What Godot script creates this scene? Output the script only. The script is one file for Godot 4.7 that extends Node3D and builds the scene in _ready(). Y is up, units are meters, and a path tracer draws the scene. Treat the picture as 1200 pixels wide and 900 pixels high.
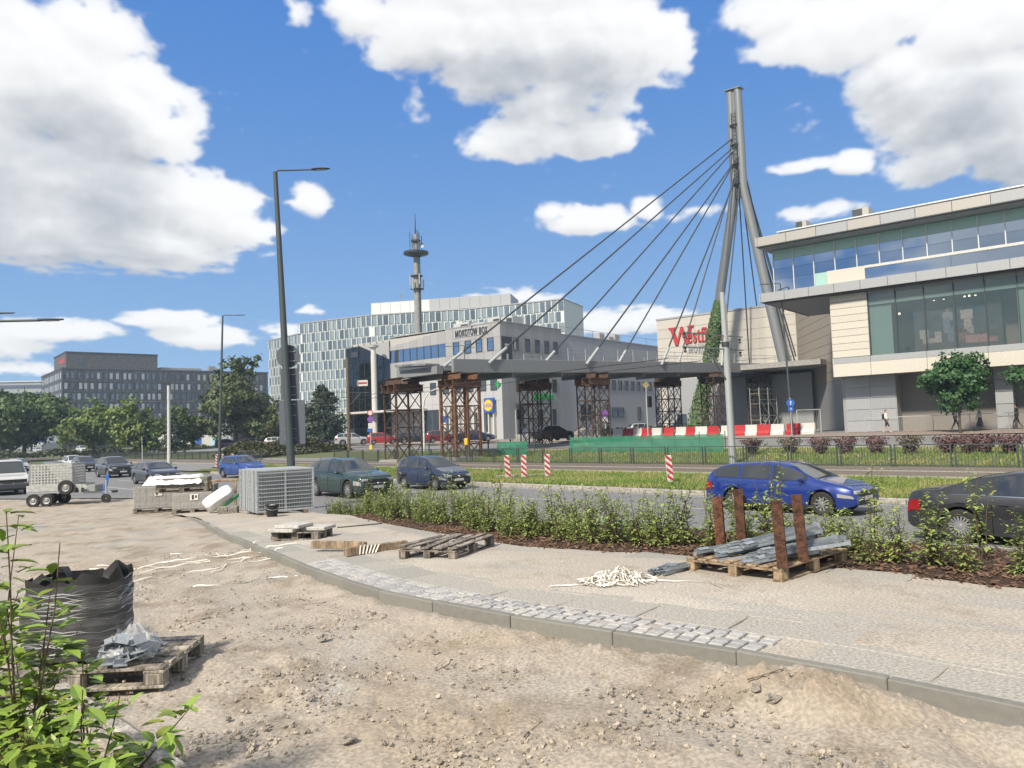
extends Node3D
# A street building site beside a wide avenue: mall, cable-stayed footbridge, offices, cars, stacked paving material.
# Road frame: s runs along the avenue, q runs across it away from the viewer; y = 0 is the near carriageway.
const ANG := 0.7504916   # 43 degrees between the avenue and the view axis
var US := Vector3(-sin(ANG), 0, -cos(ANG))
var NQ := Vector3(cos(ANG), 0, -sin(ANG))
var rng := RandomNumberGenerator.new()
var M := {}
var T := {}
var taken := {}
const CAM_Y := 2.6

# ---------------------------------------------------------------- mesh collector
class MB:
	var v := PackedVector3Array()
	var n := PackedVector3Array()
	var t := PackedVector2Array()
	var c := PackedColorArray()
	var col := Color(1, 1, 1)
	func vert(p: Vector3, nn: Vector3, uv := Vector2.ZERO) -> void:
		v.append(p); n.append(nn); t.append(uv); c.append(col)
	func tri(a: Vector3, b: Vector3, d: Vector3) -> void:
		var nn := (b - a).cross(d - a).normalized()
		vert(a, nn); vert(d, nn); vert(b, nn)
	func trin(a: Vector3, b: Vector3, d: Vector3, na: Vector3, nb: Vector3, nd: Vector3) -> void:
		vert(a, na); vert(d, nd); vert(b, nb)
	func quad(a: Vector3, b: Vector3, d: Vector3, e: Vector3) -> void:
		var nn := (d - a).cross(e - b).normalized()
		vert(a, nn, Vector2(0, 1)); vert(d, nn, Vector2(1, 0)); vert(b, nn, Vector2(1, 1))
		vert(a, nn, Vector2(0, 1)); vert(e, nn, Vector2(0, 0)); vert(d, nn, Vector2(1, 0))
	func quadn(a: Vector3, b: Vector3, d: Vector3, e: Vector3, na: Vector3, nb: Vector3, nd: Vector3, ne: Vector3) -> void:
		trin(a, b, d, na, nb, nd); trin(a, d, e, na, nd, ne)
	func box(p: Vector3, s: Vector3, B := Basis.IDENTITY) -> MB:
		var x := B.x * s.x * 0.5; var y := B.y * s.y * 0.5; var z := B.z * s.z * 0.5
		quad(p - x - y + z, p + x - y + z, p + x + y + z, p - x + y + z)
		quad(p + x - y - z, p - x - y - z, p - x + y - z, p + x + y - z)
		quad(p + x - y + z, p + x - y - z, p + x + y - z, p + x + y + z)
		quad(p - x - y - z, p - x - y + z, p - x + y + z, p - x + y - z)
		quad(p - x + y + z, p + x + y + z, p + x + y - z, p - x + y - z)
		quad(p - x - y - z, p + x - y - z, p + x - y + z, p - x - y + z)
		return self
	# box with chamfered edges of width e
	func cbox(p: Vector3, s: Vector3, e: float, B := Basis.IDENTITY) -> MB:
		var h := s * 0.5
		var ax := [Vector3(1, 0, 0), Vector3(0, 1, 0), Vector3(0, 0, 1)]
		for i in 3:
			for sg in [-1.0, 1.0]:
				var a: Vector3 = ax[i] * sg
				var b: Vector3 = ax[(i + 1) % 3]
				var d: Vector3 = ax[(i + 2) % 3] * sg
				var o: Vector3 = a * h
				var bb: Vector3 = b * (h - Vector3(e, e, e)); var dd: Vector3 = d * (h - Vector3(e, e, e))
				quad(p + B * (o - bb - dd), p + B * (o + bb - dd), p + B * (o + bb + dd), p + B * (o - bb + dd))
		for i in 3:
			var j := (i + 1) % 3; var k := (i + 2) % 3
			for sj in [-1.0, 1.0]:
				for sk in [-1.0, 1.0]:
					var jo: Vector3 = ax[j] * sj; var ko: Vector3 = ax[k] * sk; var io: Vector3 = ax[i] * (h[i] - e)
					var p1: Vector3 = jo * h[j] + ko * (h[k] - e); var p2: Vector3 = jo * (h[j] - e) + ko * h[k]
					_edge(p, B, p1, p2, io, jo + ko)
		for sx in [-1.0, 1.0]:
			for sy in [-1.0, 1.0]:
				for sz in [-1.0, 1.0]:
					var q := Vector3(sx, sy, sz)
					var a3: Vector3 = q * (h - Vector3(0, e, e)); var b3: Vector3 = q * (h - Vector3(e, 0, e)); var c3: Vector3 = q * (h - Vector3(e, e, 0))
					if sx * sy * sz > 0: tri(p + B * a3, p + B * b3, p + B * c3)
					else: tri(p + B * a3, p + B * c3, p + B * b3)
		return self
	func _edge(p: Vector3, B: Basis, p1: Vector3, p2: Vector3, io: Vector3, out: Vector3) -> void:
		var a := p1 - io; var b := p1 + io; var d := p2 + io; var e := p2 - io
		if (d - a).cross(e - b).dot(out) > 0: quad(p + B * a, p + B * b, p + B * d, p + B * e)
		else: quad(p + B * a, p + B * e, p + B * d, p + B * b)
	func tube(pts: Array, r, sides := 8, caps := true) -> MB:
		var m := pts.size()
		var prev: Array = []; var prevn: Array = []
		var up := Vector3.UP
		for i in m:
			var p: Vector3 = pts[i]
			var d: Vector3 = ((pts[mini(i + 1, m - 1)] as Vector3) - (pts[maxi(i - 1, 0)] as Vector3)).normalized()
			if i == 0 and absf(d.y) > 0.9: up = Vector3.RIGHT
			var x := d.cross(up).normalized()
			if x.length() < 0.5: x = d.cross(Vector3.FORWARD).normalized()
			var y := x.cross(d).normalized()
			var rr: float = r[i] if r is Array else r
			var ring: Array = []; var ringn: Array = []
			for k in sides:
				var a := TAU * k / sides
				var o := x * cos(a) + y * sin(a)
				ring.append(p + o * rr); ringn.append(o)
			if i > 0:
				for k in sides:
					var k2 := (k + 1) % sides
					quadn(prev[k], ring[k], ring[k2], prev[k2], prevn[k], ringn[k], ringn[k2], prevn[k2])
			elif caps:
				for k in range(1, sides - 1): tri(ring[0], ring[k], ring[k + 1])
			if caps and i == m - 1:
				for k in range(1, sides - 1): tri(ring[0], ring[k + 1], ring[k])
			prev = ring; prevn = ringn
		return self
	func bar(a: Vector3, b: Vector3, w: float, h := -1.0) -> MB:
		var d := b - a
		var z := d.normalized()
		var x := z.cross(Vector3.UP)
		if x.length() < 0.05: x = z.cross(Vector3.RIGHT)
		x = x.normalized()
		box((a + b) * 0.5, Vector3(w, h if h > 0 else w, d.length()), Basis(x, z.cross(x), z))
		return self
	# profile: Array of Vector2(radius, height) from bottom to top
	func lathe(prof: Array, sides: int, X := Transform3D.IDENTITY) -> MB:
		for i in prof.size() - 1:
			var a: Vector2 = prof[i]; var b: Vector2 = prof[i + 1]
			var dn := Vector2(b.y - a.y, -(b.x - a.x)).normalized()
			for k in sides:
				var t0 := TAU * k / sides; var t1 := TAU * (k + 1) / sides
				var c0 := Vector3(cos(t0), 0, sin(t0)); var c1 := Vector3(cos(t1), 0, sin(t1))
				var n0 := X.basis * (c0 * dn.x + Vector3.UP * dn.y); var n1 := X.basis * (c1 * dn.x + Vector3.UP * dn.y)
				var p0 := X * (c0 * a.x + Vector3.UP * a.y); var p1 := X * (c1 * a.x + Vector3.UP * a.y)
				var p2 := X * (c1 * b.x + Vector3.UP * b.y); var p3 := X * (c0 * b.x + Vector3.UP * b.y)
				if a.x > 1e-4: trin(p1, p0, p2, n1, n0, n1)
				if b.x > 1e-4: trin(p0, p3, p2, n0, n0, n1)
		return self
	# polygon in x,y extruded along z from 0 to -d ... both caps
	func prism(poly: PackedVector2Array, d: float, X := Transform3D.IDENTITY) -> MB:
		var idx := Geometry2D.triangulate_polygon(poly)
		var area := 0.0
		for i in poly.size(): area += poly[i].cross(poly[(i + 1) % poly.size()])
		for i in range(0, idx.size(), 3):
			var a := poly[idx[i]]; var b := poly[idx[i + 1]]; var e := poly[idx[i + 2]]
			if (b - a).cross(e - a) < 0:
				var s := b; b = e; e = s
			tri(X * Vector3(a.x, a.y, d * 0.5), X * Vector3(b.x, b.y, d * 0.5), X * Vector3(e.x, e.y, d * 0.5))
			tri(X * Vector3(a.x, a.y, -d * 0.5), X * Vector3(e.x, e.y, -d * 0.5), X * Vector3(b.x, b.y, -d * 0.5))
		for i in poly.size():
			var a := poly[i]; var b := poly[(i + 1) % poly.size()]
			if area < 0:
				var s := a; a = b; b = s
			quad(X * Vector3(a.x, a.y, d * 0.5), X * Vector3(a.x, a.y, -d * 0.5), X * Vector3(b.x, b.y, -d * 0.5), X * Vector3(b.x, b.y, d * 0.5))
		return self
	func blob(p: Vector3, r: Vector3, nz: FastNoiseLite, amp: float, rings := 6, sides := 8, B := Basis.IDENTITY) -> MB:
		var rows: Array = []
		for i in rings + 1:
			var row: Array = []
			var th := PI * i / rings
			for k in sides:
				var ph := TAU * k / sides
				var d := Vector3(sin(th) * cos(ph), cos(th), sin(th) * sin(ph))
				var f := 1.0 + amp * nz.get_noise_3dv(p * 3.7 + d * 1.3)
				row.append(p + B * (d * r * f))
			rows.append(row)
		for i in rings:
			for k in sides:
				var k2 := (k + 1) % sides
				if i > 0: tri(rows[i][k], rows[i][k2], rows[i + 1][k2])
				if i < rings - 1: tri(rows[i][k], rows[i + 1][k2], rows[i + 1][k])
		return self
	# smooth grid of points g[i][j]; flip turns the faces over
	func grid(g: Array, flip := false, cols: Array = []) -> MB:
		var a := g.size(); var b: int = g[0].size()
		var nn: Array = []
		for i in a:
			var row := PackedVector3Array()
			for j in b:
				var dx: Vector3 = g[mini(i + 1, a - 1)][j] - g[maxi(i - 1, 0)][j]
				var dy: Vector3 = g[i][mini(j + 1, b - 1)] - g[i][maxi(j - 1, 0)]
				var c3 := dx.cross(dy).normalized()
				row.append(-c3 if flip else c3)
			nn.append(row)
		var keep := col
		for i in a - 1:
			for j in b - 1:
				var q := [[i, j], [i + 1, j], [i + 1, j + 1], [i, j + 1]] if not flip else [[i, j], [i, j + 1], [i + 1, j + 1], [i + 1, j]]
				for k in [0, 2, 1, 0, 3, 2]:
					var e: Array = q[k]
					if cols.size(): col = cols[e[0]][e[1]]
					vert(g[e[0]][e[1]], nn[e[0]][e[1]], Vector2(float(e[0]) / (a - 1), float(e[1]) / (b - 1)))
		col = keep
		return self
	func mesh() -> ArrayMesh:
		var m := ArrayMesh.new()
		if v.is_empty(): return m
		var arr := []
		arr.resize(Mesh.ARRAY_MAX)
		arr[Mesh.ARRAY_VERTEX] = v; arr[Mesh.ARRAY_NORMAL] = n; arr[Mesh.ARRAY_TEX_UV] = t; arr[Mesh.ARRAY_COLOR] = c
		m.add_surface_from_arrays(Mesh.PRIMITIVE_TRIANGLES, arr)
		return m

# ---------------------------------------------------------------- naming, tagging, placing
func numbered(parent: Node, called: String) -> String:
	var key := str(parent.get_instance_id()) + called
	var k: int = taken.get(key, 0)
	taken[key] = k + 1
	return called if k == 0 else "%s_%03d" % [called, k]

func thing(called: String, label: String, category: String, at := Vector3.ZERO, turn := 0.0, group := "") -> Node3D:
	var o := Node3D.new()
	o.name = numbered(self, called)
	add_child(o)
	o.position = at; o.rotation.y = turn
	return tag(o, label, category, group)

func tag(o: Node, label: String, category: String, group := "") -> Node:
	o.set_meta("label", label); o.set_meta("category", category)
	if group != "": o.set_meta("group", group)
	return o

func part(parent: Node, called: String, shape, m: Material, X := Transform3D.IDENTITY) -> MeshInstance3D:
	var o := MeshInstance3D.new()
	o.name = numbered(parent, called)
	o.mesh = shape.mesh() if shape is MB else shape
	o.material_override = m
	o.transform = X
	parent.add_child(o)
	return o

func struct(called: String, shape, m: Material) -> MeshInstance3D:
	var o := part(self, called, shape, m)
	o.set_meta("kind", "structure")
	return o

func stuff(parent: Node, called: String, shape, m: Material) -> MeshInstance3D:
	var o := part(parent, called, shape, m)
	o.set_meta("kind", "stuff")
	return o

func copy(src: Node3D, called: String, label: String, at: Vector3, turn := 0.0, group := "", scl := 1.0) -> Node3D:
	var o: Node3D = src.duplicate()
	o.name = numbered(self, called)
	add_child(o)
	o.position = at; o.rotation = Vector3(0, turn, 0); o.scale = Vector3.ONE * scl
	o.set_meta("label", label)
	if group != "": o.set_meta("group", group)
	return o

# many alike pieces: the first `most` of them as parts, the rest joined
func pieces(parent: Node, called: String, shape: Mesh, places: Array, mats: Array, most := 300) -> void:
	for i in mini(most, places.size()):
		part(parent, called, shape, mats[(i * 7 + i / 3) % mats.size()], places[i])
	if places.size() > most:
		var st := SurfaceTool.new()
		for i in range(most, places.size()): st.append_from(shape, 0, places[i])
		stuff(parent, called + "_rest", st.commit(), mats[0])

func text_mesh(s: String, height: float, depth: float, family := "Droid Sans", weight := 700, italic := false) -> TextMesh:
	var f := SystemFont.new()
	f.font_names = PackedStringArray([family]); f.font_weight = weight; f.font_italic = italic
	var m := TextMesh.new()
	m.text = s; m.font = f; m.font_size = 64; m.pixel_size = height / 46.0; m.depth = depth
	return m

# ---------------------------------------------------------------- materials
func lin(r: float, g: float, b: float) -> Color:
	return Color(r, g, b).linear_to_srgb()

func noise(sd: int, freq: float, oct := 4, kind := FastNoiseLite.TYPE_SIMPLEX_SMOOTH) -> FastNoiseLite:
	var f := FastNoiseLite.new()
	f.seed = sd; f.frequency = freq; f.noise_type = kind
	f.fractal_type = FastNoiseLite.FRACTAL_FBM; f.fractal_octaves = oct
	return f

# grey texture, mean about 0.85, spread by amp; two scales of grain together
func grain(key: String, sd: int, size: int, f1: float, f2: float, amp: float, stretch := 1) -> ImageTexture:
	if T.has(key): return T[key]
	var a := noise(sd, f1, 5).get_seamless_image(size, size / stretch, false, false, 0.15)
	var b := noise(sd + 1, f2, 3).get_seamless_image(size, size / stretch, false, false, 0.15)
	if stretch > 1:
		a.resize(size, size); b.resize(size, size)
	var da := a.get_data(); var db := b.get_data()
	var o := PackedByteArray(); o.resize(size * size)
	for i in size * size:
		o[i] = int(clampf(215.0 + amp * ((da[i] - 128) * 0.6 + (db[i] - 128) * 0.6), 0, 255))
	var im := Image.create_from_data(size, size, false, Image.FORMAT_L8, o)
	im.convert(Image.FORMAT_RGB8)
	T[key] = ImageTexture.create_from_image(im)
	return T[key]

func nth(i: int) -> String:
	var w := ["first", "second", "third", "fourth", "fifth", "sixth", "seventh", "eighth", "ninth", "tenth", "eleventh", "twelfth", "thirteenth", "fourteenth", "fifteenth", "sixteenth", "seventeenth", "eighteenth", "nineteenth", "twentieth", "twenty-first", "twenty-second"]
	return w[clampi(i, 0, 21)]

func mat(key: String, col: Color, rough := 0.8, metal := 0.0, tex := "", scale := 1.0, bump := 0.0) -> StandardMaterial3D:
	if M.has(key): return M[key]
	var m := StandardMaterial3D.new()
	m.resource_name = key
	m.albedo_color = col; m.roughness = rough; m.metallic = metal
	if tex != "":
		m.albedo_texture = T[tex]
		m.uv1_triplanar = true; m.uv1_world_triplanar = true
		m.uv1_scale = Vector3.ONE * scale
		if bump > 0.0:
			m.heightmap_enabled = true; m.heightmap_texture = T[tex]; m.heightmap_scale = bump
	M[key] = m
	return m

func glass(key: String, col: Color, alpha := 1.0, rough := 0.05) -> StandardMaterial3D:
	if M.has(key): return M[key]
	var m := mat(key, col, rough)
	m.metallic_specular = 0.8
	if alpha < 1.0:
		m.transparency = BaseMaterial3D.TRANSPARENCY_ALPHA
		m.albedo_color.a = alpha
	return m

# ---------------------------------------------------------------- road frame and land form
func sq(s: float, q: float, y := 0.0) -> Vector3:
	var p := US * s + NQ * q
	p.y = y
	return p

func frame_of(p: Vector3) -> Vector2:
	return Vector2(p.dot(US), p.dot(NQ))

func interp(x: float, tab: Array) -> float:
	if x <= tab[0][0]: return tab[0][1]
	for i in range(1, tab.size()):
		if x <= tab[i][0]:
			return lerpf(tab[i - 1][1], tab[i][1], (x - tab[i - 1][0]) / (tab[i][0] - tab[i - 1][0]))
	return tab[-1][1]

func road_edge(s: float) -> float:
	return 12.6 - 6.0 * smoothstep(36.0, 52.0, s)

const ACROSS := [[0.0, 0.0], [24.4, 0.0], [24.41, 0.13], [31.0, 0.3], [37.0, 0.3], [42.0, 0.7], [50.0, 1.0], [60.0, 1.1], [61.0, 1.35], [66.0, 1.5], [140.0, 1.5], [1000.0, 1.8]]
func near_land(s: float) -> float:
	return maxf(1.0 - 0.034 * maxf(0.0, s - 6.0), 0.02)

func land(s: float, q: float) -> float:
	var far := interp(q, ACROSS)
	if q > 20.0: return far
	var e := road_edge(s)
	return lerpf(near_land(s), far, smoothstep(e - 2.5, e - 0.3, q))

func on_land(s: float, q: float, up := 0.0) -> Vector3:
	return sq(s, q, land(s, q) + up)

const KERB := [[-14.0, 5.0], [1.28, 4.95], [2.23, 4.98], [3.32, 4.86], [4.32, 4.69], [5.22, 4.53], [6.07, 4.47], [7.04, 4.54], [7.97, 4.70], [9.23, 4.98], [13.67, 6.07], [15.9, 6.58], [22.1, 8.26], [30.0, 9.2], [40.0, 9.6]]
const BED := [[-14.0, 8.5], [2.1, 8.35], [3.65, 8.33], [4.66, 8.3], [5.67, 8.08], [6.83, 7.84], [8.53, 7.86], [10.85, 8.36], [14.27, 9.37], [17.96, 10.48], [22.0, 11.4], [30.0, 11.3], [40.0, 11.0]]
func kerb_q(s: float) -> float:
	return (interp(s - 0.5, KERB) + interp(s, KERB) + interp(s + 0.5, KERB)) / 3.0
func bed_q(s: float) -> float:
	return (interp(s - 0.7, BED) + interp(s, BED) + interp(s + 0.7, BED)) / 3.0

# ================================================================ scene
func _ready() -> void:
	rng.seed = 20240914
	var cam := Camera3D.new()
	cam.name = "camera"
	cam.position = Vector3(0, CAM_Y, 0)
	cam.rotation = Vector3(deg_to_rad(3.5), 0, deg_to_rad(-1.95))
	cam.fov = 53.13
	cam.near = 0.05; cam.far = 3000.0
	add_child(cam)
	cam.current = true
	var we := WorldEnvironment.new()
	we.name = "world_environment"
	var env := Environment.new()
	env.background_mode = Environment.BG_SKY
	var sky := Sky.new()
	var pano := PanoramaSkyMaterial.new()
	pano.panorama = sky_picture()
	sky.sky_material = pano
	env.sky = sky
	env.tonemap_mode = Environment.TONE_MAPPER_LINEAR
	env.tonemap_exposure = 1.33
	env.sdfgi_enabled = true; env.ssao_enabled = true; env.ssil_enabled = true
	env.fog_enabled = true
	env.fog_density = 0.00045
	env.fog_light_color = Color(0.72, 0.82, 0.93)
	we.environment = env
	add_child(we)
	var sun := DirectionalLight3D.new()
	sun.name = "sun"
	sun.light_energy = 1.6
	sun.light_angular_distance = 5.0
	sun.light_color = Color(1.0, 0.95, 0.87)
	sun.shadow_enabled = true
	sun.rotation = Vector3(deg_to_rad(-42), deg_to_rad(-34), 0)
	add_child(sun)
	make_textures()
	make_land()
	print("land ", Time.get_ticks_msec())
	make_paving()
	print("paving ", Time.get_ticks_msec())
	make_buildings()
	print("buildings ", Time.get_ticks_msec())
	make_bridge()
	make_street()
	print("street ", Time.get_ticks_msec())
	make_cars()
	print("cars ", Time.get_ticks_msec())
	make_site()
	print("site ", Time.get_ticks_msec())
	make_plants()
	print("plants ", Time.get_ticks_msec())
	make_people()
	print("people ", Time.get_ticks_msec())

# ---------------------------------------------------------------- sky: blue air with cumulus, computed per direction
# azimuth, elevation, half-width, half-height in degrees, strength of each cloud mass
const CLOUDS := [[-31.3, 22.6, 6.0, 4.3, 1], [-35.6, 17.2, 5.1, 5.1, 1], [-26.6, 21.1, 4.6, 4.0, 1], [-28.6, 16.1, 7.3, 3.9, 1], [-21.5, 15.4, 4.0, 2.7, 1], [-31.1, 13.5, 5.0, 2.5, 0.9], [-25.0, 13.1, 4.9, 2.2, 0.9], [-28.6, 25.8, 3.1, 2.1, 0.8], [-18.3, 14.4, 1.8, 1.6, 0.7], [-23.7, 8.2, 3.3, 0.8, 0.9], [-21.8, 7.2, 3.4, 1.0, 0.9], [-31.0, 7.4, 3.8, 0.8, 0.9], [-33.8, 6.6, 2.9, 1.2, 0.7], [-32.9, 5.0, 2.9, 0.5, 0.6], [-16.7, 7.6, 2.1, 0.8, 0.6], [-10.7, 29.2, 2.8, 1.7, 0.8], [-5.6, 28.0, 5.1, 3.2, 0.95], [0.2, 27.2, 6.4, 4.1, 1], [6.8, 27.1, 6.0, 4.1, 1], [11.8, 26.4, 2.8, 3.1, 0.8], [1.9, 21.0, 4.8, 1.8, 0.9], [6.5, 20.8, 3.8, 1.6, 0.9], [4.6, 23.4, 5.1, 2.9, 0.8], [1.0, 30.6, 12.7, 1.9, 0.9], [25.3, 25.2, 6.6, 2.5, 0.95], [19.8, 27.1, 4.1, 1.7, 0.7], [30.7, 20.2, 4.8, 3.8, 1], [34.2, 17.4, 3.3, 4.3, 1], [28.3, 21.8, 3.2, 2.6, 0.9], [32.8, 23.6, 4.9, 2.5, 1], [24.8, 17.1, 1.4, 0.9, 0.8], [29.9, 16.3, 3.6, 1.8, 0.8], [6.5, 15.2, 3.5, 1.1, 0.85], [3.7, 16.0, 1.4, 0.8, 0.7], [10.4, 15.8, 1.4, 0.9, 0.7], [-14.6, 16.7, 1.6, 1.3, 0.75], [0.2, 9.2, 3.8, 1.4, 0.8], [9.0, 7.7, 4.7, 1.2, 0.9], [-14.6, 9.3, 1.0, 0.4, 0.6], [-15.1, 29.0, 1.3, 1.5, 0.45], [22.6, 17.4, 4.0, 0.5, 0.55], [21.7, 20.4, 1.7, 1.0, 0.4], [14.3, 15.1, 2.4, 0.6, 0.4], [-6.4, 23.4, 0.9, 1.3, 0.4], [22.5, 14.2, 3.4, 0.7, 0.5]]
var n_big: FastNoiseLite
var n_puff: FastNoiseLite
var n_fine: FastNoiseLite
var thick := 0.0

func cloud_density(az: float, el: float) -> float:
	var ca := cos(deg_to_rad(az)); var sa := sin(deg_to_rad(az)); var ce := cos(deg_to_rad(el)); var se := sin(deg_to_rad(el))
	var d := Vector3(sa * ce, se * 1.5, -ca * ce) * 57.3
	var near := d * (1.0 + 0.9 * clampf((14.0 - el) / 14.0, 0.0, 1.0))     # far clouds low down look smaller
	var puff := 1.0 - 2.2 * absf(n_puff.get_noise_3dv(near))
	var fine := n_fine.get_noise_3dv(near)
	var mine := smoothstep(46.0, 38.0, absf(az)) * smoothstep(38.0, 33.0, el)
	var base := 0.0
	if mine > 0.0:
		var wob := n_big.get_noise_3dv(d * 3.0) * 1.1
		for k in CLOUDS:
			var x: float = (az - k[0]) / k[2]
			if absf(x) > 1.6: continue
			var y: float = (el - k[1] + wob * 0.25) / k[3]
			if y < 0.0: y *= 1.25
			var r := x * x + y * y
			if r < 2.2:
				base = maxf(base, (1.0 - r * 0.55) * k[4])
		base = base * 1.28 - 0.42
	var wide := -0.6
	if mine < 1.0:
		wide = n_big.get_noise_3dv(Vector3(d.x, d.y * 1.4, d.z) * 0.9) * 1.6 + 0.42
	base = lerpf(wide, base, mine)
	thick = base + 0.2 * (puff - 0.45) + 0.05 * fine
	return base + 0.42 * (puff - 0.45) + 0.34 * fine

func sky_rows(az0: float, el0: float, step: float, w: int, h: int) -> Image:
	# row 0 is the highest elevation
	var den := PackedFloat32Array(); den.resize(w * h)
	var mass := PackedFloat32Array(); mass.resize(w * h)
	for j in h:
		var el := el0 - (j + 0.5) * step
		for i in w:
			den[j * w + i] = cloud_density(az0 + (i + 0.5) * step, el)
			mass[j * w + i] = thick
	var buf := PackedFloat32Array(); buf.resize(w * h * 3)
	var off := maxi(1, int(0.9 / step)); var off2 := maxi(1, int(2.6 / step))
	for j in h:
		var el := el0 - (j + 0.5) * step
		var t := pow(1.0 - clampf(el / 40.0, 0.0, 1.0), 2.1)
		var blue := Vector3(0.072, 0.235, 0.64).lerp(Vector3(0.37, 0.60, 0.86), t)
		if el > 40.0: blue = blue.lerp(Vector3(0.035, 0.14, 0.5), clampf((el - 40.0) / 50.0, 0, 1))
		for i in w:
			var c := blue
			var d := den[j * w + i]
			if d > -0.25:
				var a := smoothstep(-0.1, 0.3, d)
				# cloud mass above this point keeps light from it: the lower side greys
				var m0 := mass[j * w + i]
				var up := maxf(0.0, mass[maxi(0, j - off) * w + mini(w - 1, i + off / 2)])
				var up2 := maxf(0.0, mass[maxi(0, j - off2) * w + i])
				var up3 := maxf(0.0, mass[maxi(0, j - off2 * 2) * w + i])
				var shade := clampf(0.2 * up + 0.45 * up2 + 0.45 * up3, 0.0, 1.3)
				var white := Vector3(0.98, 0.98, 0.975).lerp(Vector3(0.55, 0.585, 0.63), smoothstep(0.3, 1.05, shade)) + Vector3.ONE * clampf((m0 - up) * 0.3, -0.1, 0.06)
				white = white.lerp(blue, 0.12 * (1.0 - smoothstep(0.0, 0.5, m0)))
				c = blue.lerp(white, a * 0.97)
			c *= 0.76
			var o := (j * w + i) * 3
			buf[o] = c.x; buf[o + 1] = c.y; buf[o + 2] = c.z
	return Image.create_from_data(w, h, false, Image.FORMAT_RGBF, buf.to_byte_array())

func sky_picture() -> ImageTexture:
	n_big = noise(11, 0.035, 3)
	n_puff = noise(5, 0.16, 5)
	n_fine = noise(23, 0.42, 5)
	var low := sky_rows(0.0, 90.0, 360.0 / 900.0, 900, 225)
	var W := 4096; var Hh := 2048
	low.resize(W, Hh / 2, Image.INTERPOLATE_BILINEAR)
	var im := Image.create_empty(W, Hh, false, Image.FORMAT_RGBF)
	im.fill(Color(0.33, 0.32, 0.3))
	im.blit_rect(low, Rect2i(0, 0, W, Hh / 2), Vector2i(0, 0))
	var step := 360.0 / W
	var half := 512                       # 45 degrees to each side of the view
	var high := 432
	var el0 := high * step
	var fine := sky_rows(-half * step, el0, step, half * 2, high)
	im.blit_rect(fine, Rect2i(half, 0, half, high), Vector2i(0, Hh / 2 - high))
	im.blit_rect(fine, Rect2i(0, 0, half, high), Vector2i(W - half, Hh / 2 - high))
	return ImageTexture.create_from_image(im)

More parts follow.
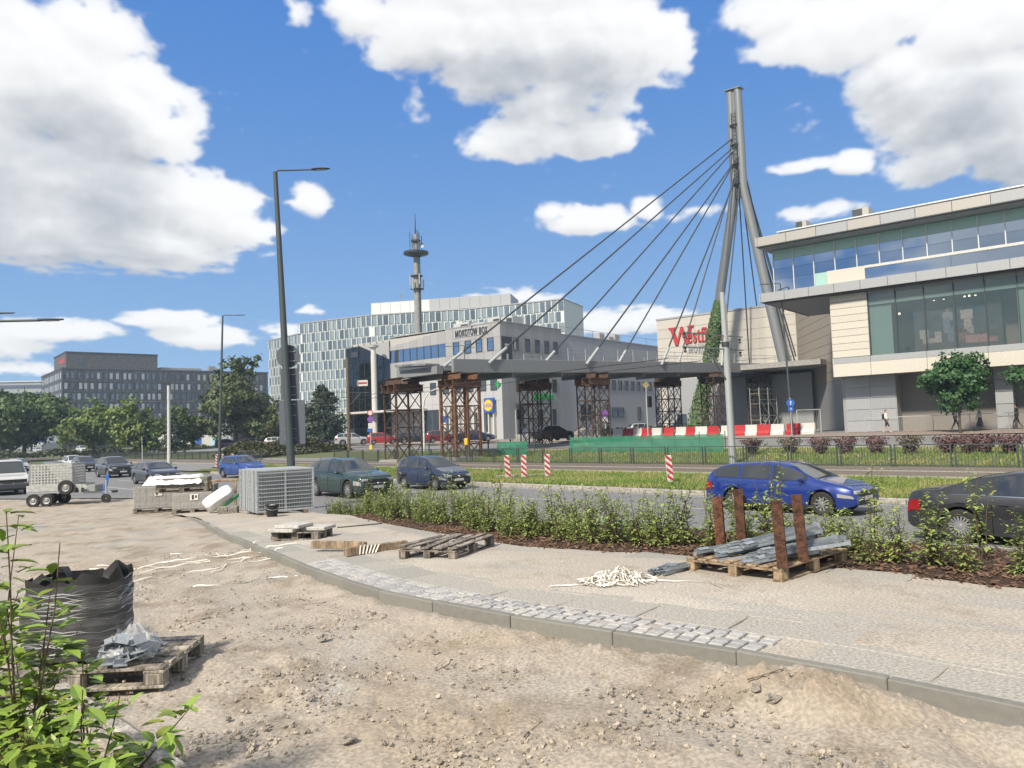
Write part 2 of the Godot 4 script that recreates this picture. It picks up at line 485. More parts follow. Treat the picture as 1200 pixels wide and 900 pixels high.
# ================================================================ textures
func make_textures() -> void:
	grain("fine", 3, 512, 0.02, 0.11, 1.0)
	grain("soft", 8, 512, 0.006, 0.02, 0.7)
	grain("rough", 14, 512, 0.03, 0.2, 1.7)
	grain("faint", 21, 256, 0.02, 0.12, 0.35)
	grain("grit", 51, 1024, 0.05, 0.33, 0.62)
	grain("tiny", 57, 256, 0.05, 0.3, 0.16)
	grain("wood", 31, 512, 0.01, 0.06, 1.1, 8)
	grain("rust", 37, 512, 0.015, 0.05, 1.6)
	mat("dirt", Color.WHITE, 0.96, 0.0, "grit", 0.5, 0.18)
	M.dirt.vertex_color_use_as_albedo = true
	mat("sand", Color.WHITE, 0.97, 0.0, "grit", 0.55, 0.06)
	M.sand.vertex_color_use_as_albedo = true
	mat("asphalt", lin(0.235, 0.24, 0.25), 0.88, 0.0, "grit", 0.2)
	mat("asphalt2", lin(0.26, 0.265, 0.27), 0.88, 0.0, "grit", 0.15)
	mat("paint", lin(0.62, 0.62, 0.6), 0.7, 0.0, "rough", 0.9)
	mat("kerb", lin(0.27, 0.27, 0.245), 0.9, 0.0, "tiny", 1.3, 0.1)
	mat("kerb_b", lin(0.245, 0.245, 0.225), 0.9, 0.0, "tiny", 1.1, 0.1)
	mat("kerb_old", lin(0.42, 0.40, 0.36), 0.92, 0.0, "fine", 0.7)
	mat("slab_a", lin(0.47, 0.45, 0.41), 0.93, 0.0, "grit", 0.6, 0.03)
	mat("slab_b", lin(0.41, 0.40, 0.37), 0.93, 0.0, "grit", 0.7, 0.03)
	mat("sett_a", lin(0.50, 0.50, 0.50), 0.85, 0.0, "faint", 4.0, 0.2)
	mat("sett_b", lin(0.41, 0.41, 0.42), 0.85, 0.0, "faint", 5.0, 0.2)
	mat("sett_c", lin(0.56, 0.55, 0.53), 0.85, 0.0, "faint", 3.5, 0.2)
	mat("joint", lin(0.17, 0.155, 0.135), 0.97, 0.0, "rough", 3.0)
	mat("mulch", lin(0.095, 0.058, 0.038), 0.97, 0.0, "rough", 3.0, 2.0)
	mat("soil", lin(0.20, 0.165, 0.12), 0.97, 0.0, "rough", 1.0, 1.0)
	mat("grass_base", lin(0.13, 0.155, 0.055), 0.97, 0.0, "rough", 0.5, 1.0)
	mat("ballast", lin(0.15, 0.12, 0.095), 0.97, 0.0, "rough", 1.5, 1.5)
	mat("rail", lin(0.30, 0.26, 0.23), 0.45, 0.7)
	mat("paver_far", lin(0.33, 0.27, 0.24), 0.9, 0.0, "fine", 0.5)
	mat("stone", lin(0.36, 0.33, 0.29), 0.92, 0.0, "rough", 6.0, 0.3)
	mat("concrete", lin(0.38, 0.375, 0.36), 0.9, 0.0, "fine", 0.6)
	mat("wood", lin(0.34, 0.255, 0.165), 0.85, 0.0, "wood", 1.1)
	mat("wood_b", lin(0.42, 0.31, 0.19), 0.85, 0.0, "wood", 1.3)
	mat("wood_grey", lin(0.25, 0.22, 0.185), 0.9, 0.0, "wood", 1.2)
	mat("wood_grey_b", lin(0.32, 0.285, 0.24), 0.9, 0.0, "wood", 1.0)
	mat("rust", lin(0.105, 0.045, 0.025), 0.85, 0.15, "rust", 1.4)
	mat("rust_pale", lin(0.20, 0.10, 0.055), 0.9, 0.1, "rust", 0.5)
	mat("rust_dark", lin(0.125, 0.075, 0.05), 0.9, 0.2, "rust", 0.5)
	mat("galv", lin(0.50, 0.55, 0.60), 0.42, 0.35, "faint", 3.0)
	mat("steel_grey", lin(0.30, 0.32, 0.34), 0.55, 0.4, "soft", 0.15)
	mat("pole_dark", lin(0.075, 0.10, 0.11), 0.55, 0.2, "tiny", 0.6)
	mat("pole_pale", lin(0.48, 0.52, 0.53), 0.6, 0.1, "tiny", 0.6)
	mat("black", lin(0.012, 0.012, 0.013), 0.55)
	mat("rubber", lin(0.02, 0.02, 0.02), 0.85)
	mat("white", lin(0.72, 0.72, 0.70), 0.6, 0.0, "faint", 1.0)
	mat("red", lin(0.52, 0.03, 0.035), 0.55, 0.0, "faint", 1.0)
	mat("blue_sign", lin(0.02, 0.10, 0.42), 0.5)
	mat("yellow", lin(0.72, 0.48, 0.02), 0.5)
	mat("sign_back", lin(0.095, 0.11, 0.145), 0.55, 0.0, "tiny", 0.8)

# ================================================================ land and roads
# sheet over a range of s and q, lifted above the land
func sheet(ss: Array, q0, q1, nq: int, lift: float, flat = null) -> MB:
	var g := []
	for s in ss:
		var row := PackedVector3Array()
		var a: float = q0.call(s) if q0 is Callable else q0
		var b: float = q1.call(s) if q1 is Callable else q1
		for j in nq + 1:
			var q := lerpf(a, b, float(j) / nq)
			row.append(sq(s, q, (land(s, q) if flat == null else float(flat)) + lift))
		g.append(row)
	return MB.new().grid(g)

func steps(a: float, b: float, d: float) -> Array:
	var o := []
	var k := int(ceil((b - a) / d))
	for i in k + 1: o.append(a + (b - a) * i / k)
	return o

func make_land() -> void:
	# the wide ground, out to the horizon
	var g := []
	for s in [-900.0, -300.0, -120.0, -60.0, -30.0, -15.0, -5.0, 0.0, 4.0, 8.0, 12.0, 18.0, 24.0, 30.0, 36.0, 40.0, 44.0, 48.0, 52.0, 60.0, 80.0, 120.0, 200.0, 400.0, 1400.0]:
		var row := PackedVector3Array()
		for q in [-900.0, -200.0, -60.0, -20.0, 0.0, 4.0, 8.0, 12.6, 12.7, 20.0, 24.4, 24.5, 31.0, 37.0, 42.0, 50.0, 60.0, 61.0, 66.0, 90.0, 140.0, 300.0, 1400.0]:
			row.append(sq(s, q, land(s, q) - (0.5 if q < 20.0 else 0.07)))
		g.append(row)
	struct("ground", MB.new().grid(g), M.grass_base)
	var nz := noise(77, 0.9, 5); var nb := noise(78, 0.22, 4); var nc := noise(79, 0.5, 4); var nf := noise(80, 3.5, 4)
	# the dirt of the building site: rings round the viewpoint, finer where it is near
	var gd := []; var cols := []
	var radii := [1.6]
	while radii[-1] < 75.0: radii.append(radii[-1] * 1.0125 + 0.002)
	for r in radii:
		var row := PackedVector3Array(); var crow := PackedColorArray()
		for k in 381:
			var th := deg_to_rad(lerpf(-60.0, 60.0, k / 380.0))
			var p := Vector3(sin(th) * r, 0, -cos(th) * r)
			var f := frame_of(p)
			var s := f.x; var q := f.y
			var e := road_edge(s)
			var y := land(s, minf(q, e)) - 0.11 + 0.085 * smoothstep(16.0, 24.0, s)
			var kq := kerb_q(s)
			var inside := smoothstep(0.02, 0.2, q - kq) * (1.0 - smoothstep(22.0, 26.0, s))
			var amp := 0.045 if s < 24.0 else 0.03
			var rough_n := nz.get_noise_2d(p.x * 2.0, p.z * 2.0)
			var tk := maxf(exp(-pow((kq - q - 1.15) / 0.3, 2.0)), exp(-pow((kq - q - 2.75 - 0.1 * (s - 4.0)) / 0.34, 2.0))) * smoothstep(0.5, 2.5, s)
			amp *= 0.8 - 0.6 * tk
			y -= 0.022 * tk
			y += 0.005 * tk * sin(s * 52.0) * (0.4 + nf.get_noise_2d(p.x, p.z))
			y += amp * rough_n + (0.024 - 0.016 * tk) * nf.get_noise_2d(p.x * 2.2, p.z * 2.2) + 0.03 * nb.get_noise_2d(p.x * 3.0, p.z * 3.0)
			# loosened soil heaped against the near end of the kerb, with a trench beside it
			var dk := kq - q
			var heap := exp(-pow((dk - 0.42) / 0.26, 2.0)) * exp(-pow((s - 2.35) / 0.62, 2.0))
			y += heap * (0.17 + 0.12 * rough_n + 0.05 * nf.get_noise_2d(p.x * 5.0, p.z * 5.0))
			var trench := exp(-pow((dk - 0.42) / 0.2, 2.0)) * exp(-pow((s - 1.05) / 0.62, 2.0))
			y -= trench * (0.10 + 0.05 * rough_n)
			var ridge := exp(-pow((dk - 0.2) / 0.16, 2.0)) * smoothstep(1.0, 3.0, s) * smoothstep(12.0, 7.0, s)
			y += ridge * (0.02 + 0.05 * maxf(0.0, nz.get_noise_2d(p.x * 3.1 + 40.0, p.z * 3.1)))
			y -= 0.14 * inside
			if q > e - 0.2: y = minf(y, -0.05)
			if q > e + 1.0: y = -0.35
			row.append(Vector3(p.x, y, p.z))
			# colour: dry sandy soil, damp brown crumbs, grey cement dust
			var c := Vector3(0.475, 0.42, 0.35)
			var a1 := nb.get_noise_2d(p.x * 2.3 + 9.0, p.z * 2.3)
			c = c.lerp(Vector3(0.55, 0.49, 0.41), clampf(a1 * 1.6, 0, 1))
			c = c.lerp(Vector3(0.30, 0.245, 0.185), clampf(-0.12 + nc.get_noise_2d(p.x * 1.7, p.z * 1.7) * 2.3 + 1.1 * nf.get_noise_2d(p.x, p.z), 0, 0.85))
			c = c.lerp(Vector3(0.42, 0.415, 0.395), clampf(nb.get_noise_2d(p.x * 1.8 - 30.0, p.z * 1.1 + 12.0) * 3.4 - 0.75 + 0.5 * nf.get_noise_2d(p.z * 1.3, p.x * 1.3), 0, 0.85))
			c = c.lerp(Vector3(0.42, 0.34, 0.245), clampf(-nb.get_noise_2d(p.x * 1.2 + 70.0, p.z * 1.2) * 2.0 - 0.5, 0, 0.55))
			c = c.lerp(Vector3(0.37, 0.295, 0.21), clampf(heap * 0.7 + 0.9 * heap * nc.get_noise_2d(p.x * 3.0, p.z * 3.0), 0, 0.7))
			c = c.lerp(Vector3(0.475, 0.44, 0.385), clampf(tk * (0.55 + 0.8 * nc.get_noise_2d(p.x * 2.0, p.z * 2.0)), 0, 0.8))
			crow.append(Color(c.x, c.y, c.z))
		gd.append(row); cols.append(crow)
	struct("dirt_ground", MB.new().grid(gd, true, cols), M.dirt)
	# near carriageway, its far kerb, the grass strip, tram track, verge, far carriageway and far pavement
	var along := steps(-70.0, 60.0, 2.0) + steps(65.0, 500.0, 15.0)
	struct("road", sheet(along, road_edge, 24.35, 3, 0.0, 0.0), M.asphalt)
	struct("far_road", sheet(along, 47.0, 60.4, 2, 0.0), M.asphalt2)
	struct("pavement", sheet(steps(-70.0, 200.0, 5.0), 60.7, 66.5, 3, 0.02), M.paver_far)
	struct("forecourt", sheet(steps(25.0, 140.0, 5.0), 66.45, 125.0, 6, 0.012), M.asphalt2)
	struct("grass_strip", sheet(steps(-70.0, 66.0, 2.0), 24.65, 30.6, 4, 0.02), M.grass_base)
	struct("road_crossing", sheet(steps(66.2, 84.0, 3.0), 24.5, 46.9, 6, 0.015), M.asphalt2)
	struct("track_bed", sheet(steps(-70.0, 200.0, 5.0), 30.6, 37.2, 2, 0.03), M.ballast)
	struct("grass_verge", sheet(steps(-70.0, 500.0, 10.0), 37.2, 46.6, 4, 0.02), M.grass_base)
	# kerbs of the avenue, stone by stone where they can be told apart
	for k in [[24.5, 0.0, "M", -8.0, 62.0], [60.55, 1.06, "F", 10.0, 60.0], [46.8, 0.82, "F", 5.0, 60.0]]:
		var top := Node3D.new()
		top.name = numbered(self, "road_kerb"); add_child(top)
		top.set_meta("kind", "structure")
		var shape := MB.new().cbox(Vector3(0, 0.05, 0), Vector3(0.985, 0.26, 0.28), 0.02).mesh()
		var pl := []
		for i in int(k[4] - k[3]):
			var s: float = k[3] + i + 0.5
			pl.append(Transform3D(Basis(US, Vector3.UP, -NQ), sq(s, k[0], k[1] - 0.02 + rng.randf() * 0.008)))
		pieces(top, "kerb_stone", shape, pl, [M.kerb_old, M.slab_b], 80)
	# lane dashes and the edge line
	var lines := [20.5, 17.2]
	for q in lines:
		for i in 14:
			var s0 := -8.0 + i * 9.0 + (2.0 if q < 18 else 0.0)
			struct("lane_marking", sheet([s0, s0 + 4.0], q - 0.06, q + 0.06, 1, 0.006, 0.0), M.paint)
	struct("lane_marking", sheet([44.0, 130.0], 14.0, 14.15, 1, 0.006, 0.0), M.paint)
	struct("lane_marking", sheet([-20.0, 60.0], 23.9, 24.02, 1, 0.006, 0.0), M.paint)
	# rails
	for q in [31.6, 33.05, 34.6, 36.05]:
		var top := Node3D.new()
		top.name = numbered(self, "rail"); add_child(top)
		top.set_meta("kind", "structure")
		var r := MB.new()
		r.box(sq(55, q, 0.36), Vector3(0.07, 0.12, 200.0), Basis(NQ, Vector3.UP, US))
		part(top, "rail_head", r, M.rail)
	struct("track_edge", MB.new().box(sq(50, 30.72, 0.30), Vector3(0.2, 0.2, 180.0), Basis(NQ, Vector3.UP, US)), M.kerb_old)
	struct("track_edge", MB.new().box(sq(50, 33.85, 0.335), Vector3(0.5, 0.1, 180.0), Basis(NQ, Vector3.UP, US)), M.kerb_old)
	grass_tufts()

# short blades over the strip and the verge: uncountable
func grass_tufts() -> void:
	var tuft := MB.new()
	for i in 9:
		var a := rng.randf() * TAU; var b := Vector3(cos(a), 0, sin(a)) * rng.randf_range(0.0, 0.09)
		var w := Vector3(-sin(a + 1.0), 0, cos(a + 1.0)) * 0.008
		var h := rng.randf_range(0.07, 0.16)
		var lean := Vector3(cos(a * 3.0), 0, sin(a * 3.0)) * 0.06
		tuft.tri(b - w, b + w, b + lean + Vector3.UP * h)
	var mm := MultiMesh.new()
	mm.transform_format = MultiMesh.TRANSFORM_3D
	mm.use_colors = true
	mm.mesh = tuft.mesh()
	var pl := []
	for i in 26000:
		var near := i < 19000
		var q := rng.randf_range(24.7, 30.5) if near else rng.randf_range(37.6, 46.5)
		var s := pow(rng.randf(), 1.5) * (72.0 if near else 60.0) - 2.0
		if near and s > 66.0: continue
		pl.append([s, q])
	mm.instance_count = pl.size()
	var nz := noise(91, 0.25, 3)
	for i in pl.size():
		var s: float = pl[i][0]; var q: float = pl[i][1]
		var sc := rng.randf_range(0.6, 1.5)
		mm.set_instance_transform(i, Transform3D(Basis(Vector3.UP, rng.randf() * TAU).scaled(Vector3(1.5, 1, 1.5) * sc), on_land(s, q, 0.015)))
		var d := clampf(nz.get_noise_2d(s, q) * 1.4 + 0.3 + rng.randf_range(-0.3, 0.3), 0, 1)
		var c := Vector3(0.15, 0.23, 0.045).lerp(Vector3(0.30, 0.29, 0.11), d)
		mm.set_instance_color(i, Color(c.x, c.y, c.z))
	var o := MultiMeshInstance3D.new()
	o.name = "grass"
	o.multimesh = mm
	var m := mat("blade", Color.WHITE, 0.8)
	m.vertex_color_use_as_albedo = true
	m.backlight_enabled = true; m.backlight = Color(0.3, 0.4, 0.1)
	m.cull_mode = BaseMaterial3D.CULL_DISABLED
	o.material_override = m
	add_child(o)
	o.set_meta("kind", "stuff")
	tag(o, "patchy green and straw-coloured grass beside the tram track", "grass")

# ================================================================ kerb, setts, slabs, sand, bark bed
func make_paving() -> void:
	# light concrete edging, one metre stones set on a curve
	var top := Node3D.new(); top.name = "site_kerb"; add_child(top)
	top.set_meta("kind", "structure")
	var s := -6.0
	var i := 0
	while s < 23.0:
		var a := on_land(s, kerb_q(s)); var b := on_land(s + 1.0, kerb_q(s + 1.0))
		var d := (b - a); var len := d.length()
		var z := d.normalized(); var x := Vector3.UP.cross(z).normalized()
		var mb := MB.new().cbox(Vector3.ZERO, Vector3(0.085, 0.28, len - 0.006), 0.008)
		part(top, "kerb_stone", mb, [M.kerb, M.kerb_b][i % 2], Transform3D(Basis(x, z.cross(x), z), (a + b) * 0.5 + Vector3(0, -0.138 + 0.004 * (i % 3), 0)))
		s += 1.0; i += 1
	# bedding under the paving
	var ss := steps(-6.0, 22.5, 0.5)
	struct("bedding", sheet(ss, func(t): return kerb_q(t) + 0.045, func(t): return bed_q(t), 6, -0.045), M.joint)
	# strip of small granite setts along the kerb
	var setts := Node3D.new(); setts.name = "sett_strip"; add_child(setts)
	setts.set_meta("kind", "structure")
	var shapes := []
	for k in 5:
		shapes.append(MB.new().cbox(Vector3.ZERO, Vector3(rng.randf_range(0.094, 0.104), 0.06, rng.randf_range(0.096, 0.112)), 0.006).mesh())
	for r in 4:
		var t := 2.95 + rng.randf() * 0.03
		while t < 9.9:
			var q := kerb_q(t) + 0.045 + 0.06 + r * 0.112
			var dq := kerb_q(t + 0.3) - kerb_q(t - 0.3)
			var z := (US + NQ * dq / 0.6).normalized()
			var X := Transform3D(Basis(Vector3.UP.cross(z), Vector3.UP, z).rotated(Vector3.UP, rng.randf_range(-0.05, 0.05)), on_land(t, q, -0.026 + rng.randf_range(-0.003, 0.003)))
			if not (t < 5.0 and rng.randf() < 0.04): part(setts, "sett", shapes[rng.randi() % 5], [M.sett_a, M.sett_b, M.sett_c][rng.randi() % 3], X)
			t += 0.124 + rng.randf() * 0.014
	# large slabs, in rows parallel to the kerb
	var slabs := Node3D.new(); slabs.name = "pavement_slabs"; add_child(slabs)
	slabs.set_meta("kind", "structure")
	for r in 8:
		for c in 34:
			var t := -5.0 + c * 0.8 + (0.4 if r % 2 else 0.0)
			if t > 21.0: continue
			var strip := 0.5 if t > 2.9 and t < 9.9 else 0.045
			var q := kerb_q(t) + strip + 0.005 + 0.25 + r * 0.5 + (0.0 if strip > 0.1 else -0.04)
			if r == 0 and strip < 0.1: q += 0.0
			if q > bed_q(t) - 0.2: continue
			var dq := kerb_q(t + 0.4) - kerb_q(t - 0.4)
			var z := (US + NQ * dq / 0.8); z.y = (land(t + 0.4, q) - land(t - 0.4, q)) / 0.8
			z = z.normalized()
			var x := Vector3.UP.cross(z).normalized()
			var mb := MB.new().cbox(Vector3.ZERO, Vector3(0.492, 0.06, 0.79), 0.006)
			part(slabs, "slab", mb, [M.slab_a, M.slab_b, M.slab_a][rng.randi() % 3], Transform3D(Basis(x, z.cross(x), z), on_land(t, q, -0.03 + rng.randf_range(-0.003, 0.003))))
	# sand swept over the slabs: a thin uneven layer that leaves some of them bare
	var nz := noise(140, 0.55, 5); var nf := noise(141, 2.4, 4)
	var g := []; var sc := []
	for t in steps(-6.0, 25.0, 0.08):
		var row := PackedVector3Array(); var crow := PackedColorArray()
		var a := kerb_q(t) + 0.06; var b := bed_q(t) - 0.02
		for j in 49:
			var q := lerpf(a, b, j / 48.0)
			var p := sq(t, q)
			var bare := 1.0 - smoothstep(0.55, 1.35, q - a) if t > 2.5 and t < 12.0 else 1.0 - smoothstep(0.25, 0.75, q - a)
			bare = maxf(bare, 0.9 * (1.0 - smoothstep(0.25, 0.6, b - q)))
			if t > 15.0: bare *= 1.0 - smoothstep(15.0, 18.0, t)
			var h := 0.012 - 0.026 * bare + 0.014 * nz.get_noise_2d(p.x, p.z) + 0.008 * nf.get_noise_2d(p.x, p.z)
			row.append(sq(t, q, land(t, q) + minf(h, 0.022)))
			var c := Vector3(0.53, 0.485, 0.42)
			c = c.lerp(Vector3(0.59, 0.55, 0.485), clampf(nz.get_noise_2d(p.x * 0.7 + 30.0, p.z * 0.7) * 2.0, 0, 1))
			c = c.lerp(Vector3(0.40, 0.345, 0.275), clampf(nz.get_noise_2d(p.x * 1.3, p.z * 1.3 + 50.0) * 1.6 + nf.get_noise_2d(p.x * 2.0, p.z * 2.0) * 1.1 - 0.25, 0, 0.8))
			c = c.lerp(Vector3(0.45, 0.44, 0.42), clampf(nz.get_noise_2d(t * 0.5, q * 2.2 + 9.0) * 2.2 - 0.3, 0, 0.7))
			crow.append(Color(c.x, c.y, c.z))
		g.append(row); sc.append(crow)
	struct("sand_layer", MB.new().grid(g, false, sc), M.sand)
	# bark bed between the paving and the road
	g = []
	var nm := noise(150, 3.0, 4)
	for t in steps(-6.0, 26.0, 0.12):
		var row := PackedVector3Array()
		for j in 33:
			var q := lerpf(bed_q(t), road_edge(t) + 0.02, j / 32.0)
			var p := sq(t, q)
			var y := land(t, q) - 0.02 + 0.05 * smoothstep(0.0, 0.25, q - bed_q(t)) + 0.045 * nm.get_noise_2d(p.x * 2.0, p.z * 2.0)
			row.append(sq(t, q, y))
		g.append(row)
	struct("bark_bed", MB.new().grid(g), M.mulch)
	scatter_chips(nm)
	scatter_pebbles()
	scatter_twigs()

func scatter_chips(nm: FastNoiseLite) -> void:
	var shape := MB.new().box(Vector3.ZERO, Vector3(0.05, 0.008, 0.02)).mesh()
	var mm := MultiMesh.new()
	mm.transform_format = MultiMesh.TRANSFORM_3D; mm.use_colors = true; mm.mesh = shape
	mm.instance_count = 9000
	for i in 9000:
		var t := rng.randf_range(0.5, 12.0) if i < 7000 else rng.randf_range(12.0, 20.0)
		var q := bed_q(t) + pow(rng.randf(), 1.4) * 2.0 - (0.12 if rng.randf() < 0.12 else 0.0)
		var p := sq(t, q)
		var y := land(t, q) - 0.01 + 0.05 * smoothstep(0.0, 0.25, q - bed_q(t)) + 0.045 * nm.get_noise_2d(p.x * 2.0, p.z * 2.0)
		var B := Basis.from_euler(Vector3(rng.randf_range(-0.6, 0.6), rng.randf() * TAU, rng.randf_range(-0.6, 0.6))).scaled(Vector3.ONE * rng.randf_range(0.5, 1.5))
		mm.set_instance_transform(i, Transform3D(B, sq(t, q, y)))
		var f := rng.randf_range(0.5, 1.5)
		mm.set_instance_color(i, Color(0.12 * f, 0.072 * f, 0.048 * f))
	var o := MultiMeshInstance3D.new(); o.name = "bark_chips"; o.multimesh = mm
	var m := mat("chip", Color.WHITE, 0.95); m.vertex_color_use_as_albedo = true
	o.material_override = m
	add_child(o)
	o.set_meta("kind", "stuff")
	tag(o, "loose brown bark chips covering the hedge bed", "bark chips")

func dirt_y(s: float, q: float) -> float:
	return land(s, q) - 0.11 + 0.085 * smoothstep(16.0, 24.0, s)

func scatter_pebbles() -> void:
	var nz := noise(160, 1.0, 2)
	var mm := MultiMesh.new()
	mm.transform_format = MultiMesh.TRANSFORM_3D; mm.use_colors = true
	mm.mesh = MB.new().blob(Vector3.ZERO, Vector3(0.5, 0.32, 0.42), nz, 0.9, 4, 6).mesh()
	var pl := []
	while pl.size() < 30000:
		var r := 2.4 + pow(rng.randf(), 1.8) * 13.0
		var th := deg_to_rad(rng.randf_range(-42.0, 42.0))
		var p := Vector3(sin(th) * r, 0, -cos(th) * r)
		var f := frame_of(p)
		if f.y > kerb_q(f.x) - 0.06: continue
		if nz.get_noise_2d(p.x * 0.9, p.z * 0.9) < rng.randf_range(-0.35, 0.55): continue
		pl.append(f)
	mm.instance_count = pl.size()
	for i in pl.size():
		var f: Vector2 = pl[i]
		var sz := 0.004 + 0.024 * pow(rng.randf(), 6.0)
		var B := Basis.from_euler(Vector3(rng.randf(), rng.randf() * TAU, rng.randf())).scaled(Vector3.ONE * sz * 1.6)
		mm.set_instance_transform(i, Transform3D(B, sq(f.x, f.y, dirt_y(f.x, f.y) + site_bump(f.x, f.y) + sz * 0.2)))
		var k := rng.randf_range(0.45, 1.1)
		mm.set_instance_color(i, Color(0.40 * k, 0.35 * k, 0.285 * k))
	var o := MultiMeshInstance3D.new(); o.name = "gravel"; o.multimesh = mm
	var m := mat("pebble", Color.WHITE, 0.95); m.vertex_color_use_as_albedo = true
	o.material_override = m
	add_child(o)
	o.set_meta("kind", "stuff")
	tag(o, "small pebbles and crumbs scattered over the sandy dirt", "gravel")
	# larger stones that lie singly
	var shapes := []
	for k in 5: shapes.append(MB.new().blob(Vector3(k * 3.1, 0, 0), Vector3(0.5, 0.3, 0.4), nz, 1.0, 5, 7).mesh())
	for k in 46:
		var r := 3.2 + rng.randf() * 5.5
		var th := deg_to_rad(rng.randf_range(-26.0, 34.0))
		var p := Vector3(sin(th) * r, 0, -cos(th) * r)
		var f := frame_of(p)
		if f.y > kerb_q(f.x) - 0.1 or f.y < 1.9: continue
		var sz := rng.randf_range(0.035, 0.085)
		var n := k % 5
		var B := Basis(Vector3.UP, rng.randf() * TAU).scaled(Vector3.ONE * sz)
		var st := part(self, "stone", shapes[n], M.stone)
		st.transform = Transform3D(B, sq(f.x, f.y, dirt_y(f.x, f.y) + site_bump(f.x, f.y)) - B * Vector3(n * 3.1, -0.12, 0))
		tag(st, "loose rough stone lying on the sandy dirt in front of the kerb", "stone", "stones lying on the dirt")

func scatter_twigs() -> void:
	# a few dry sticks dropped on the dirt
	for k in 9:
		var r := 3.6 + k * 0.75; var th := deg_to_rad(-16.0 + (k * 53 % 37))
		var f := frame_of(Vector3(sin(th) * r, 0, -cos(th) * r))
		if f.y > kerb_q(f.x) - 0.3: continue
		var pts := []
		var a := rng.randf() * TAU
		for i in 6:
			var g := f + Vector2(cos(a), sin(a)) * 0.055 * i
			a += rng.randf_range(-0.2, 0.2)
			pts.append(sq(g.x, g.y, dirt_y(g.x, g.y) + site_bump(g.x, g.y) + 0.012))
		var t := part(self, "twig", MB.new().tube(pts, [0.005, 0.005, 0.004, 0.004, 0.003, 0.002], 5), M.soil)
		tag(t, "thin dry brown twig lying on the sandy dirt", "twig", "twigs on the dirt")

var sb1: FastNoiseLite
var sb2: FastNoiseLite
var sb3: FastNoiseLite
# the unevenness of the dirt, the same as in make_land
func site_bump(s: float, q: float) -> float:
	if sb1 == null:
		sb1 = noise(77, 0.9, 5); sb2 = noise(78, 0.22, 4); sb3 = noise(80, 3.5, 4)
	var p := sq(s, q)
	var amp := 0.034 if s < 24.0 else 0.025
	var y := amp * sb1.get_noise_2d(p.x * 2.0, p.z * 2.0) + 0.024 * sb3.get_noise_2d(p.x * 2.2, p.z * 2.2) + 0.03 * sb2.get_noise_2d(p.x * 3.0, p.z * 3.0)
	var dk := kerb_q(s) - q
	y += exp(-pow((dk - 0.42) / 0.26, 2.0)) * exp(-pow((s - 2.35) / 0.62, 2.0)) * 0.16
	y -= exp(-pow((dk - 0.42) / 0.2, 2.0)) * exp(-pow((s - 1.05) / 0.62, 2.0)) * 0.10
	return y

# ================================================================ buildings
# a box part in the axes of its building: x along the front, y up, z out of the front
func bb(parent: Node, called: String, x0: float, x1: float, y0: float, y1: float, z0: float, z1: float, m: Material, chamfer := 0.0) -> MeshInstance3D:
	var sz := Vector3(x1 - x0, y1 - y0, z1 - z0)
	var mb := MB.new()
	if chamfer > 0.0: mb.cbox(Vector3.ZERO, sz, chamfer)
	else: mb.box(Vector3.ZERO, sz)
	return part(parent, called, mb, m, Transform3D(Basis.IDENTITY, Vector3(x0 + x1, y0 + y1, z0 + z1) * 0.5))

# window with frame: frame is the part, pane its sub-part; on a wall in plane z (or x when side)
func window(parent: Node, x: float, y: float, w: float, h: float, z: float, frame: Material, pane: Material, side := false) -> void:
	var X := Transform3D(Basis.IDENTITY if not side else Basis(Vector3.UP, PI / 2), Vector3(x, y, z))
	var f := MB.new()
	f.box(Vector3(-w / 2, 0, 0.02), Vector3(0.07, h + 0.07, 0.14)); f.box(Vector3(w / 2, 0, 0.02), Vector3(0.07, h + 0.07, 0.14))
	f.box(Vector3(0, h / 2, 0.02), Vector3(w - 0.07, 0.07, 0.14)); f.box(Vector3(0, -h / 2, 0.02), Vector3(w - 0.07, 0.07, 0.14))
	f.box(Vector3(0, h * 0.18, 0.02), Vector3(w - 0.07, 0.05, 0.1))
	var o := part(parent, "window", f, frame, X)
	part(o, "pane", MB.new().box(Vector3(0, 0, 0.012), Vector3(w - 0.07, h - 0.07, 0.024)), pane)

func lettering(parent: Node, s: String, height: float, at: Vector3, m: Material, family := "Droid Sans", side := false, depth := 0.12, width := 0.0) -> void:
	var tm := text_mesh(s, height, depth, family)
	var o := part(parent, "lettering", tm, m)
	var B := Basis.IDENTITY if not side else Basis(Vector3.UP, PI / 2)
	if width > 0.0:
		var got := tm.get_aabb().size.x
		if got > 0.01: B = B * Basis.from_scale(Vector3(width / got, 1, 1))
	o.transform = Transform3D(B, at)

const MALL_TURN := -0.6824

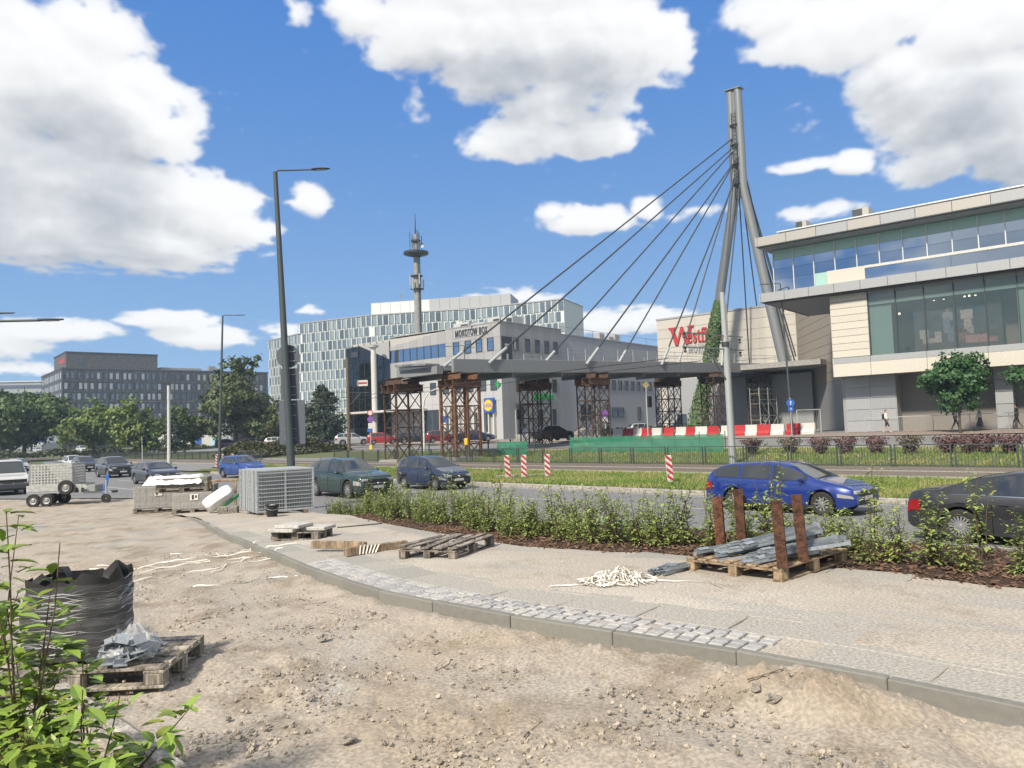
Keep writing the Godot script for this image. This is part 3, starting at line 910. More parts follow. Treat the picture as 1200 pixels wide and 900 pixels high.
func make_buildings() -> void:
	mat("cream", lin(0.72, 0.69, 0.61), 0.7, 0.0, "tiny", 0.5)
	mat("cream_b", lin(0.70, 0.665, 0.59), 0.7, 0.0, "tiny", 0.5)
	mat("clad_grey", lin(0.45, 0.475, 0.505), 0.55, 0.25, "tiny", 0.5)
	mat("clad_grey_b", lin(0.42, 0.445, 0.475), 0.55, 0.25, "tiny", 0.5)
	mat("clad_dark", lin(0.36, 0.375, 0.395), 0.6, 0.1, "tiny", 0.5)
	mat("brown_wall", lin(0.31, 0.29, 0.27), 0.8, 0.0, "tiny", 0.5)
	mat("joint_dark", lin(0.36, 0.36, 0.35), 0.9)
	mat("mullion", lin(0.55, 0.57, 0.58), 0.5, 0.4)
	mat("mullion_dark", lin(0.05, 0.06, 0.065), 0.5, 0.4)
	mat("frosted", lin(0.30, 0.48, 0.45), 0.3)
	mat("roof_metal", lin(0.52, 0.505, 0.48), 0.5, 0.3, "tiny", 0.5)
	mat("office_dark", lin(0.075, 0.082, 0.098), 0.7, 0.0, "fine", 0.1)
	mat("office_dark_b", lin(0.105, 0.105, 0.115), 0.7, 0.0, "fine", 0.1)
	var mirror := mat("mirror_glass", lin(0.40, 0.46, 0.54), 0.04, 1.0)
	var mirror2 := mat("mirror_glass_b", lin(0.33, 0.40, 0.49), 0.05, 1.0)
	var gl := glass("shop_glass", lin(0.05, 0.09, 0.10), 0.3, 0.03)
	mat("dark_glass", lin(0.035, 0.05, 0.065), 0.06).metallic_specular = 0.9
	mat("black_glass", lin(0.055, 0.07, 0.085), 0.03, 0.9)
	make_mall(mirror, mirror2, gl)
	make_hall()
	make_box_office()
	make_glass_office()
	make_dark_office()
	make_far_houses()

func make_mall(mirror: Material, mirror2: Material, gl: Material) -> void:
	var b := thing("shopping_mall", "cream and grey mall with glazed shop front and overhanging flat roof", "shopping mall", Vector3(26.9, 1.5, -64), MALL_TURN)
	var E := 46.0
	# street level: grey clad piers and dark recesses under the overhang
	bb(b, "wall", 0.25, 4.2, -0.4, 4.7, -12.0, -2.04, M.joint_dark)
	for r in 5:
		for c in 2:
			bb(b, "cladding_panel", 0.3 + c * 1.96, 2.2 + c * 1.96, 0.02 + r * 0.94, 0.93 + r * 0.94, -2.04, -1.99, [M.clad_grey, M.clad_grey_b][(r + c) % 2], 0.01)
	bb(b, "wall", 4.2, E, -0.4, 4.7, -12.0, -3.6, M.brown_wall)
	for k in 5:
		var x := 11.1 + k * 7.6
		for r in 5:
			bb(b, "cladding_panel", x, x + 1.15, 0.02 + r * 0.94, 0.93 + r * 0.94, -3.6, -2.0, [M.clad_grey, M.clad_grey_b][(r + k) % 2], 0.01)
	# soffit and floor of the overhanging storey
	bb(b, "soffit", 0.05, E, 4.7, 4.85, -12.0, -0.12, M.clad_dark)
	var x := 0.0
	var k2 := 0
	while x < E:
		var x1 := 2.9 if k2 == 0 else x + 4.1
		bb(b, "spandrel_panel", x + 0.01, x1 - 0.01, 4.66, 5.72, -0.3, 0.0, M.cream, 0.015)
		bb(b, "sill_panel", x + 0.01, x1 - 0.01, 5.73, 6.22, -0.3, -0.02, M.clad_grey, 0.012)
		x = x1; k2 += 1
	bb(b, "wall", 0.02, E, 4.86, 6.2, -12.0, -0.31, M.joint_dark)
	# boarded corner of horizontal panels
	bb(b, "wall", 0.06, 2.88, 6.22, 11.5, -12.0, -0.1, M.joint_dark)
	for r in 9:
		bb(b, "cladding_panel", 0.02, 2.9, 6.25 + r * 0.583, 6.25 + (r + 1) * 0.583 - 0.025, -0.1, 0.0, [M.cream, M.cream_b][r % 2], 0.012)
	for r in 9:   # the same boards on the end wall
		bb(b, "cladding_panel", -0.06, 0.04, 6.25 + r * 0.583, 6.25 + (r + 1) * 0.583 - 0.025, -12.0, -0.12, [M.cream_b, M.cream][r % 2], 0.012)
	bb(b, "end_wall", -0.05, 0.01, 4.68, 6.22, -12.0, -0.02, M.cream_b)
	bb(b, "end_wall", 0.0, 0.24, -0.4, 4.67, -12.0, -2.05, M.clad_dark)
	# glazed shop front
	for i in 20:
		var px := 2.92 + i * 2.05
		var p := bb(b, "pane", px + 0.03, px + 2.02, 6.24, 11.2, -0.16, -0.13, gl)
		bb(p, "mullion", -1.035, -0.965, -2.48, 2.48, -0.06, 0.1, M.mullion_dark)
		bb(b, "frosted_panel", px + 0.03, px + 2.02, 10.35, 11.19, -0.3, -0.2, M.frosted)
		bb(b, "frosted_panel", px + 0.03, px + 2.02, 11.2, 11.54, -0.32, -0.15, M.clad_grey)
	for a in [[2.95, 4.6], [13.1, 13.9], [21.0, 22.4]]:
		bb(b, "frosted_panel", a[0], a[1], 6.24, 10.3, -0.5, -0.4, M.frosted)
	mat("shop_back", lin(0.24, 0.25, 0.26), 0.9); mat("shop_floor", lin(0.2, 0.19, 0.18), 0.6)
	bb(b, "shop_floor", 2.9, E, 6.0, 6.21, -11.9, -0.32, M.shop_floor)
	bb(b, "shop_ceiling", 2.9, E, 11.3, 11.5, -11.9, -0.34, M.shop_back)
	bb(b, "shop_back_wall", 2.9, E, 6.2, 11.3, -7.0, -6.8, M.shop_back)
	mat("tan_wall", lin(0.30, 0.25, 0.2), 0.8)
	bb(b, "shop_screen", 12.0, 13.1, 6.22, 10.3, -3.0, -2.9, M.tan_wall)
	var lampm := mat("spot_lamp", lin(0.9, 0.85, 0.7), 0.5); lampm.emission_enabled = true; lampm.emission = Color(1, 0.93, 0.8); lampm.emission_energy_multiplier = 3.0
	for lp in [[5.0, 9.5, -1.2], [9.6, 10.3, -1.6], [9.9, 10.34, -1.7], [7.4, 10.3, -2.0], [8.1, 10.3, -2.0], [10.3, 10.3, -1.8], [6.3, 10.2, -2.4]]:
		part(b, "spotlight", MB.new().lathe([Vector2(0.0, -0.08), Vector2(0.07, -0.06), Vector2(0.07, 0.08), Vector2(0.0, 0.09)], 8, Transform3D(Basis.IDENTITY, Vector3(lp[0], lp[1], lp[2]))), lampm)
	# fashion poster inside: flat print of pale figures on a dusky ground
	var poster := part(b, "poster", MB.new().box(Vector3.ZERO, Vector3(6.0, 3.95, 0.04)), poster_material(), Transform3D(Basis.IDENTITY, Vector3(9.0, 8.25, -1.2)))
	# ledge that runs out beyond the corner
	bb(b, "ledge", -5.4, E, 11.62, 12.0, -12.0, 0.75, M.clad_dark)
	x = -5.5
	while x < E:
		bb(b, "fascia_panel", x + 0.01, x + 2.04, 11.58, 12.36, 0.75, 0.95, [M.clad_grey, M.clad_grey_b][int(x + 10) % 2], 0.015)
		x += 2.05
	bb(b, "fascia_panel", -5.65, -5.51, 11.58, 12.36, -12.0, 0.95, M.clad_grey, 0.015)
	bb(b, "gutter", -5.3, E, 11.46, 11.57, 0.3, 0.72, M.mullion_dark)
	bb(b, "ledge_top", -5.4, E, 12.001, 12.3, -12.0, 0.74, M.clad_grey_b)
	# top storey
	bb(b, "wall", -0.25, 2.75, 12.3, 13.72, -3.0, -0.55, M.cream)
	bb(b, "ribbon_panel", 2.76, 9.0, 12.32, 13.5, -1.0, -0.6, M.mirror_glass)
	for i in 5: bb(b, "ribbon_panel", 9.02 + i * 6.2, 15.2 + i * 6.2, 12.32, 13.5, -1.0, -0.6, [mirror, mirror2][i % 2])
	bb(b, "sill_rail", 2.76, E, 13.51, 13.72, -1.0, -0.5, M.white)
	for i in 29:
		var px := -4.85 + i * 1.75
		if px > E - 2: break
		var low := 12.32 if px < -0.6 else 13.74
		var rows := [[14.64, 15.42, mirror], [13.74, 14.62, mirror2]]
		if px < -0.6: rows.append([12.32, 13.72, [mirror, M.frosted][i % 3 / 2]])
		for r in rows: bb(b, "pane", px + 0.03, px + 1.72, r[0], r[1], -0.82, -0.78, r[2])
		bb(b, "frosted_panel", px + 0.03, px + 1.72, 15.44, 16.3, -0.82, -0.77, M.frosted)
		bb(b, "mullion", px - 0.035, px + 0.035, low, 16.3, -0.86, -0.68, M.mullion)
	bb(b, "end_glazing", -4.91, -4.85, 12.32, 16.3, -11.0, -0.84, mirror)
	bb(b, "core", -4.8, E, 12.31, 16.4, -12.0, -1.05, M.clad_grey)
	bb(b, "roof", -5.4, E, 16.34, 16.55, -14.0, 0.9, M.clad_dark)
	x = -5.5
	while x < E:
		bb(b, "roof_panel", x + 0.01, x + 2.5, 16.5, 17.3, 0.9, 1.1, [M.roof_metal, M.clad_grey][0 if int(x * 2) % 3 else 1], 0.02)
		x += 2.51
	bb(b, "roof_panel", -5.7, -5.51, 16.5, 17.3, -14.0, 1.1, M.roof_metal, 0.02)
	bb(b, "roof_edge", -5.6, E, 16.42, 16.5, 0.2, 1.16, M.mullion_dark)
	bb(b, "roof_deck", -5.5, E, 16.56, 17.2, -14.0, 0.89, M.clad_grey)
	bb(b, "parapet", -4.4, E, 17.2, 17.95, -12.0, -1.2, M.roof_metal)
	bb(b, "parapet_cap", -4.5, E, 17.951, 18.05, -12.0, -1.05, M.mullion)
	for u in [[-3.2, 0.9, 0.9], [1.6, 1.3, 1.0], [9.5, 1.3, 0.35], [12.2, 1.3, 0.35], [14.8, 1.4, 0.35], [17.4, 1.4, 0.35]]:
		var rb := bb(b, "roof_unit", u[0], u[0] + u[1], 18.06, 18.06 + u[2], -4.0, -2.4, M.roof_metal, 0.04)
		if u[2] > 0.5: bb(rb, "vent", -u[1] / 2 - 0.02, u[1] * 0.1, -u[2] * 0.4, u[2] * 0.42, 0.7, 0.83, M.mullion_dark)

func poster_material() -> StandardMaterial3D:
	var im := Image.create_empty(260, 200, false, Image.FORMAT_RGB8)
	var nz := noise(301, 0.02, 4)
	for j in 200:
		for i in 260:
			var f := nz.get_noise_2d(i, j * 2.0)
			var c := Color(0.20, 0.25, 0.32).lerp(Color(0.34, 0.36, 0.40), clampf(0.5 + f, 0, 1))
			if j > 130 + f * 30: c = Color(0.36, 0.31, 0.28).lerp(Color(0.27, 0.25, 0.25), clampf(0.5 + f * 2.0, 0, 1))
			im.set_pixel(i, j, c)
	# pale printed figures: each an upright, a seated or a lying shape of soft lumps
	var figs := [
		[[104, 45, 7, 8, Color(0.62, 0.52, 0.47)], [104, 68, 15, 17, Color(0.70, 0.70, 0.73)], [100, 105, 11, 28, Color(0.55, 0.60, 0.68)], [110, 140, 9, 28, Color(0.50, 0.56, 0.65)]],
		[[158, 42, 7, 8, Color(0.25, 0.20, 0.18)], [160, 66, 18, 18, Color(0.86, 0.83, 0.78)], [162, 102, 12, 22, Color(0.80, 0.77, 0.72)], [168, 128, 10, 16, Color(0.74, 0.70, 0.66)]],
		[[34, 105, 7, 9, Color(0.3, 0.24, 0.21)], [30, 130, 14, 18, Color(0.78, 0.76, 0.74)], [48, 158, 24, 10, Color(0.74, 0.71, 0.68)], [72, 146, 10, 22, Color(0.80, 0.76, 0.70)]],
		[[136, 128, 7, 8, Color(0.3, 0.22, 0.2)], [150, 150, 16, 14, Color(0.60, 0.42, 0.36)], [184, 164, 32, 15, Color(0.80, 0.60, 0.58)], [215, 172, 28, 9, Color(0.76, 0.55, 0.54)]]]
	for fg in figs:
		for e in fg:
			for j in range(int(e[1] - e[3]), int(e[1] + e[3]) + 1):
				for i in range(int(e[0] - e[2]), int(e[0] + e[2]) + 1):
					if i < 0 or j < 0 or i > 259 or j > 199: continue
					var d := pow((i - e[0]) / e[2], 2.0) + pow((j - e[1]) / e[3], 2.0) + nz.get_noise_2d(i * 6.0, j * 6.0) * 0.6
					if d < 1.0: im.set_pixel(i, j, (e[4] as Color).darkened(clampf(0.25 * nz.get_noise_2d(i * 9.0, j * 4.0) + 0.1, 0, 0.4)))
	var m := StandardMaterial3D.new()
	m.albedo_texture = ImageTexture.create_from_image(im)
	m.roughness = 0.6
	M["poster"] = m
	return m

func make_hall() -> void:
	var b := thing("mall_hall", "windowless cream panelled hall with big red script sign behind the footbridge", "hall", Vector3(21.5, 1.5, -112), MALL_TURN)
	bb(b, "wall", 0.0, 24.0, -0.4, 16.5, -30.0, -0.1, M.joint_dark)
	mat("hall_panel", lin(0.62, 0.60, 0.55), 0.7, 0.0, "tiny", 0.4)
	mat("hall_panel_b", lin(0.59, 0.57, 0.525), 0.7, 0.0, "tiny", 0.4)
	mat("tan_panel", lin(0.40, 0.36, 0.305), 0.75, 0.0, "tiny", 0.4)
	for r in 12:
		for c in 4:
			bb(b, "cladding_panel", c * 6.0 + 0.015, c * 6.0 + 5.985, 0.05 + r * 1.37, 0.05 + (r + 1) * 1.37 - 0.04, -0.1, 0.0, [M.hall_panel, M.hall_panel_b, M.hall_panel][(r + c) % 3])
	bb(b, "coping", -0.1, 24.1, 16.5, 16.75, -30.0, 0.08, M.clad_grey)
	# short return wall towards the mall, tan boards
	var w := Node3D.new(); w.name = numbered(b, "return_wall"); b.add_child(w)
	w.position = Vector3(20.2, 0, 0.0); w.rotation.y = 0.565
	for r in 11:
		bb(w, "cladding_panel", -0.06, 0.06, 5.4 + r * 1.05, 5.4 + (r + 1) * 1.05 - 0.035, 0.1, 23.0, [M.tan_panel, M.cream_b][0])
	bb(w, "wall", 0.07, 1.0, -0.4, 16.6, 0.1, 23.0, M.clad_dark)
	bb(w, "wall", -0.05, 0.069, -0.4, 5.38, 0.1, 23.0, M.clad_dark)
	# signs
	lettering(b, "W", 2.6, Vector3(3.9, 13.85, 0.1), M.red, "Droid Serif", false, 0.25)
	lettering(b, "estfield", 1.9, Vector3(7.5, 13.62, 0.1), M.red, "Droid Serif", false, 0.25, 5.2)
	mat("letter_grey", lin(0.22, 0.23, 0.25), 0.5)
	lettering(b, "MOKOTÓW", 0.95, Vector3(7.2, 11.75, 0.08), M.letter_grey, "Droid Sans", false, 0.1, 4.6)
	# low lobby below the bridge with steel stair
	bb(b, "lobby", 4.0, 9.0, -0.4, 7.4, 0.01, 5.0, M.clad_grey)
	bb(b, "lobby", 9.2, 13.5, -0.4, 6.2, 0.01, 6.0, M.clad_grey_b)
	bb(b, "lobby_door", 5.2, 6.6, -0.4, 2.6, 5.0, 5.06, M.dark_glass)
	bb(b, "dock_wall", 13.6, 24.0, -0.4, 6.9, 0.01, 7.0, M.clad_dark)
	bb(b, "landing", 15.0, 27.0, 7.35, 7.95, 0.02, 13.0, M.concrete)
	# stair: two stringers, steps, railings
	var st := MB.new()
	st.bar(Vector3(2.0, 0.0, 6.4), Vector3(6.0, 3.6, 6.4), 0.1, 0.25); st.bar(Vector3(2.0, 0.0, 7.6), Vector3(6.0, 3.6, 7.6), 0.1, 0.25)
	part(b, "stair_stringer", st, M.steel_grey)
	for i in 18:
		bb(b, "step", 2.0 + i * 0.225, 2.26 + i * 0.225, 0.1 + i * 0.2, 0.15 + i * 0.2, 6.42, 7.58, M.steel_grey)
	var ra := MB.new()
	for zz in [6.4, 7.6]:
		ra.bar(Vector3(2.0, 1.0, zz), Vector3(6.0, 4.6, zz), 0.05)
		for i in 5: ra.bar(Vector3(2.0 + i, 0.9 * i, zz), Vector3(2.0 + i, 0.9 * i + 1.0, zz), 0.04)
	part(b, "railing", ra, M.steel_grey)

func make_box_office() -> void:
	var b := thing("office_block", "grey metal clad office block with lettering on its parapet and ground floor supermarket", "office building", Vector3(-1.4, 1.5, -105), MALL_TURN)
	mat("zinc", lin(0.49, 0.50, 0.515), 0.6, 0.2, "tiny", 0.5)
	mat("zinc_b", lin(0.455, 0.465, 0.48), 0.6, 0.2, "tiny", 0.5)
	mat("zinc_pale", lin(0.54, 0.555, 0.575), 0.7, 0.0, "tiny", 0.4)
	mat("wing_wall", lin(0.52, 0.55, 0.60), 0.7, 0.0, "tiny", 0.4)
	mat("green_sign", lin(0.01, 0.38, 0.08), 0.5)
	mat("banner", lin(0.03, 0.035, 0.05), 0.6)
	bb(b, "core", -32.0, -0.08, -0.4, 16.0, -14.4, -0.08, M.joint_dark)
	# left front, in tall cladding panels with a ribbon window cut at the third floor
	for c in 15:
		var x0 := -22.5 + c * 1.5; var x1 := x0 + 1.47
		var top := 16.2 - 0.11 * maxf(0.0, -x1 - 9.0)
		bb(b, "cladding_panel", x0, x1, 14.2, top, -0.08, 0.0, [M.zinc, M.zinc_b][c % 2])
		if x1 < -9.5:
			bb(b, "ribbon_pane", x0, x1, 12.25, 14.17, -0.07, -0.04, M.mirror_glass)
			bb(b, "mullion", x1 - 0.02, x1 + 0.05, 12.25, 14.17, -0.05, 0.02, M.mullion_dark)
		else:
			bb(b, "cladding_panel", x0, x1, 12.25, 14.17, -0.08, 0.0, [M.zinc_b, M.zinc][c % 2])
		bb(b, "cladding_panel", x0, x1, 9.2, 12.22, -0.08, 0.0, [M.zinc, M.zinc_b][(c + 1) % 2])
		bb(b, "cladding_panel", x0, x1, 5.4, 9.17, -0.08, 0.0, [M.zinc_pale, M.zinc][0])
		bb(b, "cladding_panel", x0, x1, -0.3, 5.37, -0.08, 0.0, M.zinc_pale)
	for wx in [-8.3, -6.0, -3.9, -1.8]: window(b, wx, 13.25, 1.1, 1.7, 0.01, M.mullion_dark, M.mirror_glass)
	for wx in [-13.2, -10.6, -8.2, -5.8, -3.4, -1.4]: window(b, wx, 7.7, 1.1, 1.7, 0.01, M.mullion_dark, M.dark_glass)
	# parapet sign
	bb(b, "sign_board", -8.6, -2.0, 14.75, 15.95, 0.001, 0.06, M.zinc_pale)
	lettering(b, "MOKOTÓW BOX", 0.98, Vector3(-5.3, 15.3, 0.1), M.banner, "Droid Sans", false, 0.1, 6.2)
	# supermarket front with white fins
	for i in 12:
		bb(b, "fin", -11.6 + i * 0.93, -11.42 + i * 0.93, 0.5, 4.9, 0.02, 0.5, M.white)
	for wx in [-10.2, -8.35, -6.5, -4.6, -2.8]: window(b, wx, 2.5, 0.7, 2.6, 0.01, M.mullion_dark, M.dark_glass)
	bb(b, "banner", -17.6, -12.2, 1.2, 4.6, 0.01, 0.08, M.banner)
	bb(b, "banner_print", -17.3, -15.2, 1.3, 4.5, 0.081, 0.09, M.clad_grey)
	lettering(b, "23", 1.7, Vector3(-16.2, 3.2, 0.1), M.white, "Droid Sans", false, 0.04)
	bb(b, "poster", -14.6, -13.2, 1.5, 4.2, 0.081, 0.12, M.dark_glass)
	var sg := bb(b, "sign_box", -2.75, -1.05, 3.7, 5.75, 0.3, 0.75, M.blue_sign, 0.03)
	part(sg, "sign_disc", MB.new().lathe([Vector2(0.82, -0.02), Vector2(0.82, 0.03), Vector2(0.0, 0.03)], 28, Transform3D(Basis(Vector3.RIGHT, PI / 2), Vector3(0, 0, 0.24))), M.red)
	part(sg, "sign_disc", MB.new().lathe([Vector2(0.77, -0.02), Vector2(0.77, 0.05), Vector2(0.0, 0.05)], 28, Transform3D(Basis(Vector3.RIGHT, PI / 2), Vector3(0, 0, 0.24))), M.yellow)
	lettering(sg, "LiDL", 0.5, Vector3(0, 0, 0.31), M.blue_sign, "Droid Sans", false, 0.03)
	var cr := MB.new().box(Vector3.ZERO, Vector3(0.8, 0.27, 0.12)).box(Vector3(0, 0.27, 0), Vector3(0.27, 0.27, 0.12)).box(Vector3(0, -0.27, 0), Vector3(0.27, 0.27, 0.12))
	part(b, "pharmacy_cross", cr, M.green_sign, Transform3D(Basis.IDENTITY, Vector3(-0.55, 7.6, 0.2)))
	# right front
	for c in 10:
		var z1 := -0.02 - c * 1.44; var z0 := z1 - 1.41
		for r in [[-0.3, 4.9], [4.93, 9.2], [9.23, 12.2], [12.23, 14.3], [14.33, 16.2]]:
			bb(b, "cladding_panel", -0.08, 0.0, r[0], r[1], z0, z1, [M.zinc, M.zinc_b][(c + int(r[0])) % 2])
	for wz in [-3.4, -6.0, -8.3, -10.6, -12.8]: window(b, 0.01, 13.3, 1.0, 1.75, wz, M.mullion_dark, M.mirror_glass, true)
	for wz in [-3.6, -12.2]: window(b, 0.01, 7.6, 1.0, 1.9, wz, M.mullion_dark, M.dark_glass, true)
	for wz in [-8.6, -11.9]: window(b, 0.01, 2.9, 0.9, 2.4, wz, M.mullion_dark, M.dark_glass, true)
	bb(b, "banner", 0.01, 0.1, 10.0, 14.2, -2.4, -0.2, M.banner)
	bb(b, "banner_print", 0.11, 0.12, 12.9, 13.2, -1.8, -0.8, M.white)
	bb(b, "banner_print", 0.11, 0.12, 10.4, 11.8, -1.5, -1.1, M.white)
	bb(b, "door_canopy", 0.01, 1.3, 4.6, 4.9, -4.9, -2.9, M.mullion_dark)
	bb(b, "entrance_door", 0.01, 0.06, 0.6, 4.4, -4.6, -3.2, M.dark_glass)
	bb(b, "entrance_steps", 0.01, 2.4, -0.3, 0.6, -5.6, -2.6, M.concrete)
	lettering(b, "APTEKA", 0.95, Vector3(0.12, 5.9, -9.4), M.green_sign, "Droid Sans", true, 0.1, 5.0)
	bb(b, "coping", -22.4, 0.1, 16.2, 16.32, -14.5, 0.06, M.zinc_b)
	# lower pale wing behind
	bb(b, "wing", -20.0, -0.3, -0.4, 15.5, -50.0, -14.5, M.wing_wall)
	bb(b, "wing_coping", -20.0, -0.2, 15.5, 15.7, -50.0, -14.51, M.zinc_b)
	for r in 9: bb(b, "wing_stairs", 0.1, 1.4 + r * 0.0, 0.1 + r * 0.12, 0.2 + r * 0.12, -16.0 - r * 0.3, -15.7 - r * 0.3, M.concrete)
	for i in 10: window(b, -0.29, 8.2, 1.0, 1.5, -23.3 - i * 2.05, M.mullion_dark, M.dark_glass, true)
	for a in [[-27.5, 3.6, 1.0, 2.6], [-29.5, 3.6, 1.6, 1.6], [-31.5, 3.6, 1.6, 1.6], [-37.5, 3.4, 1.0, 2.2], [-20.0, 3.6, 1.2, 2.4], [-22.0, 3.6, 1.2, 2.4], [-44.0, 3.4, 1.0, 2.2]]: window(b, -0.29, a[1], a[2], a[3], a[0], M.mullion_dark, M.dark_glass, true)
	bb(b, "loading_door", -0.29, -0.2, 0.0, 4.6, -26.0, -23.8, M.clad_dark)
	# black glass corner on the far left with its frame, canopy and round white column
	for c in 7:
		for r in 6:
			bb(b, "glass_pane", -33.0 + c * 1.5, -31.54 + c * 1.5, -0.2 + r * 2.62, -0.2 + (r + 1) * 2.62 - 0.05, -0.06, 0.02, [M.black_glass, M.dark_glass][1 if r < 1 else 0])
	bb(b, "glass_core", -33.0, -22.6, -0.3, 15.4, -14.0, -0.07, M.clad_grey)
	for c in 8: bb(b, "mullion", -33.05 + c * 1.5, -32.97 + c * 1.5, -0.2, 15.9, 0.021, 0.1, M.mullion_dark)
	bb(b, "top_rail", -33.05, -22.6, 15.5, 15.62, 0.021, 0.09, M.mullion_dark)
	bb(b, "screen", -31.8, -30.0, 13.9, 14.8, 0.1, 0.2, M.banner)
	var slope := PackedVector2Array([Vector2(-29.5, 15.6), Vector2(-22.45, 12.9), Vector2(-22.45, 15.65)])
	part(b, "cladding_gable", MB.new().prism(slope, 0.1, Transform3D(Basis.IDENTITY, Vector3(0, 0, 0.17))), M.zinc)
	bb(b, "canopy", -31.0, -14.5, 4.55, 4.85, 0.11, 4.2, M.white)
	part(b, "column", MB.new().lathe([Vector2(0.42, -0.4), Vector2(0.42, 13.0), Vector2(0.36, 14.6), Vector2(0.75, 14.7), Vector2(0.85, 15.0), Vector2(0.0, 15.05)], 18, Transform3D(Basis.IDENTITY, Vector3(-23.6, 0, 2.4))), M.white)
	# plant on the roof
	for u in [[-14.0, -10.8, 1.6], [-10.4, -7.6, 1.2], [-7.0, -4.6, 1.7], [-4.4, -2.2, 1.5]]:
		var rb := bb(b, "roof_unit", u[0], u[1], 16.33, 16.33 + u[2], -8.0, -5.5, M.zinc_pale, 0.05)
		bb(rb, "vent", 0.0, (u[1] - u[0]) * 0.46, -u[2] * 0.3, u[2] * 0.3, 1.25, 1.3, M.mullion_dark)
	for u in [[-3.0, -30.0, 1.6], [-3.0, -33.0, 1.2], [-3.0, -35.0, 1.7]]:
		bb(b, "roof_unit", u[0] - 1.2, u[0], 15.71, 15.71 + u[2], u[1] - 1.6, u[1], M.zinc_b, 0.05)
	part(b, "roof_rail", MB.new().bar(Vector3(-0.4, 16.8, -14.6), Vector3(-0.4, 16.8, -46), 0.05), M.steel_grey)
	for i in 8: part(b, "roof_rail_post", MB.new().bar(Vector3(-0.4, 15.71, -15.0 - i * 4.4), Vector3(-0.4, 16.8, -15.0 - i * 4.4), 0.05), M.steel_grey)

func make_glass_office() -> void:
	var b := thing("glass_office", "tall office with a chequered front of pale and dark glass panels", "office building", Vector3(0, 1.5, 0))
	mat("glass_pale", lin(0.25, 0.31, 0.345), 0.12, 0.3)
	mat("glass_blue", lin(0.13, 0.185, 0.235), 0.1, 0.4)
	mat("glass_deep", lin(0.08, 0.105, 0.13), 0.1, 0.3)
	mat("panel_white", lin(0.52, 0.56, 0.57), 0.5)
	var pts := [[-79.4, 251.0, 33.3], [-64.8, 236.0, 33.3], [-64.7, 235.0, 36.2], [-40.5, 223.0, 36.2], [-14.5, 218.0, 36.0], [14.6, 205.0, 35.8], [14.7, 205.0, 35.8]]
	var panes := []; var fins := []
	for i in pts.size() - 1:
		var a := Vector3(pts[i][0], 0, -pts[i][1]); var c := Vector3(pts[i + 1][0], 0, -pts[i + 1][1])
		var L := a.distance_to(c)
		if L < 2.0: continue
		var H: float = pts[i][2]
		var x := (c - a).normalized(); var z := x.cross(Vector3.UP)
		part(b, "wall", MB.new().box(Vector3(L / 2, H / 2, -8.1), Vector3(L, H, 16)), M.panel_white, Transform3D(Basis(x, Vector3.UP, z), a))
		var cols := int(L / 1.75); var w := L / cols
		for r in 12:
			for k in cols:
				var sh := w * 0.5 if r % 2 else 0.0
				var px := (k + 0.5) * w + sh
				if px > L - w * 0.4: continue
				panes.append([r, Transform3D(Basis(x, Vector3.UP, z), a + x * (px + w * 0.1) + Vector3.UP * (H - 1.6 - r * 2.95) + z * 0.05)])
				fins.append([r, Transform3D(Basis(x, Vector3.UP, z), a + x * (px - w * 0.42) + Vector3.UP * (H - 1.6 - r * 2.95) + z * 0.15)])
		part(b, "coping", MB.new().box(Vector3(L / 2, H + 0.15, -8.0), Vector3(L + 0.2, 0.3, 16.4)), M.clad_grey, Transform3D(Basis(x, Vector3.UP, z), a))
	panes.sort_custom(func(p, q): return p[0] < q[0])
	fins.sort_custom(func(p, q): return p[0] < q[0])
	pieces(b, "glass_panel", MB.new().box(Vector3.ZERO, Vector3(1.18, 2.5, 0.12)).mesh(), panes.map(func(p): return p[1]), [M.glass_pale, M.glass_blue, M.glass_blue, M.glass_deep, M.glass_pale, M.glass_blue])
	pieces(b, "fin", MB.new().box(Vector3.ZERO, Vector3(0.26, 2.86, 0.34)).mesh(), fins.map(func(p): return p[1]), [M.panel_white])
	# set-back top storey and dark lettering in front of it
	var a := Vector3(-41.0, 36.3, -226); var c := Vector3(0.5, 36.3, -218)
	var x := (c - a).normalized(); var z := x.cross(Vector3.UP); var L := a.distance_to(c)
	part(b, "penthouse", MB.new().box(Vector3(L / 2, 2.0, -6), Vector3(L, 4.2, 12)), M.clad_grey, Transform3D(Basis(x, Vector3.UP, z), a))
	for i in 14: part(b, "penthouse_panel", MB.new().box(Vector3((i + 0.5) * L / 14, 2.3, 0.05), Vector3(L / 14 - 0.1, 3.2, 0.1)), [M.panel_white, M.clad_grey][1 if i > 5 else 0], Transform3D(Basis(x, Vector3.UP, z), a))
	part(b, "mast", MB.new().bar(Vector3(-32, 36, -225), Vector3(-32, 43, -225), 0.2), M.steel_grey)

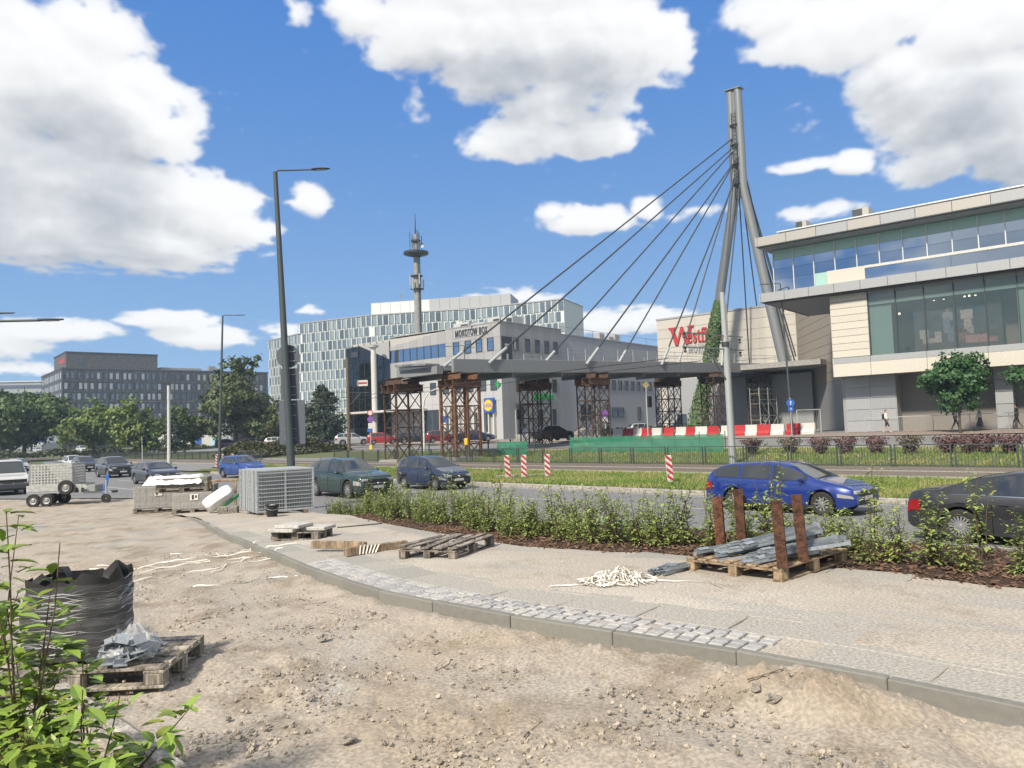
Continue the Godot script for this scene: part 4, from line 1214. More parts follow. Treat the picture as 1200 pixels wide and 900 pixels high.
func make_dark_office() -> void:
	var b := thing("dark_office", "dark slate office building with rows of narrow windows beyond the trees", "office building", Vector3(-152.8, 1.5, -260), 0.6946)
	bb(b, "wall", 0.0, 72.0, -1.0, 27.5, -41.0, 0.0, M.office_dark)
	bb(b, "coping", -0.2, 72.2, 27.5, 27.9, -41.2, 0.2, M.office_dark_b)
	bb(b, "penthouse", 1.5, 31.0, 27.9, 33.2, -24.0, -1.5, M.office_dark_b)
	bb(b, "penthouse_cap", 1.3, 31.2, 33.2, 33.6, -24.2, -1.3, M.office_dark)
	bb(b, "penthouse_window", 5.0, 7.0, 29.5, 31.4, -1.48, -1.4, M.dark_glass)
	bb(b, "roof_sign", 1.44, 1.5, 30.0, 31.5, -14.0, -4.0, M.red)
	bb(b, "roof_plant", 36.0, 50.0, 27.9, 29.8, -22.0, -12.0, M.clad_grey)
	bb(b, "roof_plant", 33.0, 38.0, 27.9, 29.2, -9.0, -5.0, M.clad_grey_b)
	bb(b, "roof_plant", 51.0, 53.5, 27.9, 30.2, -9.0, -6.0, M.clad_dark)
	mat("blind_pane", lin(0.30, 0.34, 0.38), 0.2); mat("far_pane", lin(0.12, 0.15, 0.19), 0.1, 0.5)
	var pl := []
	for r in 7:
		for c in 35:
			pl.append(Transform3D(Basis.IDENTITY, Vector3(1.2 + c * 2.0 + (0.5 if (r + c) % 3 == 0 else 0.0), 25.2 - r * 3.6, 0.02)))
	pieces(b, "window", MB.new().box(Vector3.ZERO, Vector3(0.95, 2.1, 0.16)).mesh(), pl, [M.far_pane, M.blind_pane, M.far_pane, M.blind_pane, M.dark_glass])
	var pr := []
	for r in 7: pr.append(Transform3D(Basis.IDENTITY, Vector3(36, 23.5 - r * 3.6, 0.02)))
	pieces(b, "string_course", MB.new().box(Vector3.ZERO, Vector3(72.0, 0.5, 0.3)).mesh(), pr, [M.office_dark_b])
	pl = []
	for r in 7:
		for c in 12: pl.append(Transform3D(Basis(Vector3.UP, -PI / 2), Vector3(-0.02, 25.2 - r * 3.6, -2.0 - c * 3.2)))
	pieces(b, "side_window", MB.new().box(Vector3.ZERO, Vector3(1.5, 2.2, 0.16)).mesh(), pl, [M.blind_pane, M.far_pane])
	var ribs := []
	for c in 36: ribs.append(Transform3D(Basis.IDENTITY, Vector3(0.2 + c * 2.0, 13.0, 0.1)))
	pieces(b, "rib", MB.new().box(Vector3.ZERO, Vector3(0.22, 27.6, 0.26)).mesh(), ribs, [M.office_dark])

func make_far_houses() -> void:
	# pale low block at the far left
	var b := thing("pale_block", "long pale low office block behind the trees at the avenue's far end", "office building", Vector3(-300, 1.5, -400), 0.2)
	bb(b, "wall", 0.0, 90.0, -1.0, 36.0, -30.0, 0.0, M.clad_grey)
	for r in 8: bb(b, "window_band", 1.0, 89.0, 3.0 + r * 4.2, 5.0 + r * 4.2, 0.001, 0.1, M.far_pane)
	bb(b, "coping", -0.5, 90.5, 36.0, 36.6, -30.5, 0.5, M.panel_white)
	# telecommunications tower
	var t := thing("telecom_tower", "slender concrete telecommunications tower with a round platform and antennas", "tower", Vector3(-18.1, 1.5, -150))
	part(t, "shaft", MB.new().lathe([Vector2(0.8, -0.5), Vector2(0.68, 16), Vector2(0.6, 30), Vector2(0.5, 36.5), Vector2(0.42, 40.6), Vector2(0.0, 40.7)], 20), mat("tower_concrete", lin(0.34, 0.35, 0.35), 0.85, 0.0, "faint", 0.2))
	part(t, "ladder", MB.new().box(Vector3(0.72, 18, 0.3), Vector3(0.2, 36, 0.4)), M.mullion_dark)
	part(t, "platform", MB.new().lathe([Vector2(0.5, 36.0), Vector2(2.45, 36.6), Vector2(2.5, 37.0), Vector2(0.45, 37.2)], 28), M.mullion_dark)
	part(t, "platform", MB.new().lathe([Vector2(0.4, 39.0), Vector2(0.95, 39.1), Vector2(0.95, 39.4), Vector2(0.4, 39.5)], 20), M.mullion_dark)
	for k in 6:
		var a := TAU * k / 6
		part(t, "antenna", MB.new().bar(Vector3(cos(a) * 1.15, 37.6, sin(a) * 1.15), Vector3(cos(a) * 1.15, 41.2 if k % 2 else 40.3, sin(a) * 1.15), 0.14), M.mullion_dark)
		part(t, "antenna", MB.new().bar(Vector3(cos(a) * 1.3, 29.4 + k % 2, sin(a) * 1.3), Vector3(cos(a) * 1.3, 31.5 + k % 2, sin(a) * 1.3), 0.22), M.clad_grey)
	for yy in [29.6, 32.2]: part(t, "antenna_ring", MB.new().lathe([Vector2(0.6, yy), Vector2(1.25, yy), Vector2(1.25, yy + 0.12), Vector2(0.6, yy + 0.12)], 16), M.mullion_dark)
	part(t, "spire", MB.new().tube([Vector3(0, 40.6, 0), Vector3(0, 42, 0), Vector3(0, 44.8, 0)], [0.22, 0.14, 0.06], 6), M.mullion_dark)
	part(t, "dish", MB.new().lathe([Vector2(0.0, 0.0), Vector2(0.45, 0.12), Vector2(0.5, 0.3)], 14, Transform3D(Basis(Vector3.RIGHT, PI / 2), Vector3(1.2, 38.2, 0.4))), M.clad_grey)
	# white hoarding with posters and kiosks, low, under the dark office
	var h := thing("site_hoarding", "white hoarding with printed posters in front of the dark office", "hoarding", Vector3(-100, 1.3, -205), 0.15)
	for i in 9:
		bb(h, "hoarding_panel", i * 2.05, i * 2.05 + 2.0, -0.3, 3.6, -0.1, 0.0, [M.white, M.panel_white][i % 2])
		if i % 3 == 1: bb(h, "poster", i * 2.05 + 0.3, i * 2.05 + 1.7, 0.5, 2.6, 0.001, 0.05, [M.mirror_glass, M.banner, M.blue_sign][i / 3])
	var kb := thing("kiosk", "pale blue and white kiosk beside the hoarding under the dark office", "kiosk", Vector3(-80, 1.3, -203), 0.15)
	mat("kiosk_blue", lin(0.32, 0.55, 0.68), 0.6)
	bb(kb, "wall", 0, 5.0, -0.3, 4.4, -3, 0, M.panel_white); bb(kb, "front_panel", 0.2, 2.2, 0.2, 3.0, 0.001, 0.08, M.kiosk_blue); bb(kb, "roof", -0.3, 5.3, 4.4, 4.7, -3.3, 0.4, M.cream)
	bb(kb, "shutter", 2.6, 4.7, 0.9, 3.2, 0.001, 0.08, M.clad_grey)

# ================================================================ footbridge
func deck_y(q: float) -> float:
	return 7.4 + (q - 38.3) * 0.0275

func leaf_shell(mb: MB, path: Array, radii: Array, count: int, size: float) -> void:
	# leaves clinging to a stem that follows path
	for i in count:
		var f := rng.randf() * (path.size() - 1)
		var k := mini(int(f), path.size() - 2)
		var p: Vector3 = (path[k] as Vector3).lerp(path[k + 1], f - k)
		var r: float = lerpf(radii[k], radii[k + 1], f - k) * rng.randf_range(0.75, 1.12)
		var a := rng.randf() * TAU
		var o := Vector3(cos(a), rng.randf_range(-0.3, 0.5), sin(a)).normalized()
		leaf(mb, p + Vector3(cos(a), 0, sin(a)) * r, o, size * rng.randf_range(0.6, 1.3))

# one leaf: a folded pair of triangles; colour varies leaf by leaf
func leaf(mb: MB, p: Vector3, o: Vector3, s: float) -> void:
	var t := o.cross(Vector3(rng.randf() - 0.5, rng.randf() - 0.2, rng.randf() - 0.5)).normalized()
	var w := t.cross(o).normalized()
	var tip := p + t * s
	var mid := p + t * s * 0.45 + o * s * 0.12
	mb.tri(p, mid + w * s * 0.34 - o * s * 0.1, tip)
	mb.tri(p, tip, mid - w * s * 0.34 - o * s * 0.1)

func leaf_mat(key: String, r: float, g: float, b: float) -> StandardMaterial3D:
	var m := mat(key, lin(r, g, b), 0.6)
	m.vertex_color_use_as_albedo = true
	m.cull_mode = BaseMaterial3D.CULL_DISABLED
	m.backlight_enabled = true; m.backlight = Color(0.35, 0.45, 0.15)
	return m

func make_bridge() -> void:
	mat("deck_paint", lin(0.30, 0.32, 0.345), 0.6, 0.1, "tiny", 0.3)
	mat("deck_under", lin(0.27, 0.29, 0.315), 0.7, 0.1, "tiny", 0.3)
	mat("pylon_paint", lin(0.25, 0.275, 0.30), 0.55, 0.2, "tiny", 0.3)
	mat("cable", lin(0.05, 0.055, 0.06), 0.5, 0.4)
	var b := thing("footbridge", "grey cable-stayed footbridge with an inclined two-legged pylon, cut off over the tram track", "bridge")
	# edge beams in welded lengths
	for side in [48.0, 54.0]:
		var q := 38.3 if side < 50 else 37.2
		var i := 0
		while q < 97.0:
			var q1 := minf(q + 6.3, 97.5)
			var y := (deck_y(q) + deck_y(q1)) * 0.5
			var a := sq(side, q, deck_y(q) + 0.56); var c := sq(side, q1 - 0.02, deck_y(q1) + 0.56)
			var z := (c - a).normalized(); var x := z.cross(Vector3.UP).normalized()
			part(b, "edge_beam", MB.new().cbox(Vector3.ZERO, Vector3(0.3, 1.12, a.distance_to(c)), 0.02), M.deck_paint, Transform3D(Basis(-x, z.cross(-x), z), (a + c) * 0.5))
			q = q1; i += 1
	var a0 := sq(51, 37.6, deck_y(37.6) + 0.35); var a1 := sq(51, 96, deck_y(90) + 0.35)
	var zz := (a1 - a0).normalized(); var xx := Vector3.UP.cross(zz).normalized()
	part(b, "deck_slab", MB.new().box(Vector3.ZERO, Vector3(5.68, 0.3, a0.distance_to(a1))), M.deck_under, Transform3D(Basis(xx, zz.cross(xx), zz), (a0 + a1) * 0.5))
	for i in 9:
		var q := 39.0 + i * 6.1
		part(b, "cross_beam", MB.new().box(Vector3.ZERO, Vector3(5.68, 0.55, 0.3), Basis(US, Vector3.UP, -NQ)), M.deck_under, Transform3D(Basis.IDENTITY, sq(51, q, deck_y(q) - 0.08)))
	# torn end: dark stubs of the removed span
	part(b, "cut_end", MB.new().box(Vector3.ZERO, Vector3(5.6, 0.62, 0.6), Basis(US, Vector3.UP, -NQ)), M.deck_under, Transform3D(Basis.IDENTITY, sq(51, 37.2, 7.62)))
	part(b, "cut_end", MB.new().box(Vector3.ZERO, Vector3(4.3, 0.16, 1.4), Basis(US, Vector3.UP, -NQ).rotated(NQ, 0.05)), M.steel_grey, Transform3D(Basis.IDENTITY, sq(51, 37.0, 8.2)))
	# railings
	for side in [48.05, 53.95]:
		var r := MB.new()
		for h in [1.15, 0.75]:
			r.bar(sq(side, 52, deck_y(52) + 1.12 + h), sq(side, 100, deck_y(92) + 1.12 + h), 0.04)
		part(b, "handrail", r, M.pole_pale)
		for i in 20:
			var q := 52.0 + i * 2.4
			part(b, "railing_post", MB.new().bar(sq(side, q, deck_y(minf(q, 90)) + 1.1), sq(side, q, deck_y(minf(q, 90)) + 2.28), 0.05), M.pole_pale)
	# pylon: two inclined tubes that meet and rise as a twin-tube blade with a plate between
	var near_leg := [sq(45.6, 91, 1.2), sq(48.2, 90, 18), sq(50.4, 89, 33), sq(50.45, 89, 46.2)]
	var far_leg := [sq(58.2, 88, 1.2), sq(54.6, 88.5, 18), sq(51.6, 89, 33), sq(51.55, 89, 45.9)]
	part(b, "pylon_leg", MB.new().tube(near_leg, [0.64, 0.62, 0.56, 0.5], 18), M.pylon_paint)
	part(b, "pylon_leg", MB.new().tube(far_leg, [0.64, 0.62, 0.56, 0.5], 18), M.pylon_paint)
	part(b, "pylon_plate", MB.new().box(sq(51, 89, 38.9), Vector3(1.15, 14.3, 0.5), Basis(US, Vector3.UP, -NQ)), M.pylon_paint)
	part(b, "pylon_cap", MB.new().box(sq(51, 89, 46.15), Vector3(2.3, 0.12, 1.15), Basis(US, Vector3.UP, -NQ).rotated(NQ, 0.1)), M.deck_under)
	var lad := MB.new()
	for o in [-0.28, 0.28]: lad.bar(sq(51 + o, 88.45, 31.5), sq(51 + o, 88.45, 43.0), 0.06)
	for i in 23: lad.bar(sq(50.72, 88.45, 31.8 + i * 0.5), sq(51.28, 88.45, 31.8 + i * 0.5), 0.05)
	for i in 4: lad.box(sq(51, 88.4, 33.5 + i * 2.6), Vector3(1.0, 0.12, 0.35), Basis(US, Vector3.UP, -NQ))
	part(b, "pylon_ladder", lad, M.cable)
	# stay cables, each with its pale anchor sleeve
	var k := 0
	for q in [42.0, 54.2, 66.0, 77.5]:
		for side in [53.9, 48.1]:
			var h := 39.6 - k * 0.85
			var top := sq(51.0 + (0.4 if side > 50 else -0.4), 88.6, h)
			var foot := sq(side, q, deck_y(q) + (1.0 if side > 50 else 0.75))
			if side < 50: foot -= US * 0.3
			var cb := part(b, "stay_cable", MB.new().tube([foot, top], 0.085, 8), M.cable)
			part(cb, "anchor_sleeve", MB.new().tube([foot, foot.lerp(top, 2.6 / foot.distance_to(top))], 0.15, 8), M.pole_pale)
			k += 1
	for j in 6:
		var side := [47.0, 47.4, 48.0, 53.4, 48.6, 53.0][j] as float
		part(b, "back_stay", MB.new().tube([sq(side, 93.5 + (j % 3) * 1.6, 10.2), sq(51 + (0.3 if side > 51 else -0.3), 89.4, 34.0 + j * 0.9)], 0.085, 8), M.cable)
	# ivy on both legs
	var ivy := MB.new()
	ivy.col = Color(1, 1, 1)
	for i in 5200:
		var g := rng.randf_range(0.6, 1.4)
		ivy.col = Color(g, g, g * rng.randf_range(0.7, 1.1))
		leaf_shell(ivy, [sq(58.2, 88, 1.2), sq(56.7, 88.2, 8.4), sq(55.0, 88.4, 16.0), sq(54.4, 88.5, 18.6)], [2.0, 1.05, 0.85, 0.6], 1, 0.42)
	part(b, "ivy", ivy, leaf_mat("ivy", 0.085, 0.16, 0.045))
	ivy = MB.new()
	for i in 2600:
		var g := rng.randf_range(0.6, 1.4)
		ivy.col = Color(g, g * rng.randf_range(0.75, 1.0), g * 0.9)
		leaf_shell(ivy, [sq(45.6, 91, 1.2), sq(46.3, 90.7, 5.5), sq(46.9, 90.5, 8.2)], [2.4, 1.6, 0.9], 1, 0.42)
	part(b, "ivy", ivy, leaf_mat("ivy_dry", 0.075, 0.085, 0.055))
	# temporary trestle towers under the deck
	var spots := [
		[54.0, 37.6, "dark_rust trestle", "slim rusty lattice trestle under the far corner of the cut bridge end"],
		[48.0, 39.0, "stout", "stout red-brown trestle with heavy girders under the near corner of the cut bridge end"],
		[54.0, 53.4, "slim", "dark lattice trestle under the footbridge behind the parked black car"],
		[48.0, 55.2, "slim", "rusty lattice trestle under the near bridge edge opposite the supermarket wing"],
		[54.0, 75.6, "slim", "dark lattice trestle standing among the red and white barriers"],
		[48.0, 76.0, "slim", "rusty trestle wrapped by the ivy of the tall pylon leg"],
		[48.0, 86.0, "slim", "rusty trestle next to the foot of the grey pylon leg"]]
	for i in spots.size():
		trestle(spots[i][0], spots[i][1], i == 1, spots[i][3])
	# grey tube scaffold at the pylon foot
	var sc := thing("scaffold", "grey tubular scaffold beside the pylon foot behind the barriers", "scaffold", sq(47.0, 82.0, 1.5), ANG)
	for x in [0.0, 2.0, 4.0]:
		for z in [0.0, 1.2]: part(sc, "standard", MB.new().bar(Vector3(x, -0.1, z), Vector3(x, 5.2, z), 0.06), M.pole_pale)
	for y in [1.9, 3.8, 5.0]:
		for z in [0.0, 1.2]: part(sc, "ledger", MB.new().bar(Vector3(-0.1, y, z), Vector3(4.1, y, z), 0.05), M.pole_pale)
		part(sc, "platform", MB.new().box(Vector3(2, y - 0.5, 0.6), Vector3(4.0, 0.06, 1.1)), M.wood_grey_b)
	for x in [0.0, 2.0]:
		part(sc, "brace", MB.new().bar(Vector3(x, 0.1, 1.24), Vector3(x + 2.0, 1.9, 1.24), 0.045), M.pole_pale)
		part(sc, "brace", MB.new().bar(Vector3(x + 2.0, 1.9, 1.24), Vector3(x, 3.8, 1.24), 0.045), M.pole_pale)

func trestle(s: float, q: float, stout: bool, label: String) -> void:
	var y0 := land(s, q)
	var H := deck_y(q) - y0
	var t := thing("trestle_tower", label, "trestle", sq(s, q, y0), ANG, "trestles under the footbridge")
	# local x follows q, local z follows -s
	var w := 1.25; var d := 0.9
	var cm: Material = M.rust_pale if stout else M.rust_dark
	var r := 0.2 if stout else 0.1
	var top := H - 1.18
	for x in ([-w, 0.0, w] if stout else [-w, -0.1, w]):
		for z in [-d, d]:
			part(t, "column", MB.new().bar(Vector3(x, -0.15, z), Vector3(x, top, z), r), cm)
	var lv := 4 if top > 4.0 else 2
	for i in lv:
		var y1 := top * i / lv; var y2 := top * (i + 1) / lv
		for z in [-d, d]:
			part(t, "tie", MB.new().bar(Vector3(-w, y2 - 0.06, z), Vector3(w, y2 - 0.06, z), 0.08), cm)
			for x in [-w, 0.0]:
				part(t, "brace", MB.new().bar(Vector3(x, y1, z), Vector3(x + w, y2, z), 0.055), cm)
				part(t, "brace", MB.new().bar(Vector3(x + w, y1, z), Vector3(x, y2, z), 0.055), cm)
		for x in [-w, w]:
			part(t, "brace", MB.new().bar(Vector3(x, y1, -d), Vector3(x, y2, d), 0.055), cm)
			part(t, "tie", MB.new().bar(Vector3(x, y2 - 0.06, -d), Vector3(x, y2 - 0.06, d), 0.08), cm)
	for z in [-d, 0.0, d]:
		part(t, "girder", i_beam(2 * w + 0.5, 0.6, 0.3), M.rust_pale if stout or int(q) % 2 else M.rust_dark, Transform3D(Basis.IDENTITY, Vector3(0, top + 0.31, z)))
	for x in [-w * 0.7, w * 0.7]:
		part(t, "girder", i_beam(2 * d + 0.6, 0.55, 0.3), M.rust_dark if not stout else M.rust_pale, Transform3D(Basis(Vector3.UP, PI / 2), Vector3(x, top + 0.895, 0)))
	part(t, "footing", MB.new().box(Vector3(0, 0.06, 0), Vector3(2 * w + 0.8, 0.3, 2 * d + 0.8)), M.concrete)

func i_beam(len: float, h: float, w: float) -> MB:
	return MB.new().box(Vector3.ZERO, Vector3(len, h - 0.06, 0.04)).box(Vector3(0, h / 2 - 0.02, 0), Vector3(len, 0.04, w)).box(Vector3(0, -h / 2 + 0.02, 0), Vector3(len, 0.04, w))

# ================================================================ street furniture
func lamp_head(parent: Node, X: Transform3D, m: Material) -> void:
	# flat shell tapering to its tip, 0.65 m long along +x
	var g := []
	for i in 9:
		var t := i / 8.0
		var w := 0.13 * sqrt(maxf(0.0, 1.0 - pow(2.0 * t - 0.9, 2.0) * 0.8)) + 0.01
		var row := PackedVector3Array()
		for k in 9:
			var a := TAU * k / 8.0
			row.append(Vector3(t * 0.66, 0.055 * (1.0 - 0.5 * t) * maxf(sin(a), -0.35), cos(a) * w))
		g.append(row)
	var o := part(parent, "lamp_head", MB.new().grid(g), m, X)
	part(o, "lens", MB.new().box(Vector3(0.34, -0.022, 0), Vector3(0.34, 0.012, 0.16)), M.clad_grey)

func street_lamp(label: String, base: Vector3, H: float, lean: Vector3, arm: float, turn: float, r0 := 0.11, m: Material = null, group := "street lamps") -> Node3D:
	if m == null: m = M.pole_dark
	var t := thing("street_lamp", label, "street lamp", base, 0.0, group)
	var top := Vector3(0, H, 0) + lean
	part(t, "pole", MB.new().tube([Vector3(0, -0.2, 0), lean * 0.35 + Vector3(0, H * 0.35, 0), top], [r0, r0 * 0.85, r0 * 0.5], 12), m)
	part(t, "base_sleeve", MB.new().tube([Vector3(0, -0.2, 0), Vector3(0, 1.2, 0) + lean * 1.2 / H], r0 * 1.25, 12), m)
	var d := Vector3(cos(turn), 0, -sin(turn))
	var tip := top + d * arm + Vector3.UP * 0.02
	part(t, "arm", MB.new().tube([top - Vector3.UP * 0.05, top + d * 0.1 + Vector3.UP * 0.06, tip], 0.035, 8), m)
	lamp_head(t, Transform3D(Basis(Vector3.UP, turn), tip - d * 0.05), m)
	return t

func make_street() -> void:
	# lamp with the sign backs
	var L := street_lamp("tall dark lamp post carrying the backs of a round and two rectangular signs", Vector3(-8.05, 0.0, -28.0), 12.5, Vector3(-0.48, 0, 0), 1.45, -0.06, 0.16)
	var sg := thing("road_sign", "backs of one round and two rectangular road signs on the tall lamp post", "road sign", Vector3(-8.2, 3.35, -28.22))
	part(sg, "round_plate", MB.new().lathe([Vector2(0.42, -0.012), Vector2(0.43, 0.0), Vector2(0.42, 0.012), Vector2(0.0, 0.012)], 30, Transform3D(Basis(Vector3.RIGHT, PI / 2), Vector3(-0.03, 2.28, 0))), M.sign_back)
	part(sg, "round_plate_face", MB.new().lathe([Vector2(0.41, 0.0), Vector2(0.0, 0.001)], 30, Transform3D(Basis(Vector3.RIGHT, -PI / 2), Vector3(-0.03, 2.28, -0.014))), M.white)
	part(sg, "upper_plate", MB.new().cbox(Vector3(0.02, 1.26, 0), Vector3(0.68, 1.14, 0.022), 0.008), M.sign_back)
	part(sg, "lower_plate", MB.new().cbox(Vector3(0.09, -0.16, 0), Vector3(0.95, 1.62, 0.022), 0.008), mat("sign_back_b", lin(0.115, 0.135, 0.18), 0.5, 0.0, "tiny", 0.8))
	for y in [2.45, 2.1, 1.6, 1.15, 0.85, 0.5, 0.1, -0.4, -0.75]:
		part(sg, "clamp", MB.new().box(Vector3(0.03, y, 0.03), Vector3(0.42, 0.03, 0.04)), M.galv)
	street_lamp("tall dark green lamp post standing on the grass median near the striped beacons", Vector3(-25.3, 0.2, -66.0), 13.2, Vector3(0.45, 0, 0), 1.3, 0.05, 0.14)
	street_lamp("low dark lamp with a domed head hanging over the sandy yard", Vector3(-15.4, 0.2, -20.3), 5.75, Vector3.ZERO, 2.9, 0.0, 0.09)
	street_lamp("dark lamp with a small head further along the yard edge", Vector3(-26.2, 0.1, -36.3), 8.9, Vector3.ZERO, 2.0, 0.0, 0.09)
	street_lamp("thin green lamp post beside the mall end of the footbridge", Vector3(24.0, 1.38, -66.3), 13.2, Vector3(-0.35, 0, 0), 1.2, PI, 0.1)
	var bl := street_lamp("two-armed lamp post before the grey office's parapet lettering", Vector3(-5.6, 1.4, -92.0), 11.6, Vector3.ZERO, 1.9, PI, 0.09)
	part(bl, "arm", MB.new().tube([Vector3(0, 11.5, 0), Vector3(0.8, 11.35, 0.4)], 0.035, 8), M.pole_dark)
	lamp_head(bl, Transform3D(Basis(Vector3.UP, -0.4), Vector3(0.75, 11.35, 0.38)), M.pole_dark)
	# white curved lamp
	var ar := thing("arched_lamp", "white lamp post with an arched top near the trestles", "street lamp", Vector3(-9.1, 1.0, -78.0), 0.0, "street lamps")
	part(ar, "pole", MB.new().tube([Vector3(0, -0.2, 0), Vector3(0, 4.2, 0), Vector3(0.15, 5.1, 0), Vector3(0.6, 5.8, 0), Vector3(1.3, 6.1, 0), Vector3(1.9, 6.1, 0)], [0.11, 0.09, 0.08, 0.07, 0.06, 0.05], 10), M.white)
	part(ar, "lamp_head", MB.new().cbox(Vector3(2.1, 6.08, 0), Vector3(0.5, 0.08, 0.22), 0.02), M.white)
	# tram masts with brackets
	var mast := thing("tram_mast", "pale grey tram mast with cross brackets in front of the green netting", "tram mast", sq(22.9, 37.75, 0.3), ANG, "tram masts")
	part(mast, "pole", MB.new().tube([Vector3(0, -0.2, 0), Vector3(-0.08, 5.0, 0), Vector3(-0.2, 9.6, 0)], [0.19, 0.17, 0.13], 14), M.pole_pale)
	part(mast, "rib", MB.new().bar(Vector3(0.1, 0, 0.14), Vector3(-0.08, 9.0, 0.13), 0.06), M.clad_grey)
	for y in [7.1, 6.35]:
		part(mast, "bracket", MB.new().bar(Vector3(-4.2, y, 0), Vector3(1.7, y + 0.1, 0), 0.06), M.steel_grey)
		for x in [-4.0, -1.6, 1.4]: part(mast, "insulator", MB.new().lathe([Vector2(0.03, -0.3), Vector2(0.09, -0.25), Vector2(0.04, -0.15), Vector2(0.09, -0.05), Vector2(0.03, 0.0)], 8, Transform3D(Basis.IDENTITY, Vector3(x, y + 0.02, 0))), M.mullion_dark)
	part(mast, "strut", MB.new().bar(Vector3(-0.1, 4.6, 0), Vector3(-1.9, 6.35, 0), 0.07), M.steel_grey)
	part(mast, "clamp", MB.new().lathe([Vector2(0.22, -0.12), Vector2(0.22, 0.12)], 14, Transform3D(Basis.IDENTITY, Vector3(-0.12, 6.7, 0))), M.mullion_dark)
	var places := [[89.0, 30.4, "white tram mast standing by the track in front of the dark office", M.white, 8.7], [79.0, 47.3, "brown tram mast carrying a small red and white notice beside the pine", mat("mast_brown", lin(0.20, 0.14, 0.075), 0.8, 0.1, "rust", 0.5), 11.0], [165.0, 38.0, "thin ochre tram mast far down the track by the left trees", M.mast_brown, 9.5]]
	for p in places:
		var m2 := thing("tram_mast", p[2], "tram mast", on_land(p[0], p[1]), ANG, "tram masts")
		part(m2, "pole", MB.new().tube([Vector3(0, -0.2, 0), Vector3(0, p[4], 0)], [0.2, 0.15], 10), p[3])
		part(m2, "bracket", MB.new().bar(Vector3(-2.5, 6.9, 0), Vector3(3.0, 6.9, 0), 0.06), M.steel_grey)
		part(m2, "strut", MB.new().bar(Vector3(0, 5.2, 0), Vector3(1.8, 6.9, 0), 0.06), M.steel_grey)
		if p[0] < 80.0:
			part(m2, "notice", MB.new().box(Vector3(1.9, 8.0, 0.1), Vector3(1.3, 0.7, 0.05), Basis(Vector3.UP, -ANG)), M.white)
			part(m2, "notice_print", MB.new().box(Vector3(1.92, 8.0, 0.14), Vector3(1.0, 0.22, 0.05), Basis(Vector3.UP, -ANG)), M.red)
	for w in [[32.3, 6.0], [35.3, 6.0]]:
		var o := part(self, "overhead_wire", MB.new().tube([sq(23, w[0], w[1]), sq(56, w[0], w[1] - 0.25), sq(89, w[0], w[1] - 0.1), sq(220, w[0], w[1])], 0.02, 5), M.black)
		tag(o, "thin black contact wire over the tram rails %s the low railing" % ("farther from" if w[0] < 34.0 else "next to"), "wire", "tram contact wires")
	tram_fence()
	barriers()
	beacons()
	signals()

func tram_fence() -> void:
	var f := thing("tram_fence", "low dark steel railing of bar panels along the far side of the tram track", "fence")
	var fm := mat("fence_dark", lin(0.055, 0.07, 0.07), 0.6, 0.3)
	var bars := MB.new()
	for i in 17: bars.box(Vector3(0.14 + i * 0.13, 0.56, 0), Vector3(0.016, 0.9, 0.016))
	var bm := bars.mesh()
	var fr := MB.new().box(Vector3(0.03, 0.52, 0), Vector3(0.06, 1.14, 0.06)).box(Vector3(2.37, 0.52, 0), Vector3(0.06, 1.14, 0.06)).box(Vector3(1.2, 1.06, 0), Vector3(2.28, 0.05, 0.05)).box(Vector3(1.2, 0.12, 0), Vector3(2.28, 0.04, 0.04)).mesh()
	for i in 62:
		var s := -6.0 + i * 2.52
		if i > 27 and i < 34: continue
		var X := Transform3D(Basis(-US, Vector3.UP, NQ), sq(s + 2.4, 36.95, 0.3))
		var p := part(f, "panel_frame", fr, fm, X)
		stuff(p, "bars", bm, fm)

